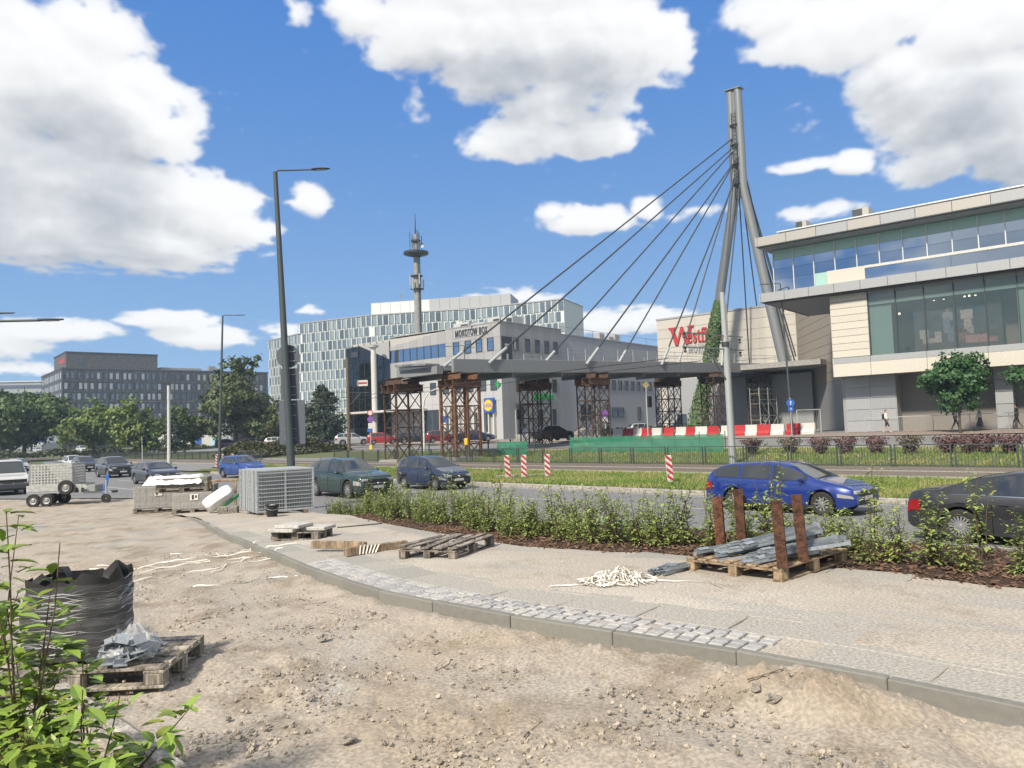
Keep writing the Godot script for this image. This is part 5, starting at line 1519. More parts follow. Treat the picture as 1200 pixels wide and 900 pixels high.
func barriers() -> void:
	# water-filled plastic barriers, red and white in turn
	var prof := PackedVector2Array([Vector2(-0.3, 0), Vector2(0.3, 0), Vector2(0.29, 0.22), Vector2(0.14, 0.45), Vector2(0.1, 0.98), Vector2(-0.1, 0.98), Vector2(-0.14, 0.45), Vector2(-0.29, 0.22)])
	var shape := MB.new().prism(prof, 1.22).mesh()
	var cut := MB.new().box(Vector3(0, 0.55, 0.32), Vector3(0.3, 0.1, 0.7)).mesh()
	for i in 17:
		var s := 52.0 - i * 1.3
		var white := i % 2 == 0
		var o := part(self, "plastic_barrier", shape, M.white if white else M.red)
		o.transform = Transform3D(Basis(NQ, Vector3.UP, -US).rotated(Vector3.UP, rng.randf_range(-0.12, 0.12)), on_land(s, 63.6 + sin(i * 1.3) * 0.25, 0.02))
		var lb := ("white" if white else "red") + " plastic road barrier, " + nth(16 - i) + " in its row counted from the blue round sign"
		if i == 16: lb = "end barrier of the red and white row, by the blue round sign"
		tag(o, lb, "barrier", "red and white barriers in a row")
		part(o, "lug", MB.new().box(Vector3(0, 0.5, 0.62), Vector3(0.08, 0.5, 0.04)), M.clad_grey)
	# green debris netting along the verge
	var net := mat("green_net", lin(0.02, 0.17, 0.10), 0.9)
	net.transparency = BaseMaterial3D.TRANSPARENCY_ALPHA; net.albedo_color.a = 0.8; net.cull_mode = BaseMaterial3D.CULL_DISABLED
	for a in [[27.0, 40.5, 43.6, 1.25, "long green debris netting on posts along the verge behind the tram mast"], [42.5, 46.0, 41.0, 1.2, "short green netting round the foot of the stout trestle"]]:
		var n := thing("debris_netting", a[4], "netting")
		var g := []; var nz := noise(401, 0.5, 3)
		for s in steps(a[0], a[1], 0.35):
			var row := PackedVector3Array()
			for j in 6:
				row.append(on_land(s, a[2] + 0.12 * nz.get_noise_2d(s * 2.0, j), a[3] * j / 5.0 - 0.05 + (0.06 * nz.get_noise_1d(s * 3.0) if j == 5 else 0.0)))
			g.append(row)
		part(n, "net", MB.new().grid(g), net)
		for s in steps(a[0], a[1], 2.2): part(n, "post", MB.new().bar(on_land(s, a[2] + 0.16, -0.1), on_land(s, a[2] + 0.16, a[3] + 0.12), 0.05), M.pole_dark)
	# wire mesh site fence before the mall
	var wf := thing("mesh_fence", "galvanised wire mesh fence along the pavement under the mall overhang", "fence")
	var wires := MB.new()
	for i in 16: wires.box(Vector3(0.1 + i * 0.15, 0.6, 0), Vector3(0.008, 1.15, 0.008))
	for i in 6: wires.box(Vector3(1.22, 0.1 + i * 0.2, 0), Vector3(2.4, 0.008, 0.008))
	var wm := wires.mesh()
	var tube := MB.new().bar(Vector3(0, 0, 0), Vector3(0, 1.25, 0), 0.05).bar(Vector3(0, 1.2, 0), Vector3(2.45, 1.2, 0), 0.05).mesh()
	for i in 14:
		var X := Transform3D(Basis(Vector3.UP, MALL_TURN), Vector3(27.6, 1.5, -64.2) + Vector3(cos(MALL_TURN), 0, -sin(MALL_TURN)) * (1.6 + i * 2.5))
		var p := part(wf, "fence_frame", tube, M.pole_pale, X)
		stuff(p, "wire_mesh", wm, M.pole_pale)
	var gt := thing("fence_gate", "tall grey mesh gate frame closing the passage under the landing", "gate", Vector3(26.0, 1.45, -70.5), -0.3)
	part(gt, "frame", MB.new().bar(Vector3(0, -0.1, 0), Vector3(0, 2.2, 0), 0.07).bar(Vector3(2.0, -0.1, 0), Vector3(2.0, 2.2, 0), 0.07).bar(Vector3(0, 2.17, 0), Vector3(2.0, 2.17, 0), 0.06).bar(Vector3(0, 0.3, 0), Vector3(2.0, 0.3, 0), 0.05), M.pole_pale)
	var gm := MB.new()
	for i in 12: gm.box(Vector3(0.15 + i * 0.155, 1.2, 0), Vector3(0.01, 1.9, 0.01))
	stuff(gt, "wire_mesh", gm, M.pole_pale)

func beacons() -> void:
	# striped guide beacon on a rubber foot
	var proto := thing("guide_beacon", "", "guide beacon")
	part(proto, "board", MB.new().cbox(Vector3(0, 0.66, 0), Vector3(0.27, 1.12, 0.05), 0.015), M.white)
	for sgn in [1.0, -1.0]:
		for i in 4:
			var y := 0.28 + i * 0.27
			var lo := y - 0.06; var hi := y + 0.07
			var tilt := 0.11
			part(proto, "stripe", MB.new().prism(PackedVector2Array([Vector2(-0.13, lo + tilt), Vector2(0.13, lo - tilt), Vector2(0.13, hi - tilt), Vector2(-0.13, hi + tilt)]), 0.004, Transform3D(Basis.IDENTITY, Vector3(0, 0, 0.0275 * sgn))), M.red)
	part(proto, "foot", MB.new().cbox(Vector3(0, 0.05, 0), Vector3(0.8, 0.1, 0.4), 0.03), M.rubber)
	part(proto, "stem", MB.new().box(Vector3(0, 0.1, 0), Vector3(0.08, 0.2, 0.04)), M.rubber)
	var spots := [
		[Vector3(-0.35, 0.17, -38.9), 0.1, "striped beacon nearest the navy hatchback, first of three on the grass", ""],
		[Vector3(0.45, 0.17, -38.6), -0.05, "middle one of the three striped beacons on the grass by the tram track", ""],
		[Vector3(1.62, 0.17, -38.4), 0.05, "last of three striped beacons on the grass, furthest from the navy hatchback", ""],
		[Vector3(6.42, 0.16, -31.9), 0.08, "lone leaning striped beacon on the grass before the pale tram mast", ""],
		[Vector3(-26.6, 0.2, -68.9), 0.2, "striped beacon beside the green lamp post on the median", "beacons by the median lamp"],
		[Vector3(-26.0, 0.2, -68.5), 0.2, "striped beacon beside the green lamp post on the median", "beacons by the median lamp"],
		[Vector3(-24.9, 0.2, -68.0), 0.2, "striped beacon standing just past the green lamp post, by the blue car", ""]]
	for i in spots.size():
		var p = spots[i]
		var o: Node3D = proto if i == 0 else copy(proto, "guide_beacon", p[2], p[0], p[1], p[3])
		o.position = p[0]; o.rotation = Vector3(0, p[1], [0.04, -0.01, 0.0, 0.06, 0.0, 0.0, 0.0][i])
		o.set_meta("label", p[2])
	# concrete base slab between them
	var sl := part(self, "base_slab", MB.new().cbox(Vector3(0.3, 0.27, -39.9), Vector3(2.6, 0.12, 0.6), 0.02, Basis(Vector3.UP, -0.05)), M.concrete)
	tag(sl, "low concrete slab lying on the grass behind the three beacons", "slab")

func signals() -> void:
	var list := [
		[Vector3(13.6, 1.3, -78.0), 4.3, "black traffic light on a pole between the netting and the barriers", 3],
		[Vector3(0.3, 1.3, -84.0), 3.6, "black traffic light at the crossing before the pharmacy corner", 2],
		[Vector3(-42.0, 0.2, -87.0), 3.2, "black traffic light on a white pole by the tram fence", 2]]
	for e in list:
		var t := thing("traffic_light", e[2], "traffic light", e[0], 0.0, "traffic lights")
		part(t, "pole", MB.new().tube([Vector3(0, -0.2, 0), Vector3(0, e[1], 0)], 0.07, 8), M.pole_pale)
		part(t, "housing", MB.new().cbox(Vector3(0.3, e[1] - 0.5, 0.05), Vector3(0.42, 1.15, 0.32), 0.04), M.black)
		for k in 3: part(t, "visor", MB.new().lathe([Vector2(0.14, 0), Vector2(0.15, 0.22)], 10, Transform3D(Basis(Vector3.RIGHT, PI / 2), Vector3(0.3, e[1] - 0.15 - k * 0.35, 0.2))), M.black)
		if e[3] == 3: part(t, "backing_sign", MB.new().box(Vector3(0, e[1] + 1.2, 0), Vector3(0.55, 0.55, 0.03), Basis(Vector3.BACK, PI / 4)), mat("sign_olive", lin(0.22, 0.19, 0.08), 0.7))
		if e[3] == 3: part(t, "extension", MB.new().tube([Vector3(0, e[1], 0), Vector3(0, e[1] + 1.1, 0)], 0.05, 8), M.pole_pale)
	# blue arrow sign by the barriers
	var b := thing("arrow_sign", "two round blue signs on a grey post at the end of the barriers", "road sign", Vector3(23.4, 1.4, -64.8))
	part(b, "post", MB.new().tube([Vector3(0, -0.2, 0), Vector3(0, 3.2, 0)], 0.045, 8), M.pole_pale)
	for y in [2.75, 2.25]:
		var d := part(b, "disc", MB.new().lathe([Vector2(0.34 if y > 2.5 else 0.24, -0.02), Vector2(0.34 if y > 2.5 else 0.24, 0.02), Vector2(0, 0.02)], 22, Transform3D(Basis(Vector3.RIGHT, PI / 2), Vector3(0, y, 0.06))), M.blue_sign)
		part(d, "arrow", MB.new().prism(PackedVector2Array([Vector2(-0.04, -0.16), Vector2(0.04, -0.16), Vector2(0.04, 0.04), Vector2(0.12, 0.04), Vector2(0, 0.2), Vector2(-0.12, 0.04), Vector2(-0.04, 0.04)]), 0.01, Transform3D(Basis.from_scale(Vector3.ONE * (1.0 if y > 2.5 else 0.7)), Vector3(0, y, 0.085))), M.white)
	# sign cluster near the ochre mast
	var c := thing("parking_signs", "stack of small round and square signs on a post with a yellow box", "road sign", Vector3(-15.6, 0.9, -84.0))
	part(c, "post", MB.new().tube([Vector3(0, -0.2, 0), Vector3(0, 4.4, 0)], 0.05, 8), M.pole_pale)
	mat("purple", lin(0.16, 0.06, 0.30), 0.5)
	part(c, "disc", MB.new().lathe([Vector2(0.33, -0.02), Vector2(0.33, 0.02), Vector2(0, 0.02)], 20, Transform3D(Basis(Vector3.RIGHT, PI / 2), Vector3(0, 4.2, 0.06))), M.red)
	part(c, "disc", MB.new().lathe([Vector2(0.24, -0.02), Vector2(0.24, 0.03), Vector2(0, 0.03)], 20, Transform3D(Basis(Vector3.RIGHT, PI / 2), Vector3(0, 4.2, 0.06))), M.white)
	part(c, "disc", MB.new().lathe([Vector2(0.33, -0.02), Vector2(0.33, 0.02), Vector2(0, 0.02)], 20, Transform3D(Basis(Vector3.RIGHT, PI / 2), Vector3(0, 3.5, 0.06))), M.purple)
	part(c, "plate", MB.new().box(Vector3(0, 2.8, 0.06), Vector3(0.5, 0.6, 0.03)), M.white)
	part(c, "plate", MB.new().box(Vector3(-0.1, 2.3, 0.06), Vector3(0.5, 0.4, 0.03)), M.blue_sign)
	part(c, "call_box", MB.new().cbox(Vector3(0, 0.4, 0.05), Vector3(0.3, 0.55, 0.25), 0.03), M.yellow)
	var yb := thing("yellow_post_box", "small yellow box on a dark post by the green netting", "call box", Vector3(-3.6, 0.4, -58.0))
	part(yb, "post", MB.new().tube([Vector3(0, -0.2, 0), Vector3(0, 1.3, 0)], 0.06, 8), M.pole_dark)
	part(yb, "box", MB.new().cbox(Vector3(0, 1.5, 0), Vector3(0.26, 0.55, 0.22), 0.06), M.yellow)
	for e in [[Vector3(11.0, 1.4, -92.0), "white information post with purple panel near the supermarket wing", M.purple], [Vector3(-8.0, 1.3, -88.0), "small blue street plate on a pole in front of the supermarket fins", M.blue_sign], [Vector3(-118.0, 1.2, -190.0), "wide blue direction sign on posts far along the avenue", M.blue_sign]]:
		var t := thing("info_sign", e[1], "road sign", e[0])
		var w := 0.75 if e[0].x > -50 else 4.4
		part(t, "post", MB.new().tube([Vector3(0, -0.2, 0), Vector3(0, 3.3, 0)], 0.06, 8), M.pole_pale)
		part(t, "plate", MB.new().box(Vector3(0, 2.9, 0.07), Vector3(w, 0.75, 0.04)), e[2])
		part(t, "plate", MB.new().box(Vector3(0, 2.2, 0.07), Vector3(w * 0.8, 0.5, 0.04)), M.white)
	# wooden pallet-like low bollards: dark stubs along the far kerb
	var proto := thing("bollard", "short dark bollard on the far kerb by the trestles", "bollard", Vector3.ZERO, 0.0, "bollards on the far kerb")
	part(proto, "post", MB.new().tube([Vector3(0, -0.15, 0), Vector3(0, 0.95, 0)], 0.07, 8), M.pole_dark)
	part(proto, "cap", MB.new().lathe([Vector2(0.08, 0.94), Vector2(0.05, 1.02), Vector2(0, 1.03)], 8), M.pole_dark)
	for i in 6:
		var o: Node3D = proto if i == 0 else copy(proto, "bollard", "short dark bollard on the far kerb by the trestles", Vector3.ZERO, 0.0, "bollards on the far kerb")
		o.position = on_land(47.0 + i * 3.0, 46.2)
		o.set_meta("label", "short dark bollard on the far kerb, " + nth(i) + " counted from the stout trestle")

# ================================================================ cars
# each kind: length, half width, half roof width, wheel radius, axle positions, roof line (x, y) from tail to nose, belt line
const CAR_KINDS := {
	"estate": {"L": 4.63, "W": 0.9, "R": 0.62, "wr": 0.325, "ax": [-1.26, 1.42], "top": [[-2.315, 0.70], [-2.27, 0.98], [-2.14, 1.11], [-1.8, 1.33], [-1.4, 1.41], [-0.5, 1.45], [0.1, 1.435], [0.42, 1.37], [1.22, 0.985], [1.42, 0.945], [2.0, 0.83], [2.24, 0.72], [2.315, 0.56]], "belt": [[-2.3, 1.0], [-1.0, 0.97], [1.0, 0.93], [2.3, 0.68]], "glass": [[-1.95, -1.12], [-1.04, -0.12], [-0.04, 1.0]], "rear": [-2.2, -1.95], "front": [0.42, 1.2]},
	"suv": {"L": 4.75, "W": 0.94, "R": 0.66, "wr": 0.37, "ax": [-1.32, 1.42], "top": [[-2.375, 0.72], [-2.34, 1.06], [-2.24, 1.2], [-1.95, 1.5], [-1.5, 1.62], [-0.3, 1.66], [0.25, 1.6], [1.05, 1.12], [1.3, 1.07], [2.0, 0.99], [2.27, 0.88], [2.375, 0.62]], "belt": [[-2.3, 1.12], [-1.0, 1.07], [1.0, 1.03], [2.3, 0.84]], "glass": [[-1.95, -1.2], [-1.12, -0.2], [-0.12, 0.88]], "rear": [-2.26, -1.93], "front": [0.24, 1.05]},
	"saloon": {"L": 4.95, "W": 0.92, "R": 0.6, "wr": 0.345, "ax": [-1.42, 1.52], "top": [[-2.475, 0.64], [-2.45, 0.95], [-2.32, 1.05], [-1.8, 1.09], [-1.05, 1.35], [-0.45, 1.45], [0.05, 1.445], [0.45, 1.37], [1.25, 1.0], [1.45, 0.96], [2.15, 0.84], [2.4, 0.7], [2.475, 0.54]], "belt": [[-2.4, 1.0], [-1.5, 0.99], [1.0, 0.93], [2.4, 0.68]], "glass": [[-1.55, -0.85], [-0.78, 0.06], [0.13, 1.0]], "rear": [-1.78, -1.05], "front": [0.42, 1.25]},
	"hatch": {"L": 4.05, "W": 0.85, "R": 0.62, "wr": 0.31, "ax": [-1.2, 1.26], "top": [[-2.02, 0.66], [-1.98, 1.0], [-1.88, 1.16], [-1.62, 1.46], [-1.2, 1.54], [-0.2, 1.56], [0.22, 1.49], [1.08, 1.03], [1.28, 0.98], [1.78, 0.84], [1.97, 0.68], [2.025, 0.54]], "belt": [[-2.0, 1.06], [-1.0, 1.0], [1.0, 0.96], [2.0, 0.66]], "glass": [[-1.6, -1.0], [-0.93, -0.1], [-0.02, 0.9]], "rear": [-1.92, -1.62], "front": [0.2, 1.08]},
	"van": {"L": 4.8, "W": 0.92, "R": 0.78, "wr": 0.33, "ax": [-1.35, 1.45], "top": [[-2.4, 0.6], [-2.37, 1.6], [-2.28, 1.85], [-2.0, 1.92], [0.4, 1.94], [0.72, 1.84], [1.42, 1.2], [1.62, 1.12], [2.2, 1.0], [2.35, 0.84], [2.4, 0.56]], "belt": [[-2.3, 1.22], [0.0, 1.16], [1.4, 1.1], [2.4, 0.84]], "glass": [[0.25, 1.2]], "rear": [-2.38, -2.3], "front": [0.7, 1.45]}}
var car_cache := {}

func car_section(K: Dictionary, x: float) -> PackedVector3Array:
	var L: float = K.L; var W: float = K.W
	var yt := 0.0; var n := 0.0
	for o in [-0.07, -0.035, 0.0, 0.035, 0.07]:
		yt += interp(clampf(x + o, -L / 2, L / 2), K.top); n += 1.0
	yt /= n
	var yb: float = minf(interp(x, K.belt), yt - 0.012)
	var e := maxf(0.0, (absf(x) - L * 0.36) / (L * 0.14))
	var w := W * (1.0 - 0.2 * pow(e, 2.4))
	var gf := clampf((yt - yb) / 0.42, 0, 1)
	var wr: float = lerpf(w * 0.9, K.R, gf)
	var y0 := 0.21 + 0.12 * pow(e, 3.0)
	for a in K.ax:
		var dx: float = absf(x - a); var ra: float = K.wr + 0.055
		if dx < ra: y0 = maxf(y0, K.wr + sqrt(ra * ra - dx * dx))
	y0 = minf(y0, yb - 0.1)
	var ym := maxf(y0 + 0.02, 0.42)
	var ys := maxf(ym + 0.02, yb - 0.14)
	ys = minf(ys, yb - 0.015)
	return PackedVector3Array([Vector3(x, y0, w * 0.965), Vector3(x, minf(ym, ys - 0.005), w), Vector3(x, ys, w * 0.992), Vector3(x, yb, w * 0.935), Vector3(x, lerpf(yb, yt, 0.86), lerpf(w * 0.935, wr, 0.9)), Vector3(x, lerpf(yb, yt, 0.955), wr * 0.93), Vector3(x, lerpf(yb, yt, 0.995), wr * 0.62), Vector3(x, yt, 0)])

func car_meshes(kind: String) -> Dictionary:
	if car_cache.has(kind): return car_cache[kind]
	var K: Dictionary = CAR_KINDS[kind]
	var L: float = K.L
	var xs := steps(-L / 2, L / 2, 0.055)
	var g := []
	for x in xs:
		var r := car_section(K, x)
		var row := PackedVector3Array()
		for p in r: row.append(p)
		for i in range(r.size() - 2, -1, -1): row.append(Vector3(r[i].x, r[i].y, -r[i].z))
		g.append(row)
	var body := MB.new().grid(g, true)
	for k in [0, g.size() - 1]:      # nose and tail panels
		var row: PackedVector3Array = g[k]; var m := row.size()
		for j in m / 2 - 0:
			var a := row[j]; var b := row[mini(j + 1, m - 1)]; var c := row[m - 1 - mini(j + 1, m - 1)]; var d := row[m - 1 - j]
			if j >= m / 2: break
			if k == 0: body.quad(a, b, c, d)
			else: body.quad(a, d, c, b)
	var o := {"body": body.mesh()}
	# panes follow the body a few millimetres outside it
	var panes := []
	for gl in K.glass:
		for sd in [1.0, -1.0]:
			var pg := []
			for x in steps(gl[0], gl[1], 0.06):
				var r := car_section(K, x)
				var a := r[3]; var b := r[4]
				if b.y - a.y < 0.07: continue
				var nn := Vector3(0, -(b.z - a.z), b.y - a.y).normalized() * 0.006
				var row := PackedVector3Array()
				for t in [0.06, 0.5, 0.97]:
					var p: Vector3 = a.lerp(b, t) + nn
					row.append(Vector3(p.x, p.y, p.z * sd))
				pg.append(row)
			if pg.size() > 1: panes.append(["side_window", MB.new().grid(pg, sd > 0).mesh()])
	for sc in [["windscreen", K.front], ["rear_window", K.rear]]:
		var pg := []
		for x in steps(sc[1][0], sc[1][1], 0.05):
			var r := car_section(K, x)
			var row := PackedVector3Array()
			for q in [[5, 1.0], [6, 1.0], [7, 0.0], [6, -1.0], [5, -1.0]]:
				var p: Vector3 = r[q[0]]
				var sl := Vector3(0.5 if sc[0] == "windscreen" else -0.5, 0.87, 0) * 0.008
				row.append(Vector3(p.x, p.y, p.z * q[1]) + sl)
			pg.append(row)
		panes.append([sc[0], MB.new().grid(pg, true).mesh()])
	o["panes"] = panes
	# dark floor and arches inside the shell
	o["underbody"] = MB.new().box(Vector3(0, 0.42, 0), Vector3(L * 0.9, 0.36, K.W * 2 * 0.8)).mesh()
	var wr: float = K.wr
	var tyre := []
	for a in [[0.62, 0.09], [0.9, 0.1], [0.985, 0.075], [1.0, 0.03], [1.0, -0.03], [0.985, -0.075], [0.9, -0.1], [0.62, -0.09]]: tyre.append(Vector2(a[0] * wr, a[1]))
	o["tyre"] = MB.new().lathe(tyre, 26, Transform3D(Basis(Vector3.RIGHT, PI / 2), Vector3.ZERO)).mesh()
	var rim := MB.new().lathe([Vector2(wr * 0.64, 0.075), Vector2(wr * 0.6, 0.085), Vector2(wr * 0.56, 0.05)], 26, Transform3D(Basis(Vector3.RIGHT, PI / 2), Vector3.ZERO))
	var sp := 18 if kind == "saloon" else 10
	for i in sp:
		var a := TAU * i / sp
		var d := Vector3(cos(a), sin(a), 0)
		rim.box(d * wr * 0.34 + Vector3(0, 0, 0.07), Vector3(wr * 0.56, wr * (0.09 if sp > 10 else 0.12), 0.03), Basis(d, Vector3(-sin(a), cos(a), 0), Vector3.BACK))
	rim.lathe([Vector2(wr * 0.16, 0.05), Vector2(wr * 0.14, 0.095), Vector2(0.0, 0.1)], 14, Transform3D(Basis(Vector3.RIGHT, PI / 2), Vector3.ZERO))
	o["rim"] = rim.mesh()
	o["hub"] = MB.new().lathe([Vector2(wr * 0.63, 0.03), Vector2(0.0, 0.035)], 20, Transform3D(Basis(Vector3.RIGHT, PI / 2), Vector3.ZERO)).mesh()
	var mir := MB.new()
	var nz := noise(5, 0.1, 1)
	mir.blob(Vector3.ZERO, Vector3(0.06, 0.075, 0.11), nz, 0.0, 6, 8)
	mir.bar(Vector3(0, -0.03, -0.16), Vector3(0, -0.02, -0.04), 0.04)
	o["mirror"] = mir.mesh()
	car_cache[kind] = o
	return o

func patch(K: Dictionary, x0: float, x1: float, k0: int, t0: float, t1: float, out: float, sd: float) -> MB:
	# a strip of the body side between two rows, lifted outwards
	var pg := []
	for x in steps(x0, x1, 0.06):
		var r := car_section(K, x)
		var row := PackedVector3Array()
		for t in [t0, t1]:
			var p: Vector3 = r[k0].lerp(r[k0 + 1], t) + Vector3(signf(x) * out * 0.6, 0, out)
			row.append(Vector3(p.x, p.y, p.z * sd))
		pg.append(row)
	return MB.new().grid(pg, sd > 0)

func car(kind: String, paint: Material, label: String, at: Vector3, turn: float, group := "", detail := true, plate := true) -> Node3D:
	var K: Dictionary = CAR_KINDS[kind]
	var S := car_meshes(kind)
	var L: float = K.L; var W: float = K.W; var wr: float = K.wr
	var c := thing("van" if kind == "van" else "car", label, "van" if kind == "van" else "car", at, turn, group)
	part(c, "body", S.body, paint)
	part(c, "underbody", S.underbody, M.black)
	for p in S.panes: part(c, p[0], p[1], M.car_glass)
	for a in K.ax:
		for sd in [1.0, -1.0]:
			var X := Transform3D(Basis.IDENTITY if sd > 0 else Basis(Vector3.UP, PI), Vector3(a, wr, (W - 0.115) * sd))
			var t := part(c, "wheel", S.tyre, M.rubber, X)
			part(t, "hub", S.hub, M.black)
			part(t, "rim", S.rim, M.rim)
	var yn: float = interp(L / 2 - 0.12, K.top); var yr: float = interp(-L / 2 + 0.1, K.top)
	for sd in [1.0, -1.0]:
		part(c, "headlight", patch(K, L / 2 - 0.46, L / 2 - 0.07, 1, 0.45, 0.98, 0.012, sd), M.lamp_glass)
		part(c, "headlight_face", MB.new().cbox(Vector3(L / 2 - 0.035, minf(yn - 0.1, 0.66 if kind != "suv" else 0.76), W * 0.66 * sd), Vector3(0.1, 0.1, W * 0.3), 0.02), M.lamp_glass)
		part(c, "tail_light", patch(K, -L / 2 + 0.03, -L / 2 + 0.32, 1, 0.5, 1.0, 0.012, sd), M.tail_red)
		var r := car_section(K, (K.glass[-1][1] as float) - 0.12)
		part(c, "mirror", S.mirror, paint if detail else M.black, Transform3D(Basis.IDENTITY if sd > 0 else Basis(Vector3.UP, PI), Vector3(r[3].x, r[3].y + 0.05, (r[3].z + 0.13) * sd)))
		if detail:
			for gl in K.glass:
				var hx: float = gl[0] + 0.12
				var rr := car_section(K, hx)
				part(c, "door_handle", MB.new().cbox(Vector3(hx + 0.05, rr[2].y - 0.02, (rr[2].z + 0.012) * sd), Vector3(0.17, 0.025, 0.03), 0.008), paint)
				for dx in [gl[0] - 0.04, gl[1] + 0.03]:
					if dx > K.ax[1] - 0.4 or dx < K.ax[0] + 0.1: continue
					var r2 := car_section(K, dx)
					part(c, "door_seam", MB.new().box(Vector3(dx, (r2[0].y + r2[2].y) * 0.5, (r2[1].z + 0.001) * sd), Vector3(0.012, r2[2].y - r2[0].y - 0.04, 0.006)), M.black)
			part(c, "sill", MB.new().box(Vector3((K.ax[0] + K.ax[1]) * 0.5, 0.235, (W * 0.975) * sd), Vector3(K.ax[1] - K.ax[0] - 2 * wr - 0.16, 0.07, 0.03)), M.black)
			part(c, "window_trim", patch(K, K.glass[0][0], K.glass[-1][1] - 0.05, 3, 0.0, 0.045, 0.008, sd), M.chrome if kind == "saloon" else M.black)
	# front: grille, intake, plate; rear: plate
	var nose := L / 2
	part(c, "grille", MB.new().cbox(Vector3(nose + 0.002, 0.6 if kind != "suv" else 0.68, 0), Vector3(0.03, 0.14 if kind != "suv" else 0.22, W * 1.1), 0.01), M.black)
	part(c, "intake", MB.new().cbox(Vector3(nose + 0.0, 0.36, 0), Vector3(0.04, 0.13, W * 1.25), 0.01), M.black)
	if detail:
		part(c, "grille_bar", MB.new().box(Vector3(nose + 0.022, 0.62, 0), Vector3(0.01, 0.02, W * 1.0)), M.chrome)
		part(c, "badge", MB.new().lathe([Vector2(0.055, 0), Vector2(0.045, 0.015), Vector2(0, 0.018)], 14, Transform3D(Basis(Vector3.BACK, -PI / 2), Vector3(nose + 0.02, 0.62, 0))), M.chrome)
	if plate:
		part(c, "number_plate", MB.new().box(Vector3(nose + 0.022, 0.47, 0), Vector3(0.01, 0.11, 0.5)), M.white)
		part(c, "number_plate", MB.new().box(Vector3(-nose - 0.008, 0.72, 0), Vector3(0.01, 0.11, 0.5)), M.white)
	part(c, "rear_bumper", MB.new().cbox(Vector3(-nose + 0.03, 0.4, 0), Vector3(0.12, 0.14, W * 1.5), 0.03), M.black)
	return c

func paint(key: String, r: float, g: float, b: float, rough := 0.32) -> StandardMaterial3D:
	var m := mat("paint_" + key, lin(r, g, b), rough, 0.25)
	m.clearcoat_enabled = true; m.clearcoat = 1.0; m.clearcoat_roughness = 0.04
	return m

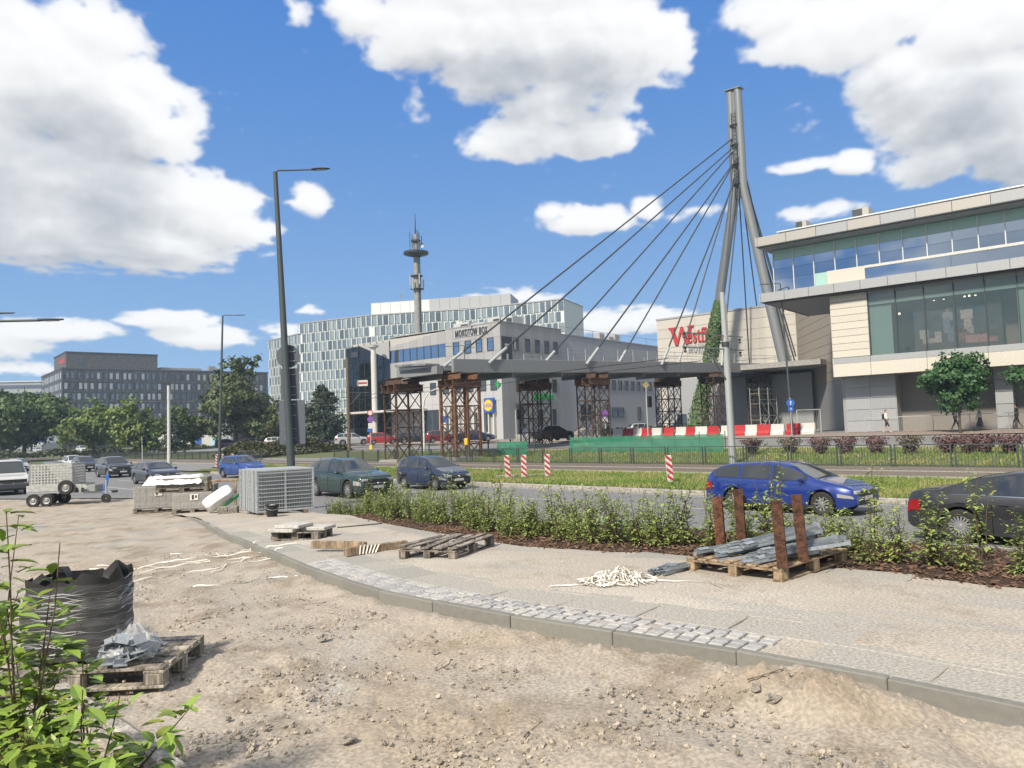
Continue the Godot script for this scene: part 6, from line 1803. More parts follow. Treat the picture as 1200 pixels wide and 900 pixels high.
func make_cars() -> void:
	var cg := mat("car_glass", lin(0.025, 0.03, 0.035), 0.04); cg.metallic_specular = 1.0
	mat("rim", lin(0.45, 0.46, 0.48), 0.35, 0.8)
	mat("chrome", lin(0.6, 0.62, 0.64), 0.15, 1.0)
	mat("lamp_glass", lin(0.5, 0.53, 0.56), 0.08, 0.5)
	mat("tail_red", lin(0.25, 0.008, 0.01), 0.12)
	var road := -deg_to_rad(47.0)     # heading of the near carriageway
	car("estate", paint("blue", 0.004, 0.026, 0.19), "glossy royal blue estate car driving past the hedge", sq(11.2, 21.4), road)
	car("saloon", paint("graphite", 0.02, 0.021, 0.024), "glossy black saloon with chrome window line behind the hedge", sq(4.0, 18.3), road)
	var sv := car("suv", paint("green", 0.012, 0.035, 0.032), "dark green crossover behind the stack of fence panels", sq(30.0, 17.9), road)
	part(sv, "roof_rail", MB.new().tube([Vector3(-1.5, 1.63, 0.56), Vector3(-1.2, 1.69, 0.57), Vector3(0.0, 1.69, 0.58), Vector3(0.3, 1.62, 0.58)], 0.02, 6), M.chrome)
	car("hatch", paint("navy", 0.01, 0.022, 0.06), "small navy blue family hatchback ahead of the striped beacons", sq(29.7, 22.3), road)
	car("hatch", paint("bright_blue", 0.012, 0.05, 0.24), "bright blue hatchback by the median lamp post and its beacons", sq(52.8, 23.0), road + 0.1)
	car("estate", paint("ink", 0.008, 0.011, 0.02), "black estate car just beyond the stacked pavers", sq(52.0, 16.9), road)
	car("suv", paint("black", 0.01, 0.01, 0.012), "large black off-roader with chrome grille among the oncoming traffic", sq(67.5, 18.8), road)
	car("saloon", paint("steel_blue", 0.05, 0.09, 0.17), "steel blue saloon right behind the white trailer", sq(68.0, 14.6), road)
	car("saloon", paint("silver", 0.36, 0.38, 0.40), "silver saloon leading the queue behind the white van", sq(98.0, 17.5), road, "", false)
	car("hatch", paint("pearl", 0.55, 0.56, 0.56), "white hatchback between the silver saloon and the black off-roader", sq(98.0, 23.0), road, "", false)
	car("hatch", paint("dark_grey", 0.03, 0.032, 0.035), "dark grey hatchback tucked behind the black off-roader", sq(86.0, 21.2), road, "", false)
	var v := car("van", paint("white", 0.60, 0.60, 0.58), "white van with black grille parked past the trailer", sq(52.5, 8.8), road)
	part(v, "bumper", MB.new().cbox(Vector3(2.36, 0.48, 0), Vector3(0.2, 0.3, 1.7), 0.04), mat("bumper_grey", lin(0.05, 0.055, 0.065), 0.7))
	part(v, "grille_bar", MB.new().box(Vector3(2.425, 0.78, 0), Vector3(0.03, 0.16, 1.3)), M.black)
	# traffic and parked cars further off
	var far := [
		["suv", "pearl", sq(205.0, 50.0, 1.0), road, "white crossover far along the second carriageway by the blue direction sign"],
		["hatch", "pearl", sq(262.0, 52.0, 1.0), road, "white hatchback farthest off, under the trees at the avenue's end"],
		["suv", "black", Vector3(4.2, 1.42, -81.0), 0.75, "black off-roader seen from behind on the brick crossing under the footbridge"],
		["hatch", "plum", Vector3(-46.0, 1.35, -124.0), 0.3, "purple hatchback parked beside the bushy bank"],
		["estate", "silver", Vector3(-40.5, 1.4, -121.0), 0.35, "silver estate parked between the purple hatchback and the sign backs"],
		["hatch", "pearl", Vector3(-36.5, 1.4, -119.0), 0.3, "white hatchback parked right behind the lamp post's sign backs"],
		["saloon", "dark_grey", Vector3(-29.0, 1.4, -113.0), 0.3, "dark saloon parked before the pine"],
		["hatch", "red", Vector3(-17.0, 1.45, -99.5), 0.3, "red hatchback parked under the white canopy"],
		["estate", "ink", Vector3(-12.6, 1.45, -97.0), 0.25, "black estate parked by the arched white lamp"],
		["hatch", "maroon", Vector3(-9.0, 1.45, -95.5), 0.3, "maroon hatchback parked before the supermarket fins"],
		["saloon", "navy", Vector3(-4.8, 1.45, -93.0), 0.3, "navy saloon parked nearest the pharmacy corner"],
		["hatch", "silver", Vector3(17.0, 1.5, -101.0), 0.2, "silver hatchback parked by the supermarket's pale wing"],
		["suv", "silver", Vector3(-21.5, 1.45, -102.5), 0.3, "pale grey crossover parked left of the red hatchback"]]
	paint("plum", 0.09, 0.03, 0.16); paint("red", 0.32, 0.02, 0.025); paint("maroon", 0.12, 0.015, 0.02)
	for f in far:
		car(f[0], M["paint_" + f[1]], f[4], f[2], f[3], "parked and distant cars", false, false)

# ================================================================ things on the building site
# loading pallet in its own axes: deck boards along x, length lx, width lz, about 0.14 high
func pallet(called: String, label: String, at: Vector3, turn: float, lx: float, lz: float, ma: Material, mb: Material, messy := 0.0) -> Node3D:
	var t := thing(called, label, "pallet", at, turn)
	for i in 3:
		var z: float = (i - 1) * (lz / 2 - 0.05)
		part(t, "bottom_board", MB.new().cbox(Vector3(0, 0.011, z), Vector3(lx, 0.022, 0.1), 0.004), ma)
		for k in 3:
			part(t, "block", MB.new().cbox(Vector3((k - 1) * (lx / 2 - 0.07), 0.061, z), Vector3(0.14, 0.078, 0.1), 0.005), [mb, ma][(i + k) % 2])
	for k in 3:
		part(t, "cross_board", MB.new().cbox(Vector3((k - 1) * (lx / 2 - 0.07), 0.111, 0), Vector3(0.14, 0.021, lz), 0.004), ma)
	var n := int(lz / 0.14)
	for i in n:
		var z := -lz / 2 + 0.05 + i * (lz - 0.1) / (n - 1)
		var B := Basis.from_euler(Vector3(rng.randf_range(-0.03, 0.03) * messy, rng.randf_range(-0.06, 0.06) * messy, rng.randf_range(-0.03, 0.03) * messy))
		part(t, "deck_board", MB.new().cbox(Vector3.ZERO, Vector3(lx, 0.021, 0.1), 0.004), [ma, mb][i % 2], Transform3D(B, Vector3(rng.randf_range(-0.04, 0.04) * messy, 0.1335 + 0.02 * messy * rng.randf(), z)))
	return t

# flat ribbon along points
func ribbon(pts: Array, w: float) -> MB:
	var mb := MB.new()
	var g := []
	for i in pts.size():
		var d: Vector3 = ((pts[mini(i + 1, pts.size() - 1)] as Vector3) - (pts[maxi(i - 1, 0)] as Vector3)).normalized()
		var up := Vector3(sin(i * 0.7) * 0.6, 1, cos(i * 0.5) * 0.6).normalized()
		var x := d.cross(up).normalized() * w * 0.5
		g.append(PackedVector3Array([(pts[i] as Vector3) - x, (pts[i] as Vector3) + x]))
	return mb.grid(g)

func tangle(t: Node3D, count: int, rx: float, rz: float, h: float, m: Material) -> void:
	for i in count:
		var pts := []
		var a := rng.randf() * TAU; var p := Vector3(rng.randf_range(-rx, rx) * 0.6, 0.01, rng.randf_range(-rz, rz) * 0.6)
		var st := rng.randf_range(0.035, 0.06)
		for k in 22:
			var hh := h * (1.0 - clampf(Vector2(p.x / rx, p.z / rz).length(), 0, 1))
			pts.append(Vector3(p.x, 0.008 + hh * (0.5 + 0.5 * sin(k * 0.9 + i)), p.z))
			a += rng.randf_range(-0.75, 0.75)
			if Vector2(p.x / rx, p.z / rz).length() > 1.0: a = atan2(-p.z, -p.x) + rng.randf_range(-0.8, 0.8)
			p += Vector3(cos(a), 0, sin(a)) * st
		part(t, "strand", ribbon(pts, 0.016), m)

func steel_bracket_mesh(len: float) -> ArrayMesh:
	# U section with a welded foot plate
	var mb := MB.new()
	mb.box(Vector3(0, 0.003, 0), Vector3(len, 0.006, 0.06))
	mb.box(Vector3(0, 0.02, 0.028), Vector3(len, 0.03, 0.005)); mb.box(Vector3(0, 0.02, -0.028), Vector3(len, 0.03, 0.005))
	mb.box(Vector3(len / 2 - 0.004, 0.02, 0), Vector3(0.008, 0.07, 0.1))
	mb.box(Vector3(-len / 2 + 0.1, 0.04, 0), Vector3(0.12, 0.006, 0.07))
	return mb.mesh()

func near_y(x: float, d: float) -> float:
	var f := frame_of(Vector3(x, 0, -d))
	return land(f.x, f.y)

func make_site() -> void:
	mat("tape", lin(0.70, 0.68, 0.61), 0.55)
	M.tape.cull_mode = BaseMaterial3D.CULL_DISABLED
	var galv2 := mat("galv_b", lin(0.42, 0.48, 0.54), 0.4, 0.4, "faint", 4.0)
	# ---- pallet with four rusty posts and galvanised brackets
	var PT := 0.753
	var pc := Vector3(2.77, 1.012, -8.62)
	pallet("pallet", "new wooden pallet under the rusty posts and steel brackets", pc, PT, 1.5, 1.12, M.wood, M.wood_b)
	var posts := [
		[Vector3(2.63, 1.156, -7.74), 0.66, Vector3(0.03, 0, -0.04), "stout brown rusty steel post on the pallet's kerb side, nearer the brackets' ends"],
		[Vector3(2.96, 1.156, -8.06), 0.68, Vector3(0.04, 0, -0.05), "stout brown rusty steel post on the pallet, second on the kerb side"],
		[Vector3(2.35, 1.156, -8.97), 0.6, Vector3(0.0, 0, -0.02), "orange-brown rusty steel post at the pallet's hedge side corner"],
		[Vector3(2.66, 1.156, -9.2), 0.66, Vector3(0.03, 0, -0.02), "rusty steel post with pale scuffs at the pallet's hedge side"]]
	mat("rust_red", lin(0.14, 0.055, 0.028), 0.85, 0.1, "rust", 1.2)
	for i in posts.size():
		var p = posts[i]
		var H: float = p[1]
		var t := thing("steel_post", p[3], "steel post", p[0], 1.2)
		var m: Material = [M.rust, M.rust, M.rust_red, M.rust][i]
		var up := (Vector3(0, H, 0) + (p[2] as Vector3) * 0.8).normalized()
		var X := Transform3D(Basis(Vector3.RIGHT.slide(up).normalized(), up, Vector3.RIGHT.slide(up).normalized().cross(up)), Vector3.ZERO)
		part(t, "web", MB.new().cbox(Vector3(0, H / 2, 0), Vector3(0.09, H, 0.01), 0.002), m, X)
		for s in [-1.0, 1.0]: part(t, "flange", MB.new().cbox(Vector3(0.05 * s, H / 2, 0), Vector3(0.012, H, 0.105), 0.003), m, X)
	var shapes := [steel_bracket_mesh(0.95), steel_bracket_mesh(1.1), steel_bracket_mesh(0.8)]
	var k := 0
	for r in 3:
		for c in 7:
			var t := part(self, "steel_bracket", shapes[k % 3], [M.galv, galv2][k % 2])
			var off := Vector3(-0.34 + c * 0.055 + r * 0.18, 0.15 + r * 0.045 + 0.01 * (c % 2), 0.28 - c * 0.105 - r * 0.02)
			var B := Basis.from_euler(Vector3(rng.randf_range(-0.25, 0.25), 0.95 + rng.randf_range(-0.12, 0.12), 0.03 + 0.05 * rng.randf()))
			t.transform = Transform3D(B, pc + Basis(Vector3.UP, 0.0) * Vector3(off.x, off.y + 0.03 + 0.05 * sin(c * 0.9), -off.z * 0.9 + 0.1))
			t.transform.basis = Basis(Vector3.UP, -0.25) * Basis.from_euler(Vector3(rng.randf_range(-0.2, 0.2), 0.55 + rng.randf_range(-0.16, 0.16), 0.07 + 0.06 * rng.randf()))
			tag(t, "galvanised steel channel in the heap on the pallet between the rusty posts", "steel bracket", "steel channels heaped on the pallet")
			k += 1
	for c in 5:
		var t := part(self, "steel_bracket", shapes[2], galv2)
		t.transform = Transform3D(Basis(Vector3.UP, 0.5 + rng.randf_range(-0.15, 0.15)).scaled(Vector3(0.75, 1, 1)), Vector3(1.78 + c * 0.03, 1.02 + (c / 3) * 0.04, -8.5 - (c % 3) * 0.07))
		tag(t, "galvanised channel in the low pile just off the pallet's end", "steel bracket", "channels piled beside the pallet")
	for c in 7:
		var t := part(self, "anchor_strap", shapes[2], M.galv)
		t.transform = Transform3D(Basis.from_euler(Vector3(rng.randf_range(-0.3, 0.3), 0.75 + rng.randf_range(-0.2, 0.2), 0.0)).scaled(Vector3(0.38, 0.8, 0.6)), Vector3(1.5 + (c % 4) * 0.035, 1.015 + (c / 4) * 0.03, -8.42 - (c % 4) * 0.03))
		tag(t, "short galvanised strap in the small bundle beside the white tape heap", "steel strap", "bundle of short straps")
	# ---- tape
	var tp := thing("strapping_tape", "tangled heap of cream plastic strapping tape on the sandy paving", "tape", Vector3(1.02, 1.02, -8.05), 0.1)
	tangle(tp, 26, 0.42, 0.3, 0.16, M.tape)
	for st in [[Vector3(0.3, 0.006, 0.05), Vector3(0.55, 0.006, 0.2), Vector3(0.7, 0.006, 0.24), Vector3(0.86, 0.006, 0.35), Vector3(0.88, 0.006, 0.62)], [Vector3(-0.3, 0.006, 0.05), Vector3(-0.5, 0.006, 0.12), Vector3(-0.72, 0.006, 0.1)]]:
		part(tp, "strand", ribbon(st, 0.018), M.tape)
	var tp2 := thing("loose_tape", "long cream tapes trailing over the dirt beside the kerb", "tape", Vector3(-4.6, dirt_y(12.8, 5.2) + 0.03, -12.9))
	for i in 9:
		var pts := []
		var a := 2.7 + rng.randf_range(-0.35, 0.5); var p := Vector3(rng.randf_range(-0.5, 0.9), 0, rng.randf_range(-0.5, 0.6))
		for q in 26:
			var w := tp2.position + p
			var f := frame_of(w)
			var gy := (land(f.x, f.y) + 0.025 if f.y > kerb_q(f.x) else dirt_y(f.x, f.y) + site_bump(f.x, f.y) + 0.02)
			pts.append(Vector3(p.x, gy - tp2.position.y + 0.012 * sin(q * 0.8 + i), p.z))
			a += rng.randf_range(-0.3, 0.3)
			p += Vector3(cos(a), 0, sin(a)) * 0.1
		part(tp2, "strand", ribbon(pts, 0.018), M.tape)
	var tp3 := thing("loose_tape", "single cream tape lying alone on the dirt below the trailing tapes", "tape", Vector3(-3.4, dirt_y(9.6, 4.0) + 0.03, -9.8))
	var pts3 := []
	for q in 14:
		var p := Vector3(-0.7 + q * 0.09, 0, 0.12 * sin(q * 0.4) - q * 0.03)
		var f := frame_of(tp3.position + p)
		pts3.append(Vector3(p.x, dirt_y(f.x, f.y) + site_bump(f.x, f.y) + 0.015 - tp3.position.y, p.z))
	part(tp3, "strand", ribbon(pts3, 0.022), M.tape)
	# ---- weathered pallet lying askew
	var y1 := near_y(-0.98, 11.1) + 0.012
	pallet("pallet", "weathered grey pallet lying askew and empty on the paving", Vector3(-0.98, y1, -11.05), 1.2, 1.35, 0.85, M.wood_grey, M.wood_grey_b, 1.6)
	# ---- two squared timbers bound with tape
	var y2 := near_y(-2.2, 11.4) + 0.01
	for e in [[Vector3(-2.75, y2 + 0.06, -11.95), -0.35, 0.95, "squared timber lying by the taped one, end towards the slab stack"], [Vector3(-2.1, y2 + 0.055, -11.55), 0.62, 1.0, "squared timber wrapped with tape at one end"]]:
		var t := thing("timber", e[3], "timber", e[0], e[1])
		part(t, "beam", MB.new().cbox(Vector3.ZERO, Vector3(e[2], 0.11, 0.1), 0.006), M.wood)
		if e[1] > 0:
			for i in 6: part(t, "tape_wrap", ribbon([Vector3(-0.3 + i * 0.05, -0.054, 0.07), Vector3(-0.28 + i * 0.06, 0.062, 0.058), Vector3(-0.2 + i * 0.05, 0.064, -0.055), Vector3(-0.2 + i * 0.06, -0.05, -0.07)], 0.02), M.tape)
	# ---- pale slabs on a small pallet
	var y3 := near_y(-4.0, 14.2) + 0.01
	var sp := pallet("pallet", "low dark pallet under the pale stone slabs", Vector3(-3.95, y3, -14.25), -0.25, 0.95, 0.55, M.wood_grey, M.wood_grey)
	for i in 3:
		var o := part(self, "stone_slab", MB.new().cbox(Vector3.ZERO, Vector3(0.5, 0.06, 0.5), 0.008), mat("pale_stone", lin(0.60, 0.59, 0.56), 0.85, 0.0, "faint", 2.0))
		o.transform = Transform3D(Basis(Vector3.UP, [-0.25, -0.2, -0.3][i]), Vector3([-4.2, -3.68, -4.08][i], y3 + [0.178, 0.178, 0.242][i], [-14.18, -14.32, -14.2][i]))
		tag(o, ["pale stone slab lying flat under the topmost one on the dark pallet", "pale stone slab lying beside the pair on the dark pallet", "topmost pale stone slab on the dark pallet"][i], "slab", "pale slabs on the low pallet")
	var rod := part(self, "steel_rod", MB.new().tube([Vector3(-3.3, y3 + 0.17, -14.25), Vector3(-2.5, y3 + 0.2, -14.4)], 0.012, 6), M.black)
	tag(rod, "thin dark rod sticking out beside the pale slabs", "rod")
	# ---- stack of galvanised mesh panels standing on edge
	var fo := Vector3(-7.05, near_y(-7.0, 21.2) + 0.09, -21.0)
	var ft := 0.58
	var frame := MB.new()
	var PW := 1.62; var PH := 1.16
	for x in [0.025, PW - 0.025]: frame.cbox(Vector3(x, PH / 2, 0), Vector3(0.05, PH, 0.04), 0.006)
	for y in [0.025, PH - 0.025]: frame.cbox(Vector3(PW / 2, y, 0), Vector3(PW - 0.1, 0.05, 0.04), 0.006)
	frame.box(Vector3(PW / 2, PH / 2, 0), Vector3(0.03, PH - 0.1, 0.03))
	var wires := MB.new()
	for i in 22: wires.box(Vector3(0.05 + (i + 0.5) * (PW - 0.1) / 22.0, PH / 2, 0), Vector3(0.01, PH - 0.1, 0.008))
	for i in 10: wires.box(Vector3(PW / 2, 0.05 + (i + 0.5) * (PH - 0.1) / 10.0, 0.008), Vector3(PW - 0.1, 0.02, 0.008))
	var fm := frame.mesh(); var wm := wires.mesh()
	var pale := mat("panel_zinc", lin(0.52, 0.56, 0.60), 0.5, 0.15, "faint", 2.0)
	mat("panel_zinc_b", lin(0.44, 0.48, 0.53), 0.5, 0.2, "faint", 2.0)
	for i in 22:
		var t := thing("fence_section", ("galvanised mesh fence panel, " + nth(i) + " from the bucket in the upright stack") if i > 0 else "front mesh panel of the upright stack, facing the bucket", "fence panel", fo + Basis(Vector3.UP, ft) * Vector3(rng.randf_range(-0.025, 0.025), 0, -i * 0.085), ft, "mesh panels in the upright stack")
		part(t, "frame", fm, [pale, M.panel_zinc_b][i % 2])
		stuff(t, "wire_mesh", wm, pale)
	for i in 2:
		var o := part(self, "support_timber", MB.new().cbox(Vector3.ZERO, Vector3(0.1, 0.08, 2.1), 0.006), M.wood)
		o.transform = Transform3D(Basis(Vector3.UP, ft), fo + Basis(Vector3.UP, ft) * Vector3(0.25 + i * 1.1, -0.045, -0.95))
		tag(o, "timber bearer under the stack of mesh panels", "timber", "bearers under the panel stack")
	# ---- bucket
	var bk := thing("bucket", "black builder's bucket leaning by the mesh panels", "bucket", Vector3(-6.45, near_y(-6.4, 20.5) + 0.02, -20.45), 0.4)
	part(bk, "pail", MB.new().lathe([Vector2(0.0, 0.0), Vector2(0.13, 0.0), Vector2(0.175, 0.29), Vector2(0.185, 0.29), Vector2(0.185, 0.31), Vector2(0.165, 0.31), Vector2(0.125, 0.02)], 20), M.black)
	part(bk, "contents", MB.new().lathe([Vector2(0.16, 0.26), Vector2(0.08, 0.3), Vector2(0.0, 0.31)], 14), M.sand)
	part(bk, "handle", MB.new().tube([Vector3(-0.18, 0.28, 0), Vector3(-0.12, 0.2, 0.16), Vector3(0, 0.17, 0.2), Vector3(0.12, 0.2, 0.16), Vector3(0.18, 0.28, 0)], 0.006, 6), M.galv)
	paver_stacks()
	make_trailer()
	left_pallet()

func paver_stacks() -> void:
	mat("paver", lin(0.25, 0.235, 0.205), 0.92, 0.0, "fine", 1.5)
	mat("paver_b", lin(0.30, 0.285, 0.25), 0.92, 0.0, "fine", 1.7)
	mat("wrap", lin(0.62, 0.60, 0.55), 0.35)
	mat("wrap_film", lin(0.75, 0.76, 0.76), 0.25)
	M.wrap_film.transparency = BaseMaterial3D.TRANSPARENCY_ALPHA; M.wrap_film.albedo_color.a = 0.22
	M.wrap_film.cull_mode = BaseMaterial3D.CULL_DISABLED
	var specs := [
		[-12.4, 26.8, 0.3, 1.45, 0.95, 7, "film-wrapped pallet load of grey pavers with a printed label", true],
		[-10.35, 24.9, 0.25, 1.2, 0.95, 5, "lower load of grey pavers with torn film, next to the white sack", true],
		[-11.3, 27.6, 0.2, 1.2, 0.9, 7, "load of bare grey pavers standing behind the wrapped ones", false]]
	for e in specs:
		var y := near_y(e[0], e[1]) + 0.0
		var p := pallet("pallet", "pallet under the " + e[6].replace("pallet load", "load"), Vector3(e[0], y, -e[1]), e[2], e[3], e[4], M.wood_grey, M.wood_grey_b)
		paver_load(Vector3(e[0], y + 0.146, -e[1]), e[2], e[3] - 0.04, e[4] - 0.04, e[5], e[6], e[7])
	# the upper load, set on the lower two
	var yb := near_y(-10.35, 24.9) + 0.146 + 5 * 0.102 + 0.01
	pallet("pallet", "pallet under the upper paver load, resting on the lower pavers", Vector3(-10.75, yb, -25.1), 0.22, 1.6, 0.95, M.wood_grey, M.wood_grey_b)
	paver_load(Vector3(-10.75, yb + 0.146, -25.1), 0.22, 1.55, 0.9, 3, "upper load of grey pavers under a white crumpled sheet, set on the lower loads", false)
	# white sheet over the upper load
	var sh := thing("plastic_sheet", "white crumpled plastic sheet thrown over the upper paver load", "sheet", Vector3(-11.0, yb + 0.146 + 0.306, -25.1), 0.22)
	var nz := noise(505, 1.4, 4)
	var g := []
	for i in 19:
		var row := PackedVector3Array()
		for j in 13:
			var x := -0.95 + i * 0.1; var z := -0.6 + j * 0.1
			var y := 0.035 + 0.09 * absf(nz.get_noise_2d(x * 1.6, z * 1.6)) + 0.03 * nz.get_noise_2d(x * 6.0, z * 6.0)
			var o := maxf(absf(x - 0.0) - 0.75, absf(z) - 0.42)
			if o > 0.0: y -= o * 1.3
			row.append(Vector3(x, y, z))
		g.append(row)
	part(sh, "sheet", MB.new().grid(g, true), mat("white_sheet", lin(0.70, 0.70, 0.69), 0.5))
	M.white_sheet.cull_mode = BaseMaterial3D.CULL_DISABLED
	# sawhorse of pale timber behind the sacks
	var sw := thing("sawhorse", "pale wooden trestle frame standing behind the white sack", "sawhorse", Vector3(-9.55, near_y(-9.5, 25.4) + 0.0, -25.2), 0.3)
	for x in [-0.38, 0.38]:
		for z in [-0.22, 0.22]: part(sw, "leg", MB.new().bar(Vector3(x, 0.0, z * 1.2), Vector3(x, 0.95, z * 0.5), 0.08), M.wood_b)
		part(sw, "tie", MB.new().bar(Vector3(x, 0.4, -0.24), Vector3(x, 0.4, 0.24), 0.07), M.wood_b)
	for z in [-0.1, 0.1]: part(sw, "top_rail", MB.new().cbox(Vector3(0, 0.97, z), Vector3(1.0, 0.07, 0.12), 0.01), M.wood_b)
	part(sw, "tie", MB.new().bar(Vector3(-0.4, 0.62, 0.2), Vector3(0.4, 0.62, 0.2), 0.06), M.wood_b)
	# white sack with a green stripe leaning on the pavers
	var sk := thing("sack", "white sack with a dark green stripe slumped against the pavers", "sack", Vector3(-9.1, near_y(-9.1, 23.7) + 0.02, -23.75), 0.5)
	var mb := MB.new(); var rows := []
	var n2 := noise(77, 1.2, 4)
	for i in 15:
		var t := i / 14.0
		var row := PackedVector3Array()
		for j in 17:
			var a := TAU * j / 16.0
			var r := 0.26 * sqrt(maxf(0.0, 1.0 - pow(2.0 * t - 1.0, 6.0)))
			var p := Vector3(-0.45 + t * 0.85 + sin(a) * r * -0.5, 0.14 + t * 0.55 + sin(a) * r * 0.8, cos(a) * r * 1.3)
			p += Vector3.ONE * 0.05 * n2.get_noise_3dv(p * 3.0)
			p.y = maxf(p.y, 0.0)
			row.append(p)
		rows.append(row)
	part(sk, "bag", MB.new().grid(rows), M.white_sheet)
	part(sk, "stripe", MB.new().cbox(Vector3(0.32, 0.36, 0.27), Vector3(0.7, 0.1, 0.03), 0.01, Basis(Vector3.BACK, 0.62)), mat("green_print", lin(0.02, 0.14, 0.05), 0.5))
	paver_load(Vector3(-8.55, near_y(-8.5, 22.9) + 0.01, -23.0), 0.2, 0.55, 0.4, 2, "small knee-low pile of pavers between the sack and the mesh panels", false)

func paver_load(at: Vector3, turn: float, lx: float, lz: float, courses: int, label: String, wrapped: bool) -> void:
	var t := thing("paver_stack", label, "paver stack", at, turn)
	var nx := maxi(2, int(lx / 0.2)); var nz := maxi(2, int(lz / 0.16))
	for c in courses:
		var mb := MB.new()
		for i in nx:
			for j in nz:
				if i > 0 and i < nx - 1 and j > 0 and j < nz - 1 and c < courses - 1: continue
				mb.cbox(Vector3(-lx / 2 + (i + 0.5) * lx / nx + rng.randf_range(-0.004, 0.004), 0.05 + c * 0.102, -lz / 2 + (j + 0.5) * lz / nz + rng.randf_range(-0.004, 0.004)), Vector3(lx / nx - 0.008, 0.1, lz / nz - 0.008), 0.006)
		stuff(t, "paver_course", mb, [M.paver, M.paver_b, M.paver][c % 3])
	if wrapped:
		var h := courses * 0.102
		var nzs := noise(600 + int(lx * 100), 1.5, 3)
		var g := []
		for i in 41:
			var u := i / 40.0
			var row := PackedVector3Array()
			for j in 9:
				var y := h * j / 8.0 + 0.01
				var x := -lx / 2 + lx * u; var z := lz / 2 + 0.012 + 0.012 * nzs.get_noise_2d(x * 4.0, y * 6.0)
				row.append(Vector3(x * 1.01, y, z))
			g.append(row)
		part(t, "film", MB.new().grid(g, true) if false else MB.new().grid(g), M.wrap_film)
		part(t, "film_label", MB.new().box(Vector3(lx * 0.05, h * 0.72, lz / 2 + 0.03), Vector3(0.24, 0.2, 0.004)), M.wrap)
		part(t, "film_mark", MB.new().box(Vector3(lx * 0.02, h * 0.72, lz / 2 + 0.034), Vector3(0.06, 0.14, 0.004)), M.black)
		part(t, "film_mark", MB.new().box(Vector3(lx * 0.1, h * 0.74, lz / 2 + 0.034), Vector3(0.05, 0.08, 0.004)), M.black)

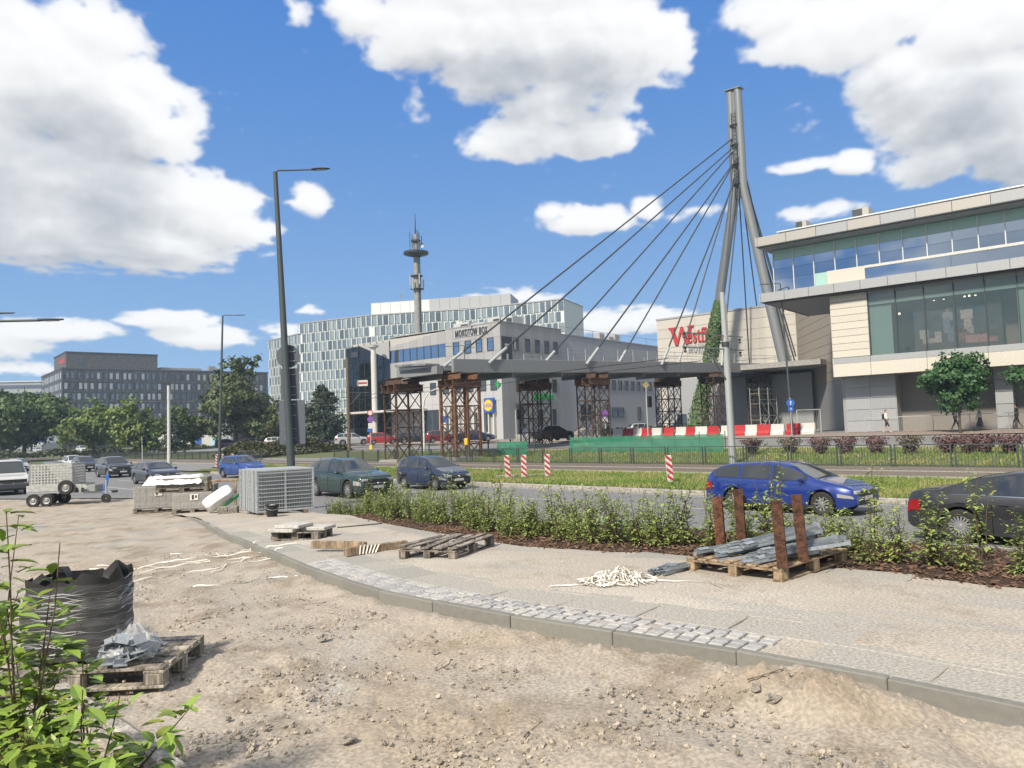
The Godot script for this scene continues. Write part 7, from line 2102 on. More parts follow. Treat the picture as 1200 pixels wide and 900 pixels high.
func make_trailer() -> void:
	var t := thing("trailer", "small white tandem trailer with a perforated box and a spare wheel", "trailer", Vector3(-20.3, near_y(-20.3, 34.7) - 0.06, -34.9), 0.12)
	var ws := mat("trailer_white", lin(0.52, 0.53, 0.52), 0.5, 0.1, "faint", 1.0)
	part(t, "bed", MB.new().cbox(Vector3(-0.2, 0.62, 0), Vector3(2.3, 0.1, 1.4), 0.01), M.galv)
	part(t, "side_board", MB.new().cbox(Vector3(-0.2, 0.8, 0.7), Vector3(2.3, 0.28, 0.03), 0.008), ws)
	part(t, "side_board", MB.new().cbox(Vector3(-0.2, 0.8, -0.7), Vector3(2.3, 0.28, 0.03), 0.008), ws)
	part(t, "tail_board", MB.new().cbox(Vector3(-1.36, 0.8, 0), Vector3(0.03, 0.28, 1.36), 0.008), ws)
	# perforated mesh box
	for f in [[Vector3(-0.35, 1.4, 0.66), 0.0, 1.75], [Vector3(-0.35, 1.4, -0.66), 0.0, 1.75], [Vector3(0.53, 1.4, 0), PI / 2, 1.3], [Vector3(-1.23, 1.4, 0), PI / 2, 1.3]]:
		var w: float = f[2]
		var mb := MB.new()
		mb.box(Vector3(0, 0.45, 0), Vector3(w, 0.05, 0.03)).box(Vector3(0, -0.45, 0), Vector3(w, 0.05, 0.03)).box(Vector3(-w / 2, 0, 0), Vector3(0.05, 0.95, 0.03)).box(Vector3(w / 2, 0, 0), Vector3(0.05, 0.95, 0.03))
		part(t, "cage_frame", mb, ws, Transform3D(Basis(Vector3.UP, f[1]), f[0]))
		var st := MB.new()
		for i in 13: st.box(Vector3(-w / 2 + (i + 0.5) * w / 13, 0, 0), Vector3(0.06, 0.9, 0.012))
		for i in 8: st.box(Vector3(0, -0.42 + i * 0.12, 0.007), Vector3(w, 0.05, 0.012))
		stuff(t, "perforated_panel", st, ws).transform = Transform3D(Basis(Vector3.UP, f[1]), f[0])
	for x in [-1.0, -0.45]:
		for z in [0.72, -0.72]:
			var w := part(t, "wheel", MB.new().lathe([Vector2(0.16, 0.08), Vector2(0.26, 0.09), Vector2(0.29, 0.05), Vector2(0.29, -0.05), Vector2(0.26, -0.09), Vector2(0.16, -0.08)], 20, Transform3D(Basis(Vector3.RIGHT, PI / 2), Vector3.ZERO)), M.rubber, Transform3D(Basis.IDENTITY if z > 0 else Basis(Vector3.UP, PI), Vector3(x, 0.29, z + (0.1 if z > 0 else -0.1))))
			part(w, "rim", MB.new().lathe([Vector2(0.17, 0.06), Vector2(0.1, 0.04), Vector2(0.06, 0.07), Vector2(0, 0.07)], 18, Transform3D(Basis(Vector3.RIGHT, PI / 2), Vector3.ZERO)), M.rim_dull if M.has("rim_dull") else mat("rim_dull", lin(0.3, 0.31, 0.32), 0.5, 0.6))
	var sw := part(t, "spare_wheel", MB.new().lathe([Vector2(0.17, 0.07), Vector2(0.29, 0.08), Vector2(0.33, 0.04), Vector2(0.33, -0.04), Vector2(0.29, -0.08)], 22, Transform3D(Basis(Vector3.RIGHT, PI / 2), Vector3.ZERO)), M.rubber, Transform3D(Basis.IDENTITY, Vector3(0.35, 0.82, 0.85)))
	part(sw, "rim", MB.new().lathe([Vector2(0.2, 0.05), Vector2(0.12, 0.03), Vector2(0.08, 0.06), Vector2(0, 0.06)], 18, Transform3D(Basis(Vector3.RIGHT, PI / 2), Vector3.ZERO)), M.rim_dull)
	part(t, "drawbar", MB.new().bar(Vector3(0.9, 0.55, 0.4), Vector3(2.0, 0.5, 0), 0.09).bar(Vector3(0.9, 0.55, -0.4), Vector3(2.0, 0.5, 0), 0.09), M.galv)
	part(t, "coupling", MB.new().cbox(Vector3(2.05, 0.52, 0), Vector3(0.3, 0.12, 0.12), 0.02), M.black)
	part(t, "jockey_post", MB.new().bar(Vector3(1.75, 0.2, 0.12), Vector3(1.75, 1.05, 0.12), 0.06), M.galv)
	part(t, "jockey_wheel", MB.new().lathe([Vector2(0.05, 0.06), Vector2(0.2, 0.06), Vector2(0.22, 0), Vector2(0.2, -0.06), Vector2(0.05, -0.06)], 16, Transform3D(Basis(Vector3.RIGHT, PI / 2), Vector3(1.75, 0.22, 0.12))), M.rubber)
	part(t, "toolbox", MB.new().cbox(Vector3(1.25, 0.72, 0), Vector3(0.35, 0.3, 0.9), 0.02), M.clad_dark)
	for x in [0.75, 1.0]: part(t, "side_lamp", MB.new().cbox(Vector3(x, 0.68, 0.73), Vector3(0.12, 0.2, 0.03), 0.01), M.black)
	var bp := part(self, "blue_board", MB.new().cbox(Vector3(0, 0.5, 0), Vector3(0.17, 1.1, 0.04), 0.01), mat("blue_paint", lin(0.01, 0.10, 0.42), 0.5), Transform3D(Basis(Vector3.BACK, -0.18), Vector3(-21.3, 0.02, -40.0)))
	tag(bp, "bright blue board standing tilted at the road edge by the trailer", "board")

func left_pallet() -> void:
	var c := Vector3(-3.12, 0.915, -5.78)
	pallet("pallet", "pale wooden pallet carrying the black bulk bag", c, 0.07, 1.25, 0.85, mat("wood_pale", lin(0.42, 0.38, 0.32), 0.8, 0.0, "wood", 1.1), M.wood_grey_b)
	# black bulk bag with an open ragged rim
	var b := thing("bulk_bag", "black woven bulk bag with ragged open rim wrapped in clear film", "bulk bag", c + Vector3(-0.13, 0.17, 0.0), 0.12)
	var cloth := mat("bag_cloth", lin(0.022, 0.022, 0.025), 0.7, 0.0, "fine", 6.0)
	cloth.cull_mode = BaseMaterial3D.CULL_DISABLED
	var n2 := noise(701, 1.3, 4)
	var rows := []
	for i in 15:
		var t := i / 14.0
		var row := PackedVector3Array()
		for j in 49:
			var a := TAU * j / 48.0
			var sqr := pow(pow(absf(cos(a)), 5.0) + pow(absf(sin(a)), 5.0), -0.2)
			var r := sqr * (1.0 + 0.05 * sin(t * PI) - 0.03 * t)
			var p := Vector3(cos(a) * r * 0.305, t * 0.53, sin(a) * r * 0.29)
			var wr := n2.get_noise_3dv(Vector3(p.x * 2.6, p.y * 3.0, p.z * 2.6)) * 1.6
			p += Vector3(cos(a), 0, sin(a)) * (0.03 * wr)
			if i == 14: p.y += 0.09 * n2.get_noise_2d(cos(a) * 2.0, sin(a) * 2.0) + 0.05 * absf(sin(a * 2.0))
			row.append(p)
		rows.append(row)
	part(b, "sack", MB.new().grid(rows), cloth)
	part(b, "fill", MB.new().lathe([Vector2(0.29, 0.4), Vector2(0.2, 0.45), Vector2(0, 0.47)], 16), cloth)
	for k in 4:
		var a := PI / 4 + k * PI / 2
		var q := Vector3(cos(a) * 0.33, 0.45, sin(a) * 0.3)
		part(b, "strap", ribbon([q, q + Vector3(0, 0.09, 0), q + Vector3(cos(a) * -0.06, 0.12 + 0.015 * k, sin(a) * -0.05), q + Vector3(cos(a) * -0.14, 0.09, sin(a) * -0.12), q + Vector3(cos(a) * -0.18, 0.0, sin(a) * -0.16)], 0.06), cloth)
	# film wound round it, slack on the right
	var film := mat("cling_film", lin(0.85, 0.87, 0.88), 0.3)
	film.transparency = BaseMaterial3D.TRANSPARENCY_ALPHA; film.albedo_color.a = 0.03
	film.metallic_specular = 0.4
	film.cull_mode = BaseMaterial3D.CULL_DISABLED
	for lay in 4:
		var fr := []
		for i in 9:
			var t := i / 8.0
			var row := PackedVector3Array()
			for j in 65:
				var a := TAU * j / 64.0
				var sqr := pow(pow(absf(cos(a)), 4.0) + pow(absf(sin(a)), 4.0), -0.25)
				var slack := clampf(cos(a), 0, 1) * 0.16 * (1.0 - t * 0.75)
				var y := 0.02 + t * 0.17 + lay * 0.115
				var p := Vector3(cos(a) * (sqr * 0.34 + slack), y, sin(a) * sqr * 0.345)
				var cr := n2.get_noise_3dv(Vector3(p.x * 4.0 + lay * 9.0, p.y * 6.0, p.z * 4.0))
				p += Vector3(cos(a), 0.3, sin(a)) * (0.012 + 0.04 * maxf(0.0, cos(a))) * cr
				row.append(p)
			fr.append(row)
		part(b, "film_wrap", MB.new().grid(fr), film)
	# white lacing of the film: narrow twisted bands
	var band := mat("film_band", lin(0.72, 0.74, 0.75), 0.3)
	band.transparency = BaseMaterial3D.TRANSPARENCY_ALPHA; band.albedo_color.a = 0.35; band.cull_mode = BaseMaterial3D.CULL_DISABLED
	for i in 26:
		var pts := []
		var y := 0.05 + rng.randf() * 0.44; var sl := rng.randf_range(-0.08, 0.08)
		for j in 26:
			var a := lerpf(-0.3, PI + 0.3, j / 25.0)
			var sqr := pow(pow(absf(cos(a)), 4.0) + pow(absf(sin(a)), 4.0), -0.25)
			pts.append(Vector3(cos(a) * sqr * 0.355, y + sl * cos(a) + 0.008 * sin(j * 1.7 + i), sin(a) * sqr * 0.362))
		part(b, "film_band", ribbon(pts, rng.randf_range(0.003, 0.012)), band)
	# galvanised fittings spilling out on the right
	var plate := MB.new().cbox(Vector3.ZERO, Vector3(0.16, 0.008, 0.09), 0.002)
	plate.box(Vector3(0.05, 0.03, 0), Vector3(0.008, 0.06, 0.08)); plate.box(Vector3(-0.05, 0.02, 0), Vector3(0.008, 0.04, 0.08))
	plate.tube([Vector3(0.0, -0.002, 0), Vector3(0.0, 0.03, 0)], 0.018, 8)
	var pm := plate.mesh()
	for i in 16:
		var o := part(self, "steel_fitting", pm, [M.galv, M.galv_b][i % 2])
		var lay := i / 6
		o.transform = Transform3D(Basis.from_euler(Vector3(rng.randf_range(-0.4, 0.4), rng.randf() * TAU, rng.randf_range(-0.4, 0.4))), c + Vector3(0.24 + (i % 3) * 0.1 + rng.randf_range(-0.03, 0.03), 0.19 + lay * 0.05, 0.3 - (i / 3 % 2) * 0.16 + rng.randf_range(-0.04, 0.04)))
		tag(o, "small galvanised plate fitting spilling out beside the black bag", "steel fitting", "fittings beside the black bag")
	# crumpled clear film heaped over the fittings
	var ch := thing("crumpled_film", "crumpled clear film slumped over the steel fittings by the black bag", "film", c + Vector3(0.3, 0.165, 0.12), 0.2)
	var cg := []
	for i in 41:
		var row := PackedVector3Array()
		for j in 41:
			var x := -0.2 + i * 0.01; var z := -0.22 + j * 0.011
			var f := maxf(0.0, 1.0 - Vector2(x / 0.22, z / 0.24).length())
			row.append(Vector3(x, 0.02 + 0.2 * pow(f, 0.6) + 0.09 * f * n2.get_noise_2d(x * 6.0, z * 6.0) + 0.018 * n2.get_noise_2d(x * 13.0, z * 13.0), z))
		cg.append(row)
	part(ch, "film", MB.new().grid(cg, true), band)
	# concrete edging lying loose in front
	var a0 := Vector3(-3.1, 0.93, -5.25); var a1 := Vector3(-1.68, 0.93, -3.85)
	for i in 2:
		var p := a0.lerp(a1, i * 0.5 + 0.005); var q := a0.lerp(a1, i * 0.5 + 0.495)
		var z := (q - p).normalized(); var x := Vector3.UP.cross(z)
		var o := part(self, "edging_stone", MB.new().cbox(Vector3.ZERO, Vector3(0.085, 0.18, p.distance_to(q)), 0.008), M.kerb_old)
		o.transform = Transform3D(Basis(x, Vector3.UP, z), (p + q) * 0.5)
		tag(o, ["grey concrete edging stone running from the pallet towards the leafy shoots", "grey concrete edging stone half hidden by the leafy shoots"][i], "edging stone")

# ================================================================ plants
# pointed leaf, folded on its midrib and bent down: eight triangles
func broad_leaf(mb: MB, p: Vector3, dir: Vector3, up: Vector3, L: float) -> void:
	var z := dir.normalized()
	var x := z.cross(up).normalized()
	if x.length() < 0.5: x = z.cross(Vector3.RIGHT).normalized()
	var y := x.cross(z)
	var prof := [[0.0, 0.02], [0.25, 0.24], [0.5, 0.29], [0.78, 0.17], [1.0, 0.0]]
	var c: Array = []
	for e in prof:
		var t: float = e[0]
		var m := p + z * L * t + y * L * (-0.22 * t * t)
		c.append([m, m + x * L * e[1] + y * L * 0.08, m - x * L * e[1] + y * L * 0.08])
	for i in 4:
		mb.quad(c[i][0], c[i][1], c[i + 1][1], c[i + 1][0]) if i < 3 else mb.tri(c[i][0], c[i][1], c[i + 1][0])
		mb.quad(c[i][2], c[i][0], c[i + 1][0], c[i + 1][2]) if i < 3 else mb.tri(c[i][2], c[i][0], c[i + 1][0])

func shrub_meshes(sd: int, H: float, stems: int, leaves: int, L: float, spread: float, base_bare := 0.1) -> Array:
	rng.seed = sd
	var wood := MB.new(); var fol := MB.new()
	for s in stems:
		var a := rng.randf() * TAU
		var h := H * rng.randf_range(0.55, 1.05)
		var lean := Vector3(cos(a), 0, sin(a)) * spread * rng.randf_range(0.4, 1.0)
		var foot := Vector3(cos(a), 0, sin(a)) * 0.05 * rng.randf()
		var pts := []
		for k in 6:
			var t := k / 5.0
			pts.append(foot + lean * t * t + Vector3.UP * h * t + Vector3(rng.randf_range(-0.02, 0.02), 0, rng.randf_range(-0.02, 0.02)))
		wood.tube(pts, [0.006, 0.005, 0.0045, 0.004, 0.003, 0.002], 5)
		var n := leaves / stems
		for i in n:
			var t := base_bare + (1.0 - base_bare) * rng.randf()
			var f := t * 5.0; var k := mini(int(f), 4)
			var p: Vector3 = (pts[k] as Vector3).lerp(pts[k + 1], f - k)
			var b := rng.randf() * TAU
			var out := Vector3(cos(b), rng.randf_range(-0.1, 0.7), sin(b)).normalized()
			# side twig with a few leaves
			var tw := rng.randf_range(0.02, 0.16) * (1.15 - t) * clampf(spread * 5.0, 0.5, 1.4)
			var q := p + out * tw
			if tw > 0.06: wood.tube([p, q], [0.002, 0.0012], 3, false)
			for z in (2 if tw > 0.06 else 1):
				var g := rng.randf_range(0.65, 1.35); var yl := rng.randf_range(0.0, 0.35)
				fol.col = Color(g * (1.0 + yl), g, g * (1.0 - 0.4 * yl))
				var dd := (out + Vector3(rng.randf_range(-0.7, 0.7), rng.randf_range(-0.5, 0.3), rng.randf_range(-0.7, 0.7))).normalized()
				broad_leaf(fol, q, dd, Vector3.UP, L * rng.randf_range(0.6, 1.2))
	return [wood.mesh(), fol.mesh()]

func shrub(called: String, label: String, category: String, S: Array, at: Vector3, turn: float, scl: float, fm: Material, group: String) -> Node3D:
	var t := thing(called, label, category, at, turn, group)
	t.scale = Vector3.ONE * scl
	part(t, "stems", S[0], M.twig)
	part(t, "foliage", S[1], fm)
	return t

# tree: trunk, limbs and a crown of leaf clumps; lumps: [centre, radius]
func tree(called: String, label: String, at: Vector3, H: float, trunk_r: float, lumps: Array, leaves: int, ls: float, fm: Material, bark: Material, group: String, sd: int) -> Node3D:
	rng.seed = sd
	var t := thing(called, label, "tree", at, 0.0, group)
	var wood := MB.new()
	wood.tube([Vector3(0, -0.3, 0), Vector3(0.05, H * 0.25, 0), Vector3(0, H * 0.55, 0.05), Vector3(0.0, H * 0.85, 0)], [trunk_r, trunk_r * 0.8, trunk_r * 0.45, trunk_r * 0.12], 8)
	for l in lumps:
		var c: Vector3 = l[0]
		var f := Vector3(0, clampf(c.y * 0.6, H * 0.2, H * 0.7), 0)
		wood.tube([f, f.lerp(c, 0.5) + Vector3(0, 0.05 * H, 0) * 0.3, c], [trunk_r * 0.35, trunk_r * 0.22, trunk_r * 0.06], 5)
	part(t, "trunk", wood, bark)
	var fol := MB.new()
	var tot := 0.0
	for l in lumps: tot += pow(l[1], 2.0)
	for l in lumps:
		var c: Vector3 = l[0]; var R: float = l[1]
		var n := int(leaves * R * R / tot)
		var clumps := maxi(6, n / 28)
		for k in clumps:
			var d := Vector3(rng.randfn(), rng.randfn() * 0.9, rng.randfn()).normalized()
			var cc := c + d * R * rng.randf_range(0.45, 1.08) * Vector3(1, 0.85, 1)
			var cr := R * rng.randf_range(0.14, 0.3)
			var tone := rng.randf_range(0.7, 1.25); var warm := rng.randf_range(0.0, 0.3)
			for i in n / clumps:
				var p := cc + Vector3(rng.randfn(), rng.randfn() * 0.7, rng.randfn()) * cr * 0.55
				var g := tone * rng.randf_range(0.8, 1.2)
				fol.col = Color(g * (1.0 + warm), g, g * (1.0 - warm * 0.5))
				leaf(fol, p, (d + Vector3(rng.randfn(), rng.randfn() + 0.5, rng.randfn()) * 0.7).normalized(), ls * rng.randf_range(0.6, 1.3))
	part(t, "crown", fol, fm)
	return t

func lumps_round(c: Vector3, rx: float, ry: float, n: int, sd: int) -> Array:
	var r := RandomNumberGenerator.new(); r.seed = sd
	var o := []
	for i in n:
		var d := Vector3(r.randfn(), r.randfn(), r.randfn()).normalized() * pow(r.randf(), 0.4)
		o.append([c + d * Vector3(rx, ry, rx) * 0.62, rx * r.randf_range(0.34, 0.52)])
	return o

func make_plants() -> void:
	mat("twig", lin(0.10, 0.075, 0.045), 0.9)
	mat("bark", lin(0.11, 0.09, 0.07), 0.95, 0.0, "rough", 1.0)
	var hm := leaf_mat("hedge_leaf", 0.27, 0.36, 0.10)
	var hm2 := leaf_mat("hedge_leaf_b", 0.23, 0.315, 0.095)
	# the young hedge: one shrub after another in the bark bed
	var S := []
	for k in 7: S.append(shrub_meshes(900 + k, 0.8, 9, 340, 0.056, 0.22, 0.05))
	for k in 2: S.append(shrub_meshes(950 + k, 1.25, 5, 150, 0.068, 0.13, 0.15))
	rng.seed = 4711
	var s := -0.6
	var i := 0
	while s < 20.5:
		for row in (1 if s < 4.8 and rng.randf() < 0.2 else 2):
			var q := bed_q(s) + 0.42 + row * 0.55 + rng.randf_range(-0.12, 0.12)
			if q > road_edge(s) - 0.35: continue
			var tall := rng.randf() < 0.13
			var k := 7 + (i % 2) if tall else rng.randi() % 7
			var t := s + rng.randf_range(-0.12, 0.12)
			var lb := "taller yellow-green shoot standing above the young hedge in the bark bed" if tall else "knee-high leafy shrub in the young hedge along the bark bed"
			var f := rng.randf_range(0.66, 1.15)
			shrub("hedge_shrub", lb, "shrub", S[k], on_land(t, q, 0.0), rng.randf() * TAU, f, [hm, hm2][i % 2], "young hedge shrubs")
			i += 1
		s += 0.36
	# leafy shoots close by at the left
	var nm := leaf_mat("near_leaf", 0.19, 0.29, 0.05)
	nm.roughness = 0.42
	var near := [
		[Vector3(-2.0, 0.9, -3.15), 1.5, 6, 260, 0.085, 0.2, "tall leafy shoots rising in front of the black bag"],
		[Vector3(-1.72, 0.88, -3.1), 0.82, 12, 420, 0.085, 0.36, "bushy yellow-green plant beside the loose edging stone"],
		[Vector3(-2.2, 0.88, -3.5), 0.85, 9, 300, 0.08, 0.3, "leafy plant below the tall shoots by the pallet"],
		[Vector3(-2.42, 0.9, -3.5), 1.5, 5, 230, 0.085, 0.2, "thin leafy stems standing left of the black bag"],
		[Vector3(-2.0, 0.88, -2.9), 0.72, 8, 220, 0.082, 0.3, "low leafy plant at the corner of the soil bed"]]
	for k in near.size():
		var e = near[k]
		shrub("leafy_plant", e[6], "plant", shrub_meshes(1200 + k * 3, e[1], e[2], e[3], e[4], e[5], 0.15), e[0], 0.4 * k, 1.0, nm, "")
	# dark red shrubs on the verge
	var bm := leaf_mat("barberry", 0.085, 0.035, 0.032)
	var bm2 := leaf_mat("barberry_b", 0.075, 0.06, 0.03)
	for k in 11:
		rng.seed = 2000 + k
		var x := [877.0, 922.0, 957.0, 987.0, 1022.0, 1062.0, 1105.0, 1130.0, 1148.0, 1178.0, 1230.0][k] as float
		var kx := (x - 600.0) / 900.0 + 0.0
		# where the verge line q = 42.4 meets that bearing
		var d := 42.4 / (kx * cos(ANG) + sin(ANG))
		var p := Vector3(kx * d, 0, -d)
		var f := frame_of(p)
		var mb := MB.new()
		for l in 620:
			var a := rng.randf() * TAU; var r := sqrt(rng.randf()) * 0.75; var y := rng.randf()
			var g := rng.randf_range(0.6, 1.5)
			mb.col = Color(g, g * rng.randf_range(0.7, 1.1), g)
			leaf(mb, Vector3(cos(a) * r * (0.35 + 0.75 * y), 0.12 + y * 0.85 * (1.0 - 0.2 * r), sin(a) * r * (0.35 + 0.75 * y)), Vector3(cos(a), 0.6, sin(a)).normalized(), 0.13)
		var st := MB.new()
		for l in 9:
			var a := TAU * l / 9.0
			st.tube([Vector3(0, -0.05, 0), Vector3(cos(a) * 0.2, 0.45, sin(a) * 0.2), Vector3(cos(a) * 0.5, 0.9, sin(a) * 0.5)], [0.02, 0.015, 0.006], 4)
		var lb: String = ["russet bush beside the green netting's end", "dark red barberry bush on the verge behind the tram fence", "olive-brown bush on the verge behind the tram fence"][0 if k == 0 else (2 if k in [1, 5] else 1)]
		var t := thing("barberry_bush", lb, "bush", sq(f.x, f.y, land(f.x, f.y)), 0.0, "bushes on the tram verge")
		part(t, "stems", st, M.twig)
		part(t, "foliage", mb, bm2 if k in [1, 5] else bm)
	var hp := MB.new()
	rng.seed = 31
	for l in 900:
		var a := rng.randf() * TAU; var r := sqrt(rng.randf())
		var g := rng.randf_range(0.6, 1.4); hp.col = Color(g, g, g)
		leaf(hp, Vector3(cos(a) * r * 2.6, rng.randf() * 1.3 * (1.0 - r * 0.6), sin(a) * r * 1.0), Vector3.UP, 0.22)
	var hb := part(self, "russet_bush", hp, bm, Transform3D(Basis.IDENTITY, on_land(45.5, 42.0)))
	tag(hb, "wide russet bush at the foot of the stout trestle", "bush")
	# trees
	var tl := leaf_mat("tree_leaf", 0.075, 0.135, 0.035)
	var tl2 := leaf_mat("tree_leaf_b", 0.12, 0.185, 0.04)
	var tl3 := leaf_mat("tree_leaf_c", 0.085, 0.12, 0.04)
	var tn := leaf_mat("pine_leaf", 0.03, 0.055, 0.028)
	var tg := "trees along the avenue"
	tree("broadleaf_tree", "large dark green tree at the far end of the traffic queue", Vector3(-84, 1.2, -132), 14.0, 0.35, lumps_round(Vector3(0, 7.0, 0), 7.5, 7.0, 16, 1), 15000, 0.7, tl, M.bark, tg, 61)
	tree("broadleaf_tree", "lower bright green tree beside the large dark one", Vector3(-70, 1.2, -128), 8.5, 0.25, lumps_round(Vector3(0, 4.2, 0), 6.2, 4.2, 12, 2), 9000, 0.62, tl2, M.bark, tg, 62)
	tree("broadleaf_tree", "round bright green tree before the dark office's ground floor", Vector3(-60, 1.2, -122), 8.0, 0.25, lumps_round(Vector3(0, 4.0, 0), 5.6, 4.0, 12, 3), 9000, 0.58, tl2, M.bark, tg, 63)
	tree("broadleaf_tree", "tall airy tree rising between the dark office and the glass office", Vector3(-44, 1.3, -122), 16.0, 0.35, lumps_round(Vector3(0, 6.0, 0), 6.6, 7.5, 15, 4) + [[Vector3(-0.5, 12.5, 0), 2.3], [Vector3(2.2, 13.2, 0), 2.0], [Vector3(-2.6, 11.0, 0), 1.8]], 14000, 0.55, tl3, M.bark, tg, 64)
	tree("broadleaf_tree", "short round tree in front of the tall airy one", Vector3(-51, 1.3, -119), 8.0, 0.25, lumps_round(Vector3(0, 3.8, 0), 4.2, 4.0, 9, 14), 6000, 0.45, tl, M.bark, tg, 65)
	tree("broadleaf_tree", "dark tree standing behind the sign backs of the lamp post", Vector3(-39, 1.3, -121), 9.0, 0.25, lumps_round(Vector3(0, 4.0, 0), 4.6, 4.4, 10, 15), 6500, 0.45, tl3, M.bark, tg, 66)
	tree("pine_tree", "dark conical pine in front of the glass office", Vector3(-28.5, 1.4, -115), 9.5, 0.22, [[Vector3(0, 1.6, 0), 2.9], [Vector3(0.6, 3.2, 0), 2.9], [Vector3(-0.5, 4.8, 0.3), 2.5], [Vector3(0.2, 6.4, 0), 1.8], [Vector3(0, 7.6, 0), 1.3], [Vector3(0, 8.6, 0), 0.8]], 9000, 0.45, tn, M.bark, tg, 67)
	tree("pine_tree", "small dark spruce below the tall airy tree", Vector3(-49.5, 1.3, -112), 6.0, 0.15, [[Vector3(0, 1.2, 0), 1.6], [Vector3(0, 2.4, 0), 1.3], [Vector3(0, 3.5, 0), 1.0], [Vector3(0, 4.6, 0), 0.6]], 2200, 0.35, tn, M.bark, tg, 68)
	var md := leaf_mat("maple_leaf", 0.045, 0.12, 0.04)
	tree("broadleaf_tree", "small round street tree in front of the mall's dark recess", Vector3(32.2, 1.38, -55.6), 5.6, 0.1, lumps_round(Vector3(0, 3.75, 0), 2.6, 1.9, 14, 5), 12000, 0.27, md, M.bark, "street trees before the mall", 69)
	tree("broadleaf_tree", "small street tree further along the mall, past the walkers", Vector3(36.6, 1.38, -53.0), 5.6, 0.1, lumps_round(Vector3(0, 3.75, 0), 2.3, 1.75, 10, 6), 5000, 0.24, md, M.bark, "street trees before the mall", 70)
	# a line of trees closing the far end of the avenue
	for k in 9:
		tree("broadleaf_tree", "hazy green tree in the row closing the avenue's far end", Vector3(-210.0 + k * 13.0, 1.5, -240.0 - (k % 3) * 12.0), 11.0 + k % 3 * 2.0, 0.3, lumps_round(Vector3(0, 6.0, 0), 6.5, 4.5, 7, 30 + k), 1800, 0.9, [tl, tl2][k % 2], M.bark, "far row of trees", 80 + k)
	# ground-cover bank
	rng.seed = 555
	var bank := MB.new()
	for l in 9000:
		var a := rng.randf() * TAU; var r := sqrt(rng.randf())
		var x := cos(a) * r * 8.2; var z := sin(a) * r * 4.2
		var h := 2.3 * pow(maxf(0.0, 1.0 - r * r), 0.8) * (0.8 + 0.2 * sin(x * 0.9))
		var g := rng.randf_range(0.6, 1.35)
		bank.col = Color(g * rng.randf_range(0.9, 1.4), g, g * 0.9)
		leaf(bank, Vector3(x, h * rng.randf_range(0.85, 1.05) - 0.1, z), Vector3(rng.randfn() * 0.4, 1, rng.randfn() * 0.4).normalized(), 0.36)
	var bk := part(self, "bushy_bank", bank, leaf_mat("bank_leaf", 0.075, 0.085, 0.03), Transform3D(Basis(Vector3.UP, 0.1), Vector3(-27.5, 0.9, -92.0)))
	bk.set_meta("kind", "stuff")
	tag(bk, "bank of low olive-green ground cover between the lamp post and the pine", "ground cover")
	var lowm := leaf_mat("low_leaf", 0.06, 0.085, 0.03)
	var hedge2 := MB.new()
	for l in 6000:
		var x := rng.randf_range(0.0, 46.0); var g := rng.randf_range(0.6, 1.35)
		hedge2.col = Color(g * 1.1, g, g)
		leaf(hedge2, Vector3(x, rng.randf() * (0.9 + 0.3 * sin(x * 0.8)), rng.randf_range(-1.2, 1.2)), Vector3(rng.randfn() * 0.5, 0.7, rng.randfn() * 0.5).normalized(), 0.4)
	var h2 := part(self, "low_hedge", hedge2, lowm, Transform3D(Basis(Vector3.UP, 0.8), Vector3(-90.0, 1.0, -118.0)))
	h2.set_meta("kind", "stuff"); tag(h2, "strip of low green ground cover below the left trees", "ground cover")
	var hedge3 := MB.new()
	for l in 3000:
		var x := rng.randf_range(0.0, 14.0); var g := rng.randf_range(0.6, 1.35)
		hedge3.col = Color(g * 0.9, g, g)
		leaf(hedge3, Vector3(x, rng.randf() * 1.1, rng.randf_range(-0.7, 0.7)), Vector3(rng.randfn() * 0.5, 0.7, rng.randfn() * 0.5).normalized(), 0.25)
	var h3 := part(self, "low_hedge", hedge3, lowm, Transform3D(Basis(Vector3.UP, 0.25), Vector3(9.5, 1.4, -82.5)))
	h3.set_meta("kind", "stuff"); tag(h3, "clipped low hedge behind the traffic light by the barriers", "hedge")

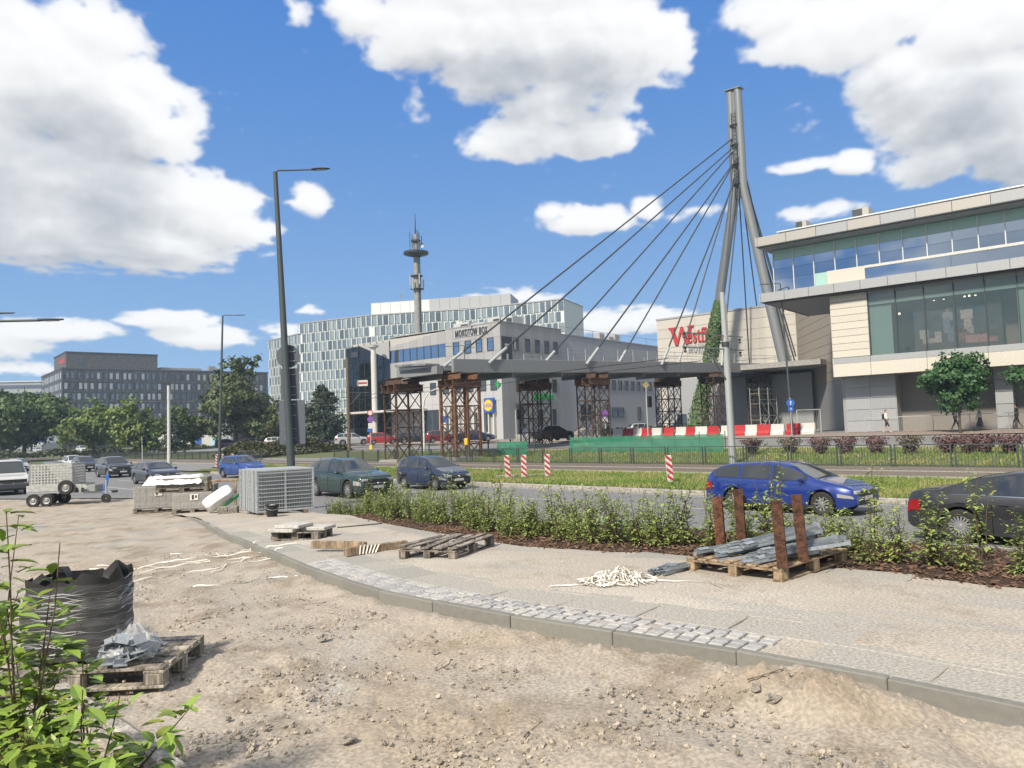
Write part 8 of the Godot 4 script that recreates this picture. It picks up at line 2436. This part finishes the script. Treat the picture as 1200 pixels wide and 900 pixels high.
# ================================================================ people
# body as one smooth surface round a skeleton: bones [from, to, radius, radius, colour]
func body_mesh(bones: Array, cell: float) -> ArrayMesh:
	var lo := Vector3(9, 9, 9); var hi := -lo
	for b in bones:
		for k in 2:
			var p: Vector3 = b[k]; var r: float = b[2 + k] + cell * 2.0
			lo = lo.min(p - Vector3.ONE * r); hi = hi.max(p + Vector3.ONE * r)
	var n := Vector3i(((hi - lo) / cell).ceil()) + Vector3i.ONE
	var f := PackedFloat32Array(); f.resize(n.x * n.y * n.z)
	f.fill(1.0)
	for b in bones:
		var a: Vector3 = b[0]; var d: Vector3 = b[1] - b[0]; var L2 := maxf(d.length_squared(), 1e-6)
		var rm := maxf(b[2], b[3]) + 0.09
		var l0 := Vector3i(((a.min(b[1]) - Vector3.ONE * rm - lo) / cell).floor()).clamp(Vector3i.ZERO, n - Vector3i.ONE)
		var l1 := Vector3i(((a.max(b[1]) + Vector3.ONE * rm - lo) / cell).ceil()).clamp(Vector3i.ZERO, n - Vector3i.ONE)
		for z in range(l0.z, l1.z + 1):
			for y in range(l0.y, l1.y + 1):
				for x in range(l0.x, l1.x + 1):
					var p := lo + Vector3(x, y, z) * cell - a
					var t := clampf(p.dot(d) / L2, 0, 1)
					var dist := (p - d * t).length() - lerpf(b[2], b[3], t)
					var i := (z * n.y + y) * n.x + x
					var o := f[i]; var h := maxf(0.035 - absf(o - dist), 0.0) / 0.035
					f[i] = minf(o, dist) - h * h * 0.035 * 0.25
	var vid := {}; var vs := PackedVector3Array()
	var mb := MB.new()
	for z in n.z - 1:
		for y in n.y - 1:
			for x in n.x - 1:
				var base := (z * n.y + y) * n.x + x
				var inside := 0; var sum := Vector3.ZERO; var cnt := 0
				var vals := []
				for k in 8: vals.append(f[base + (k & 1) + ((k >> 1) & 1) * n.x + ((k >> 2) & 1) * n.x * n.y])
				for k in 8:
					if vals[k] < 0: inside += 1
				if inside == 0 or inside == 8: continue
				for e in [[0, 1], [2, 3], [4, 5], [6, 7], [0, 2], [1, 3], [4, 6], [5, 7], [0, 4], [1, 5], [2, 6], [3, 7]]:
					var va: float = vals[e[0]]; var vb: float = vals[e[1]]
					if (va < 0) != (vb < 0):
						var t := va / (va - vb)
						var pa := Vector3(e[0] & 1, (e[0] >> 1) & 1, (e[0] >> 2) & 1); var pb := Vector3(e[1] & 1, (e[1] >> 1) & 1, (e[1] >> 2) & 1)
						sum += pa.lerp(pb, t); cnt += 1
				vid[base] = vs.size()
				vs.append(lo + (Vector3(x, y, z) + sum / cnt) * cell)
	# smooth normals from the field, colours from the nearest bone
	var nn := PackedVector3Array(); var cc := PackedColorArray()
	for p in vs:
		var best := 9.0; var c := Color.WHITE; var gn := Vector3.ZERO
		for b in bones:
			var d: Vector3 = b[1] - b[0]
			var t := clampf((p - (b[0] as Vector3)).dot(d) / maxf(d.length_squared(), 1e-6), 0, 1)
			var o: Vector3 = p - (b[0] as Vector3) - d * t
			var dist := o.length() - lerpf(b[2], b[3], t)
			if dist < best:
				best = dist; c = b[4]
			gn += o.normalized() * exp(-maxf(dist, 0.0) * 60.0)
		nn.append(gn.normalized()); cc.append(c)
	var sx := 1; var sy := n.x; var sz := n.x * n.y
	for key in vid:
		var i: int = key
		for ax in [[sx, sy, sz], [sy, sz, sx], [sz, sx, sy]]:
			var a := f[i]; var bb2 := f[i + ax[0]]
			if (a < 0) == (bb2 < 0): continue
			var q := [i, i - ax[1], i - ax[1] - ax[2], i - ax[2]]
			var ok := true
			for w in q:
				if not vid.has(w): ok = false
			if not ok: continue
			var id := q.map(func(w): return vid[w])
			if a > 0: id.reverse()
			for tri in [[0, 1, 2], [0, 2, 3]]:
				for k in [tri[0], tri[2], tri[1]]:
					mb.col = cc[id[k]]
					mb.vert(vs[id[k]], nn[id[k]])
	return mb.mesh()

func person(label: String, at: Vector3, turn: float, H: float, stride: float, top: Color, bottom: Color, leg: Color, skin: Color, hair: Color, arms: float, skirt := false, scl_w := 1.0) -> Node3D:
	# local +x is the way the person walks
	var t := thing("person", label, "person", at, turn, "people walking")
	var k := H / 1.75
	var hip := Vector3(0, 0.92, 0) * k
	var B := []
	var w := scl_w
	for s in [1.0, -1.0]:
		var h := hip + Vector3(0, -0.02, 0.085 * s) * k
		var kn := Vector3(stride * 0.52 * s + 0.05, 0.49, 0.09 * s) * k
		var an := Vector3(stride * s * (1.0 if s > 0 else 1.15), 0.09 + (0.05 if s < 0 and stride > 0.1 else 0.0), 0.08 * s) * k
		B.append([h, kn, 0.088 * k * w, 0.062 * k, bottom])
		B.append([kn, an, 0.058 * k, 0.04 * k, leg])
		B.append([an + Vector3(-0.03, -0.045, 0) * k, an + Vector3(0.15, -0.055, 0.01 * s) * k, 0.038 * k, 0.028 * k, Color(0.5, 0.5, 0.5) if leg == skin else Color(0.05, 0.05, 0.05)])
		var sh := Vector3(0.0, 1.42, 0.17 * s * w) * k
		var el := Vector3(-stride * 0.35 * s * arms - 0.02, 1.14, 0.215 * s) * k
		var wr := Vector3(-stride * 0.4 * s * arms + 0.12, 0.92 + 0.1 * (1.0 - arms), 0.2 * s) * k
		B.append([sh, el, 0.05 * k, 0.04 * k, top])
		B.append([el, wr, 0.037 * k, 0.026 * k, skin])
		B.append([wr, wr + Vector3(0.02, -0.08, 0) * k, 0.03 * k, 0.026 * k, skin])
	B.append([hip, Vector3(0.01, 1.14, 0) * k, 0.135 * k * w, 0.13 * k * w, bottom])
	B.append([Vector3(0.01, 1.1, 0.03) * k, Vector3(0.0, 1.36, 0.07) * k, 0.125 * k * w, 0.12 * k, top])
	B.append([Vector3(0.01, 1.1, -0.03) * k, Vector3(0.0, 1.36, -0.07) * k, 0.125 * k * w, 0.12 * k, top])
	B.append([Vector3(0.0, 1.43, -0.1) * k, Vector3(0.0, 1.43, 0.1) * k, 0.065 * k, 0.065 * k, top])
	B.append([Vector3(0.0, 1.45, 0) * k, Vector3(0.02, 1.56, 0) * k, 0.05 * k, 0.048 * k, skin])
	B.append([Vector3(0.03, 1.6, 0) * k, Vector3(0.02, 1.67, 0) * k, 0.075 * k, 0.088 * k, skin])
	if skirt:
		for a in 6: B.append([hip, Vector3(cos(a * TAU / 6) * 0.16, 0.3, sin(a * TAU / 6) * 0.12) * k, 0.12 * k, 0.1 * k, bottom])
	part(t, "body", body_mesh(B, 0.04), M.skin)
	# hair cap, nose and hands with fingers
	var nz := noise(3, 1.0, 1)
	part(t, "hair", MB.new().blob(Vector3(-0.005, 1.69, 0) * k, Vector3(0.1, 0.085, 0.093) * k, nz, 0.1, 7, 10), mat("hair_" + hair.to_html(), hair, 0.8))
	var fc := MB.new(); fc.blob(Vector3(0.115, 1.62, 0) * k, Vector3(0.02, 0.022, 0.014) * k, nz, 0.0, 4, 6)
	for s in [1.0, -1.0]:
		fc.blob(Vector3(0.02, 1.63, 0.088 * s) * k, Vector3(0.02, 0.03, 0.01) * k, nz, 0.0, 4, 6)
		var wr := Vector3(-stride * 0.4 * s * arms + 0.14, 0.92 + 0.1 * (1.0 - arms) - 0.09, 0.2 * s) * k
		for i in 4: fc.tube([wr + Vector3(-0.03 + i * 0.02, 0.0, 0) * k, wr + Vector3(-0.028 + i * 0.021, -0.05, -0.008 * s) * k, wr + Vector3(-0.02 + i * 0.02, -0.085 + absf(i - 1.5) * 0.008, -0.025 * s) * k], [0.0095, 0.009, 0.006], 6)
		fc.tube([wr + Vector3(0.03, 0.045, 0) * k, wr + Vector3(0.055, 0.01, -0.01 * s) * k, wr + Vector3(0.055, -0.025, -0.018 * s) * k], [0.01, 0.0095, 0.007], 6)
	fc.col = skin
	for i in fc.c.size(): fc.c[i] = skin
	part(t, "face_and_hands", fc, M.skin)
	return t

func make_people() -> void:
	var sk := mat("skin", Color.WHITE, 0.75); sk.vertex_color_use_as_albedo = true
	var skin := Color(0.48, 0.30, 0.21); var dark := Color(0.02, 0.022, 0.03); var white := Color(0.68, 0.68, 0.68)
	var a := person("walker in white shirt and dark shorts with a black backpack", Vector3(29.7, 1.48, -61.3), MALL_TURN, 1.78, 0.26, white, dark, skin, skin, Color(0.14, 0.1, 0.07), 0.2)
	part(a, "backpack", MB.new().cbox(Vector3(-0.2, 1.25, 0), Vector3(0.18, 0.45, 0.3), 0.05), M.black)
	person("walker in white shirt and dark trousers under the street tree", Vector3(34.2, 1.5, -59.6), MALL_TURN, 1.8, 0.24, white, dark, dark, skin, Color(0.08, 0.06, 0.05), 0.8)
	var c := person("walker in a long dark skirt with a pale shoulder bag", Vector3(35.5, 1.5, -58.6), MALL_TURN + PI, 1.68, 0.26, Color(0.20, 0.20, 0.21), Color(0.04, 0.05, 0.08), skin, skin, Color(0.35, 0.33, 0.3), 0.7, true)
	part(c, "shoulder_bag", MB.new().cbox(Vector3(0.02, 1.05, -0.27), Vector3(0.3, 0.26, 0.1), 0.04), M.white)
	person("walker in black shirt and shorts heading along the mall wall", Vector3(37.4, 1.5, -57.2), MALL_TURN + PI, 1.8, 0.3, dark, dark, skin, skin, Color(0.08, 0.06, 0.05), 0.9)
	person("person in blue denim standing on the brick crossing by the black off-roader", Vector3(1.1, 1.4, -82.5), 1.2, 1.72, 0.08, Color(0.05, 0.08, 0.18), Color(0.06, 0.09, 0.18), Color(0.06, 0.09, 0.18), skin, Color(0.1, 0.07, 0.05), 0.6)
	person("person in dark clothes waiting beside the clipped hedge", Vector3(9.9, 1.4, -80.2), 0.4, 1.7, 0.1, dark, dark, Color(0.35, 0.33, 0.2), skin, Color(0.1, 0.07, 0.05), 0.6)
	person("person in white top walking past the pale blue kiosk", Vector3(-82.0, 1.3, -196.0), 0.2, 1.75, 0.2, white, dark, dark, skin, Color(0.1, 0.07, 0.05), 0.6)
	person("person in black standing before the white hoarding", Vector3(-97.0, 1.3, -198.0), 0.2, 1.75, 0.12, dark, dark, dark, skin, Color(0.1, 0.07, 0.05), 0.6)
	person("person in a red top between the parked cars by the bank", Vector3(-43.2, 1.35, -121.5), 0.2, 1.75, 0.12, Color(0.4, 0.03, 0.03), dark, dark, skin, Color(0.1, 0.07, 0.05), 0.6)
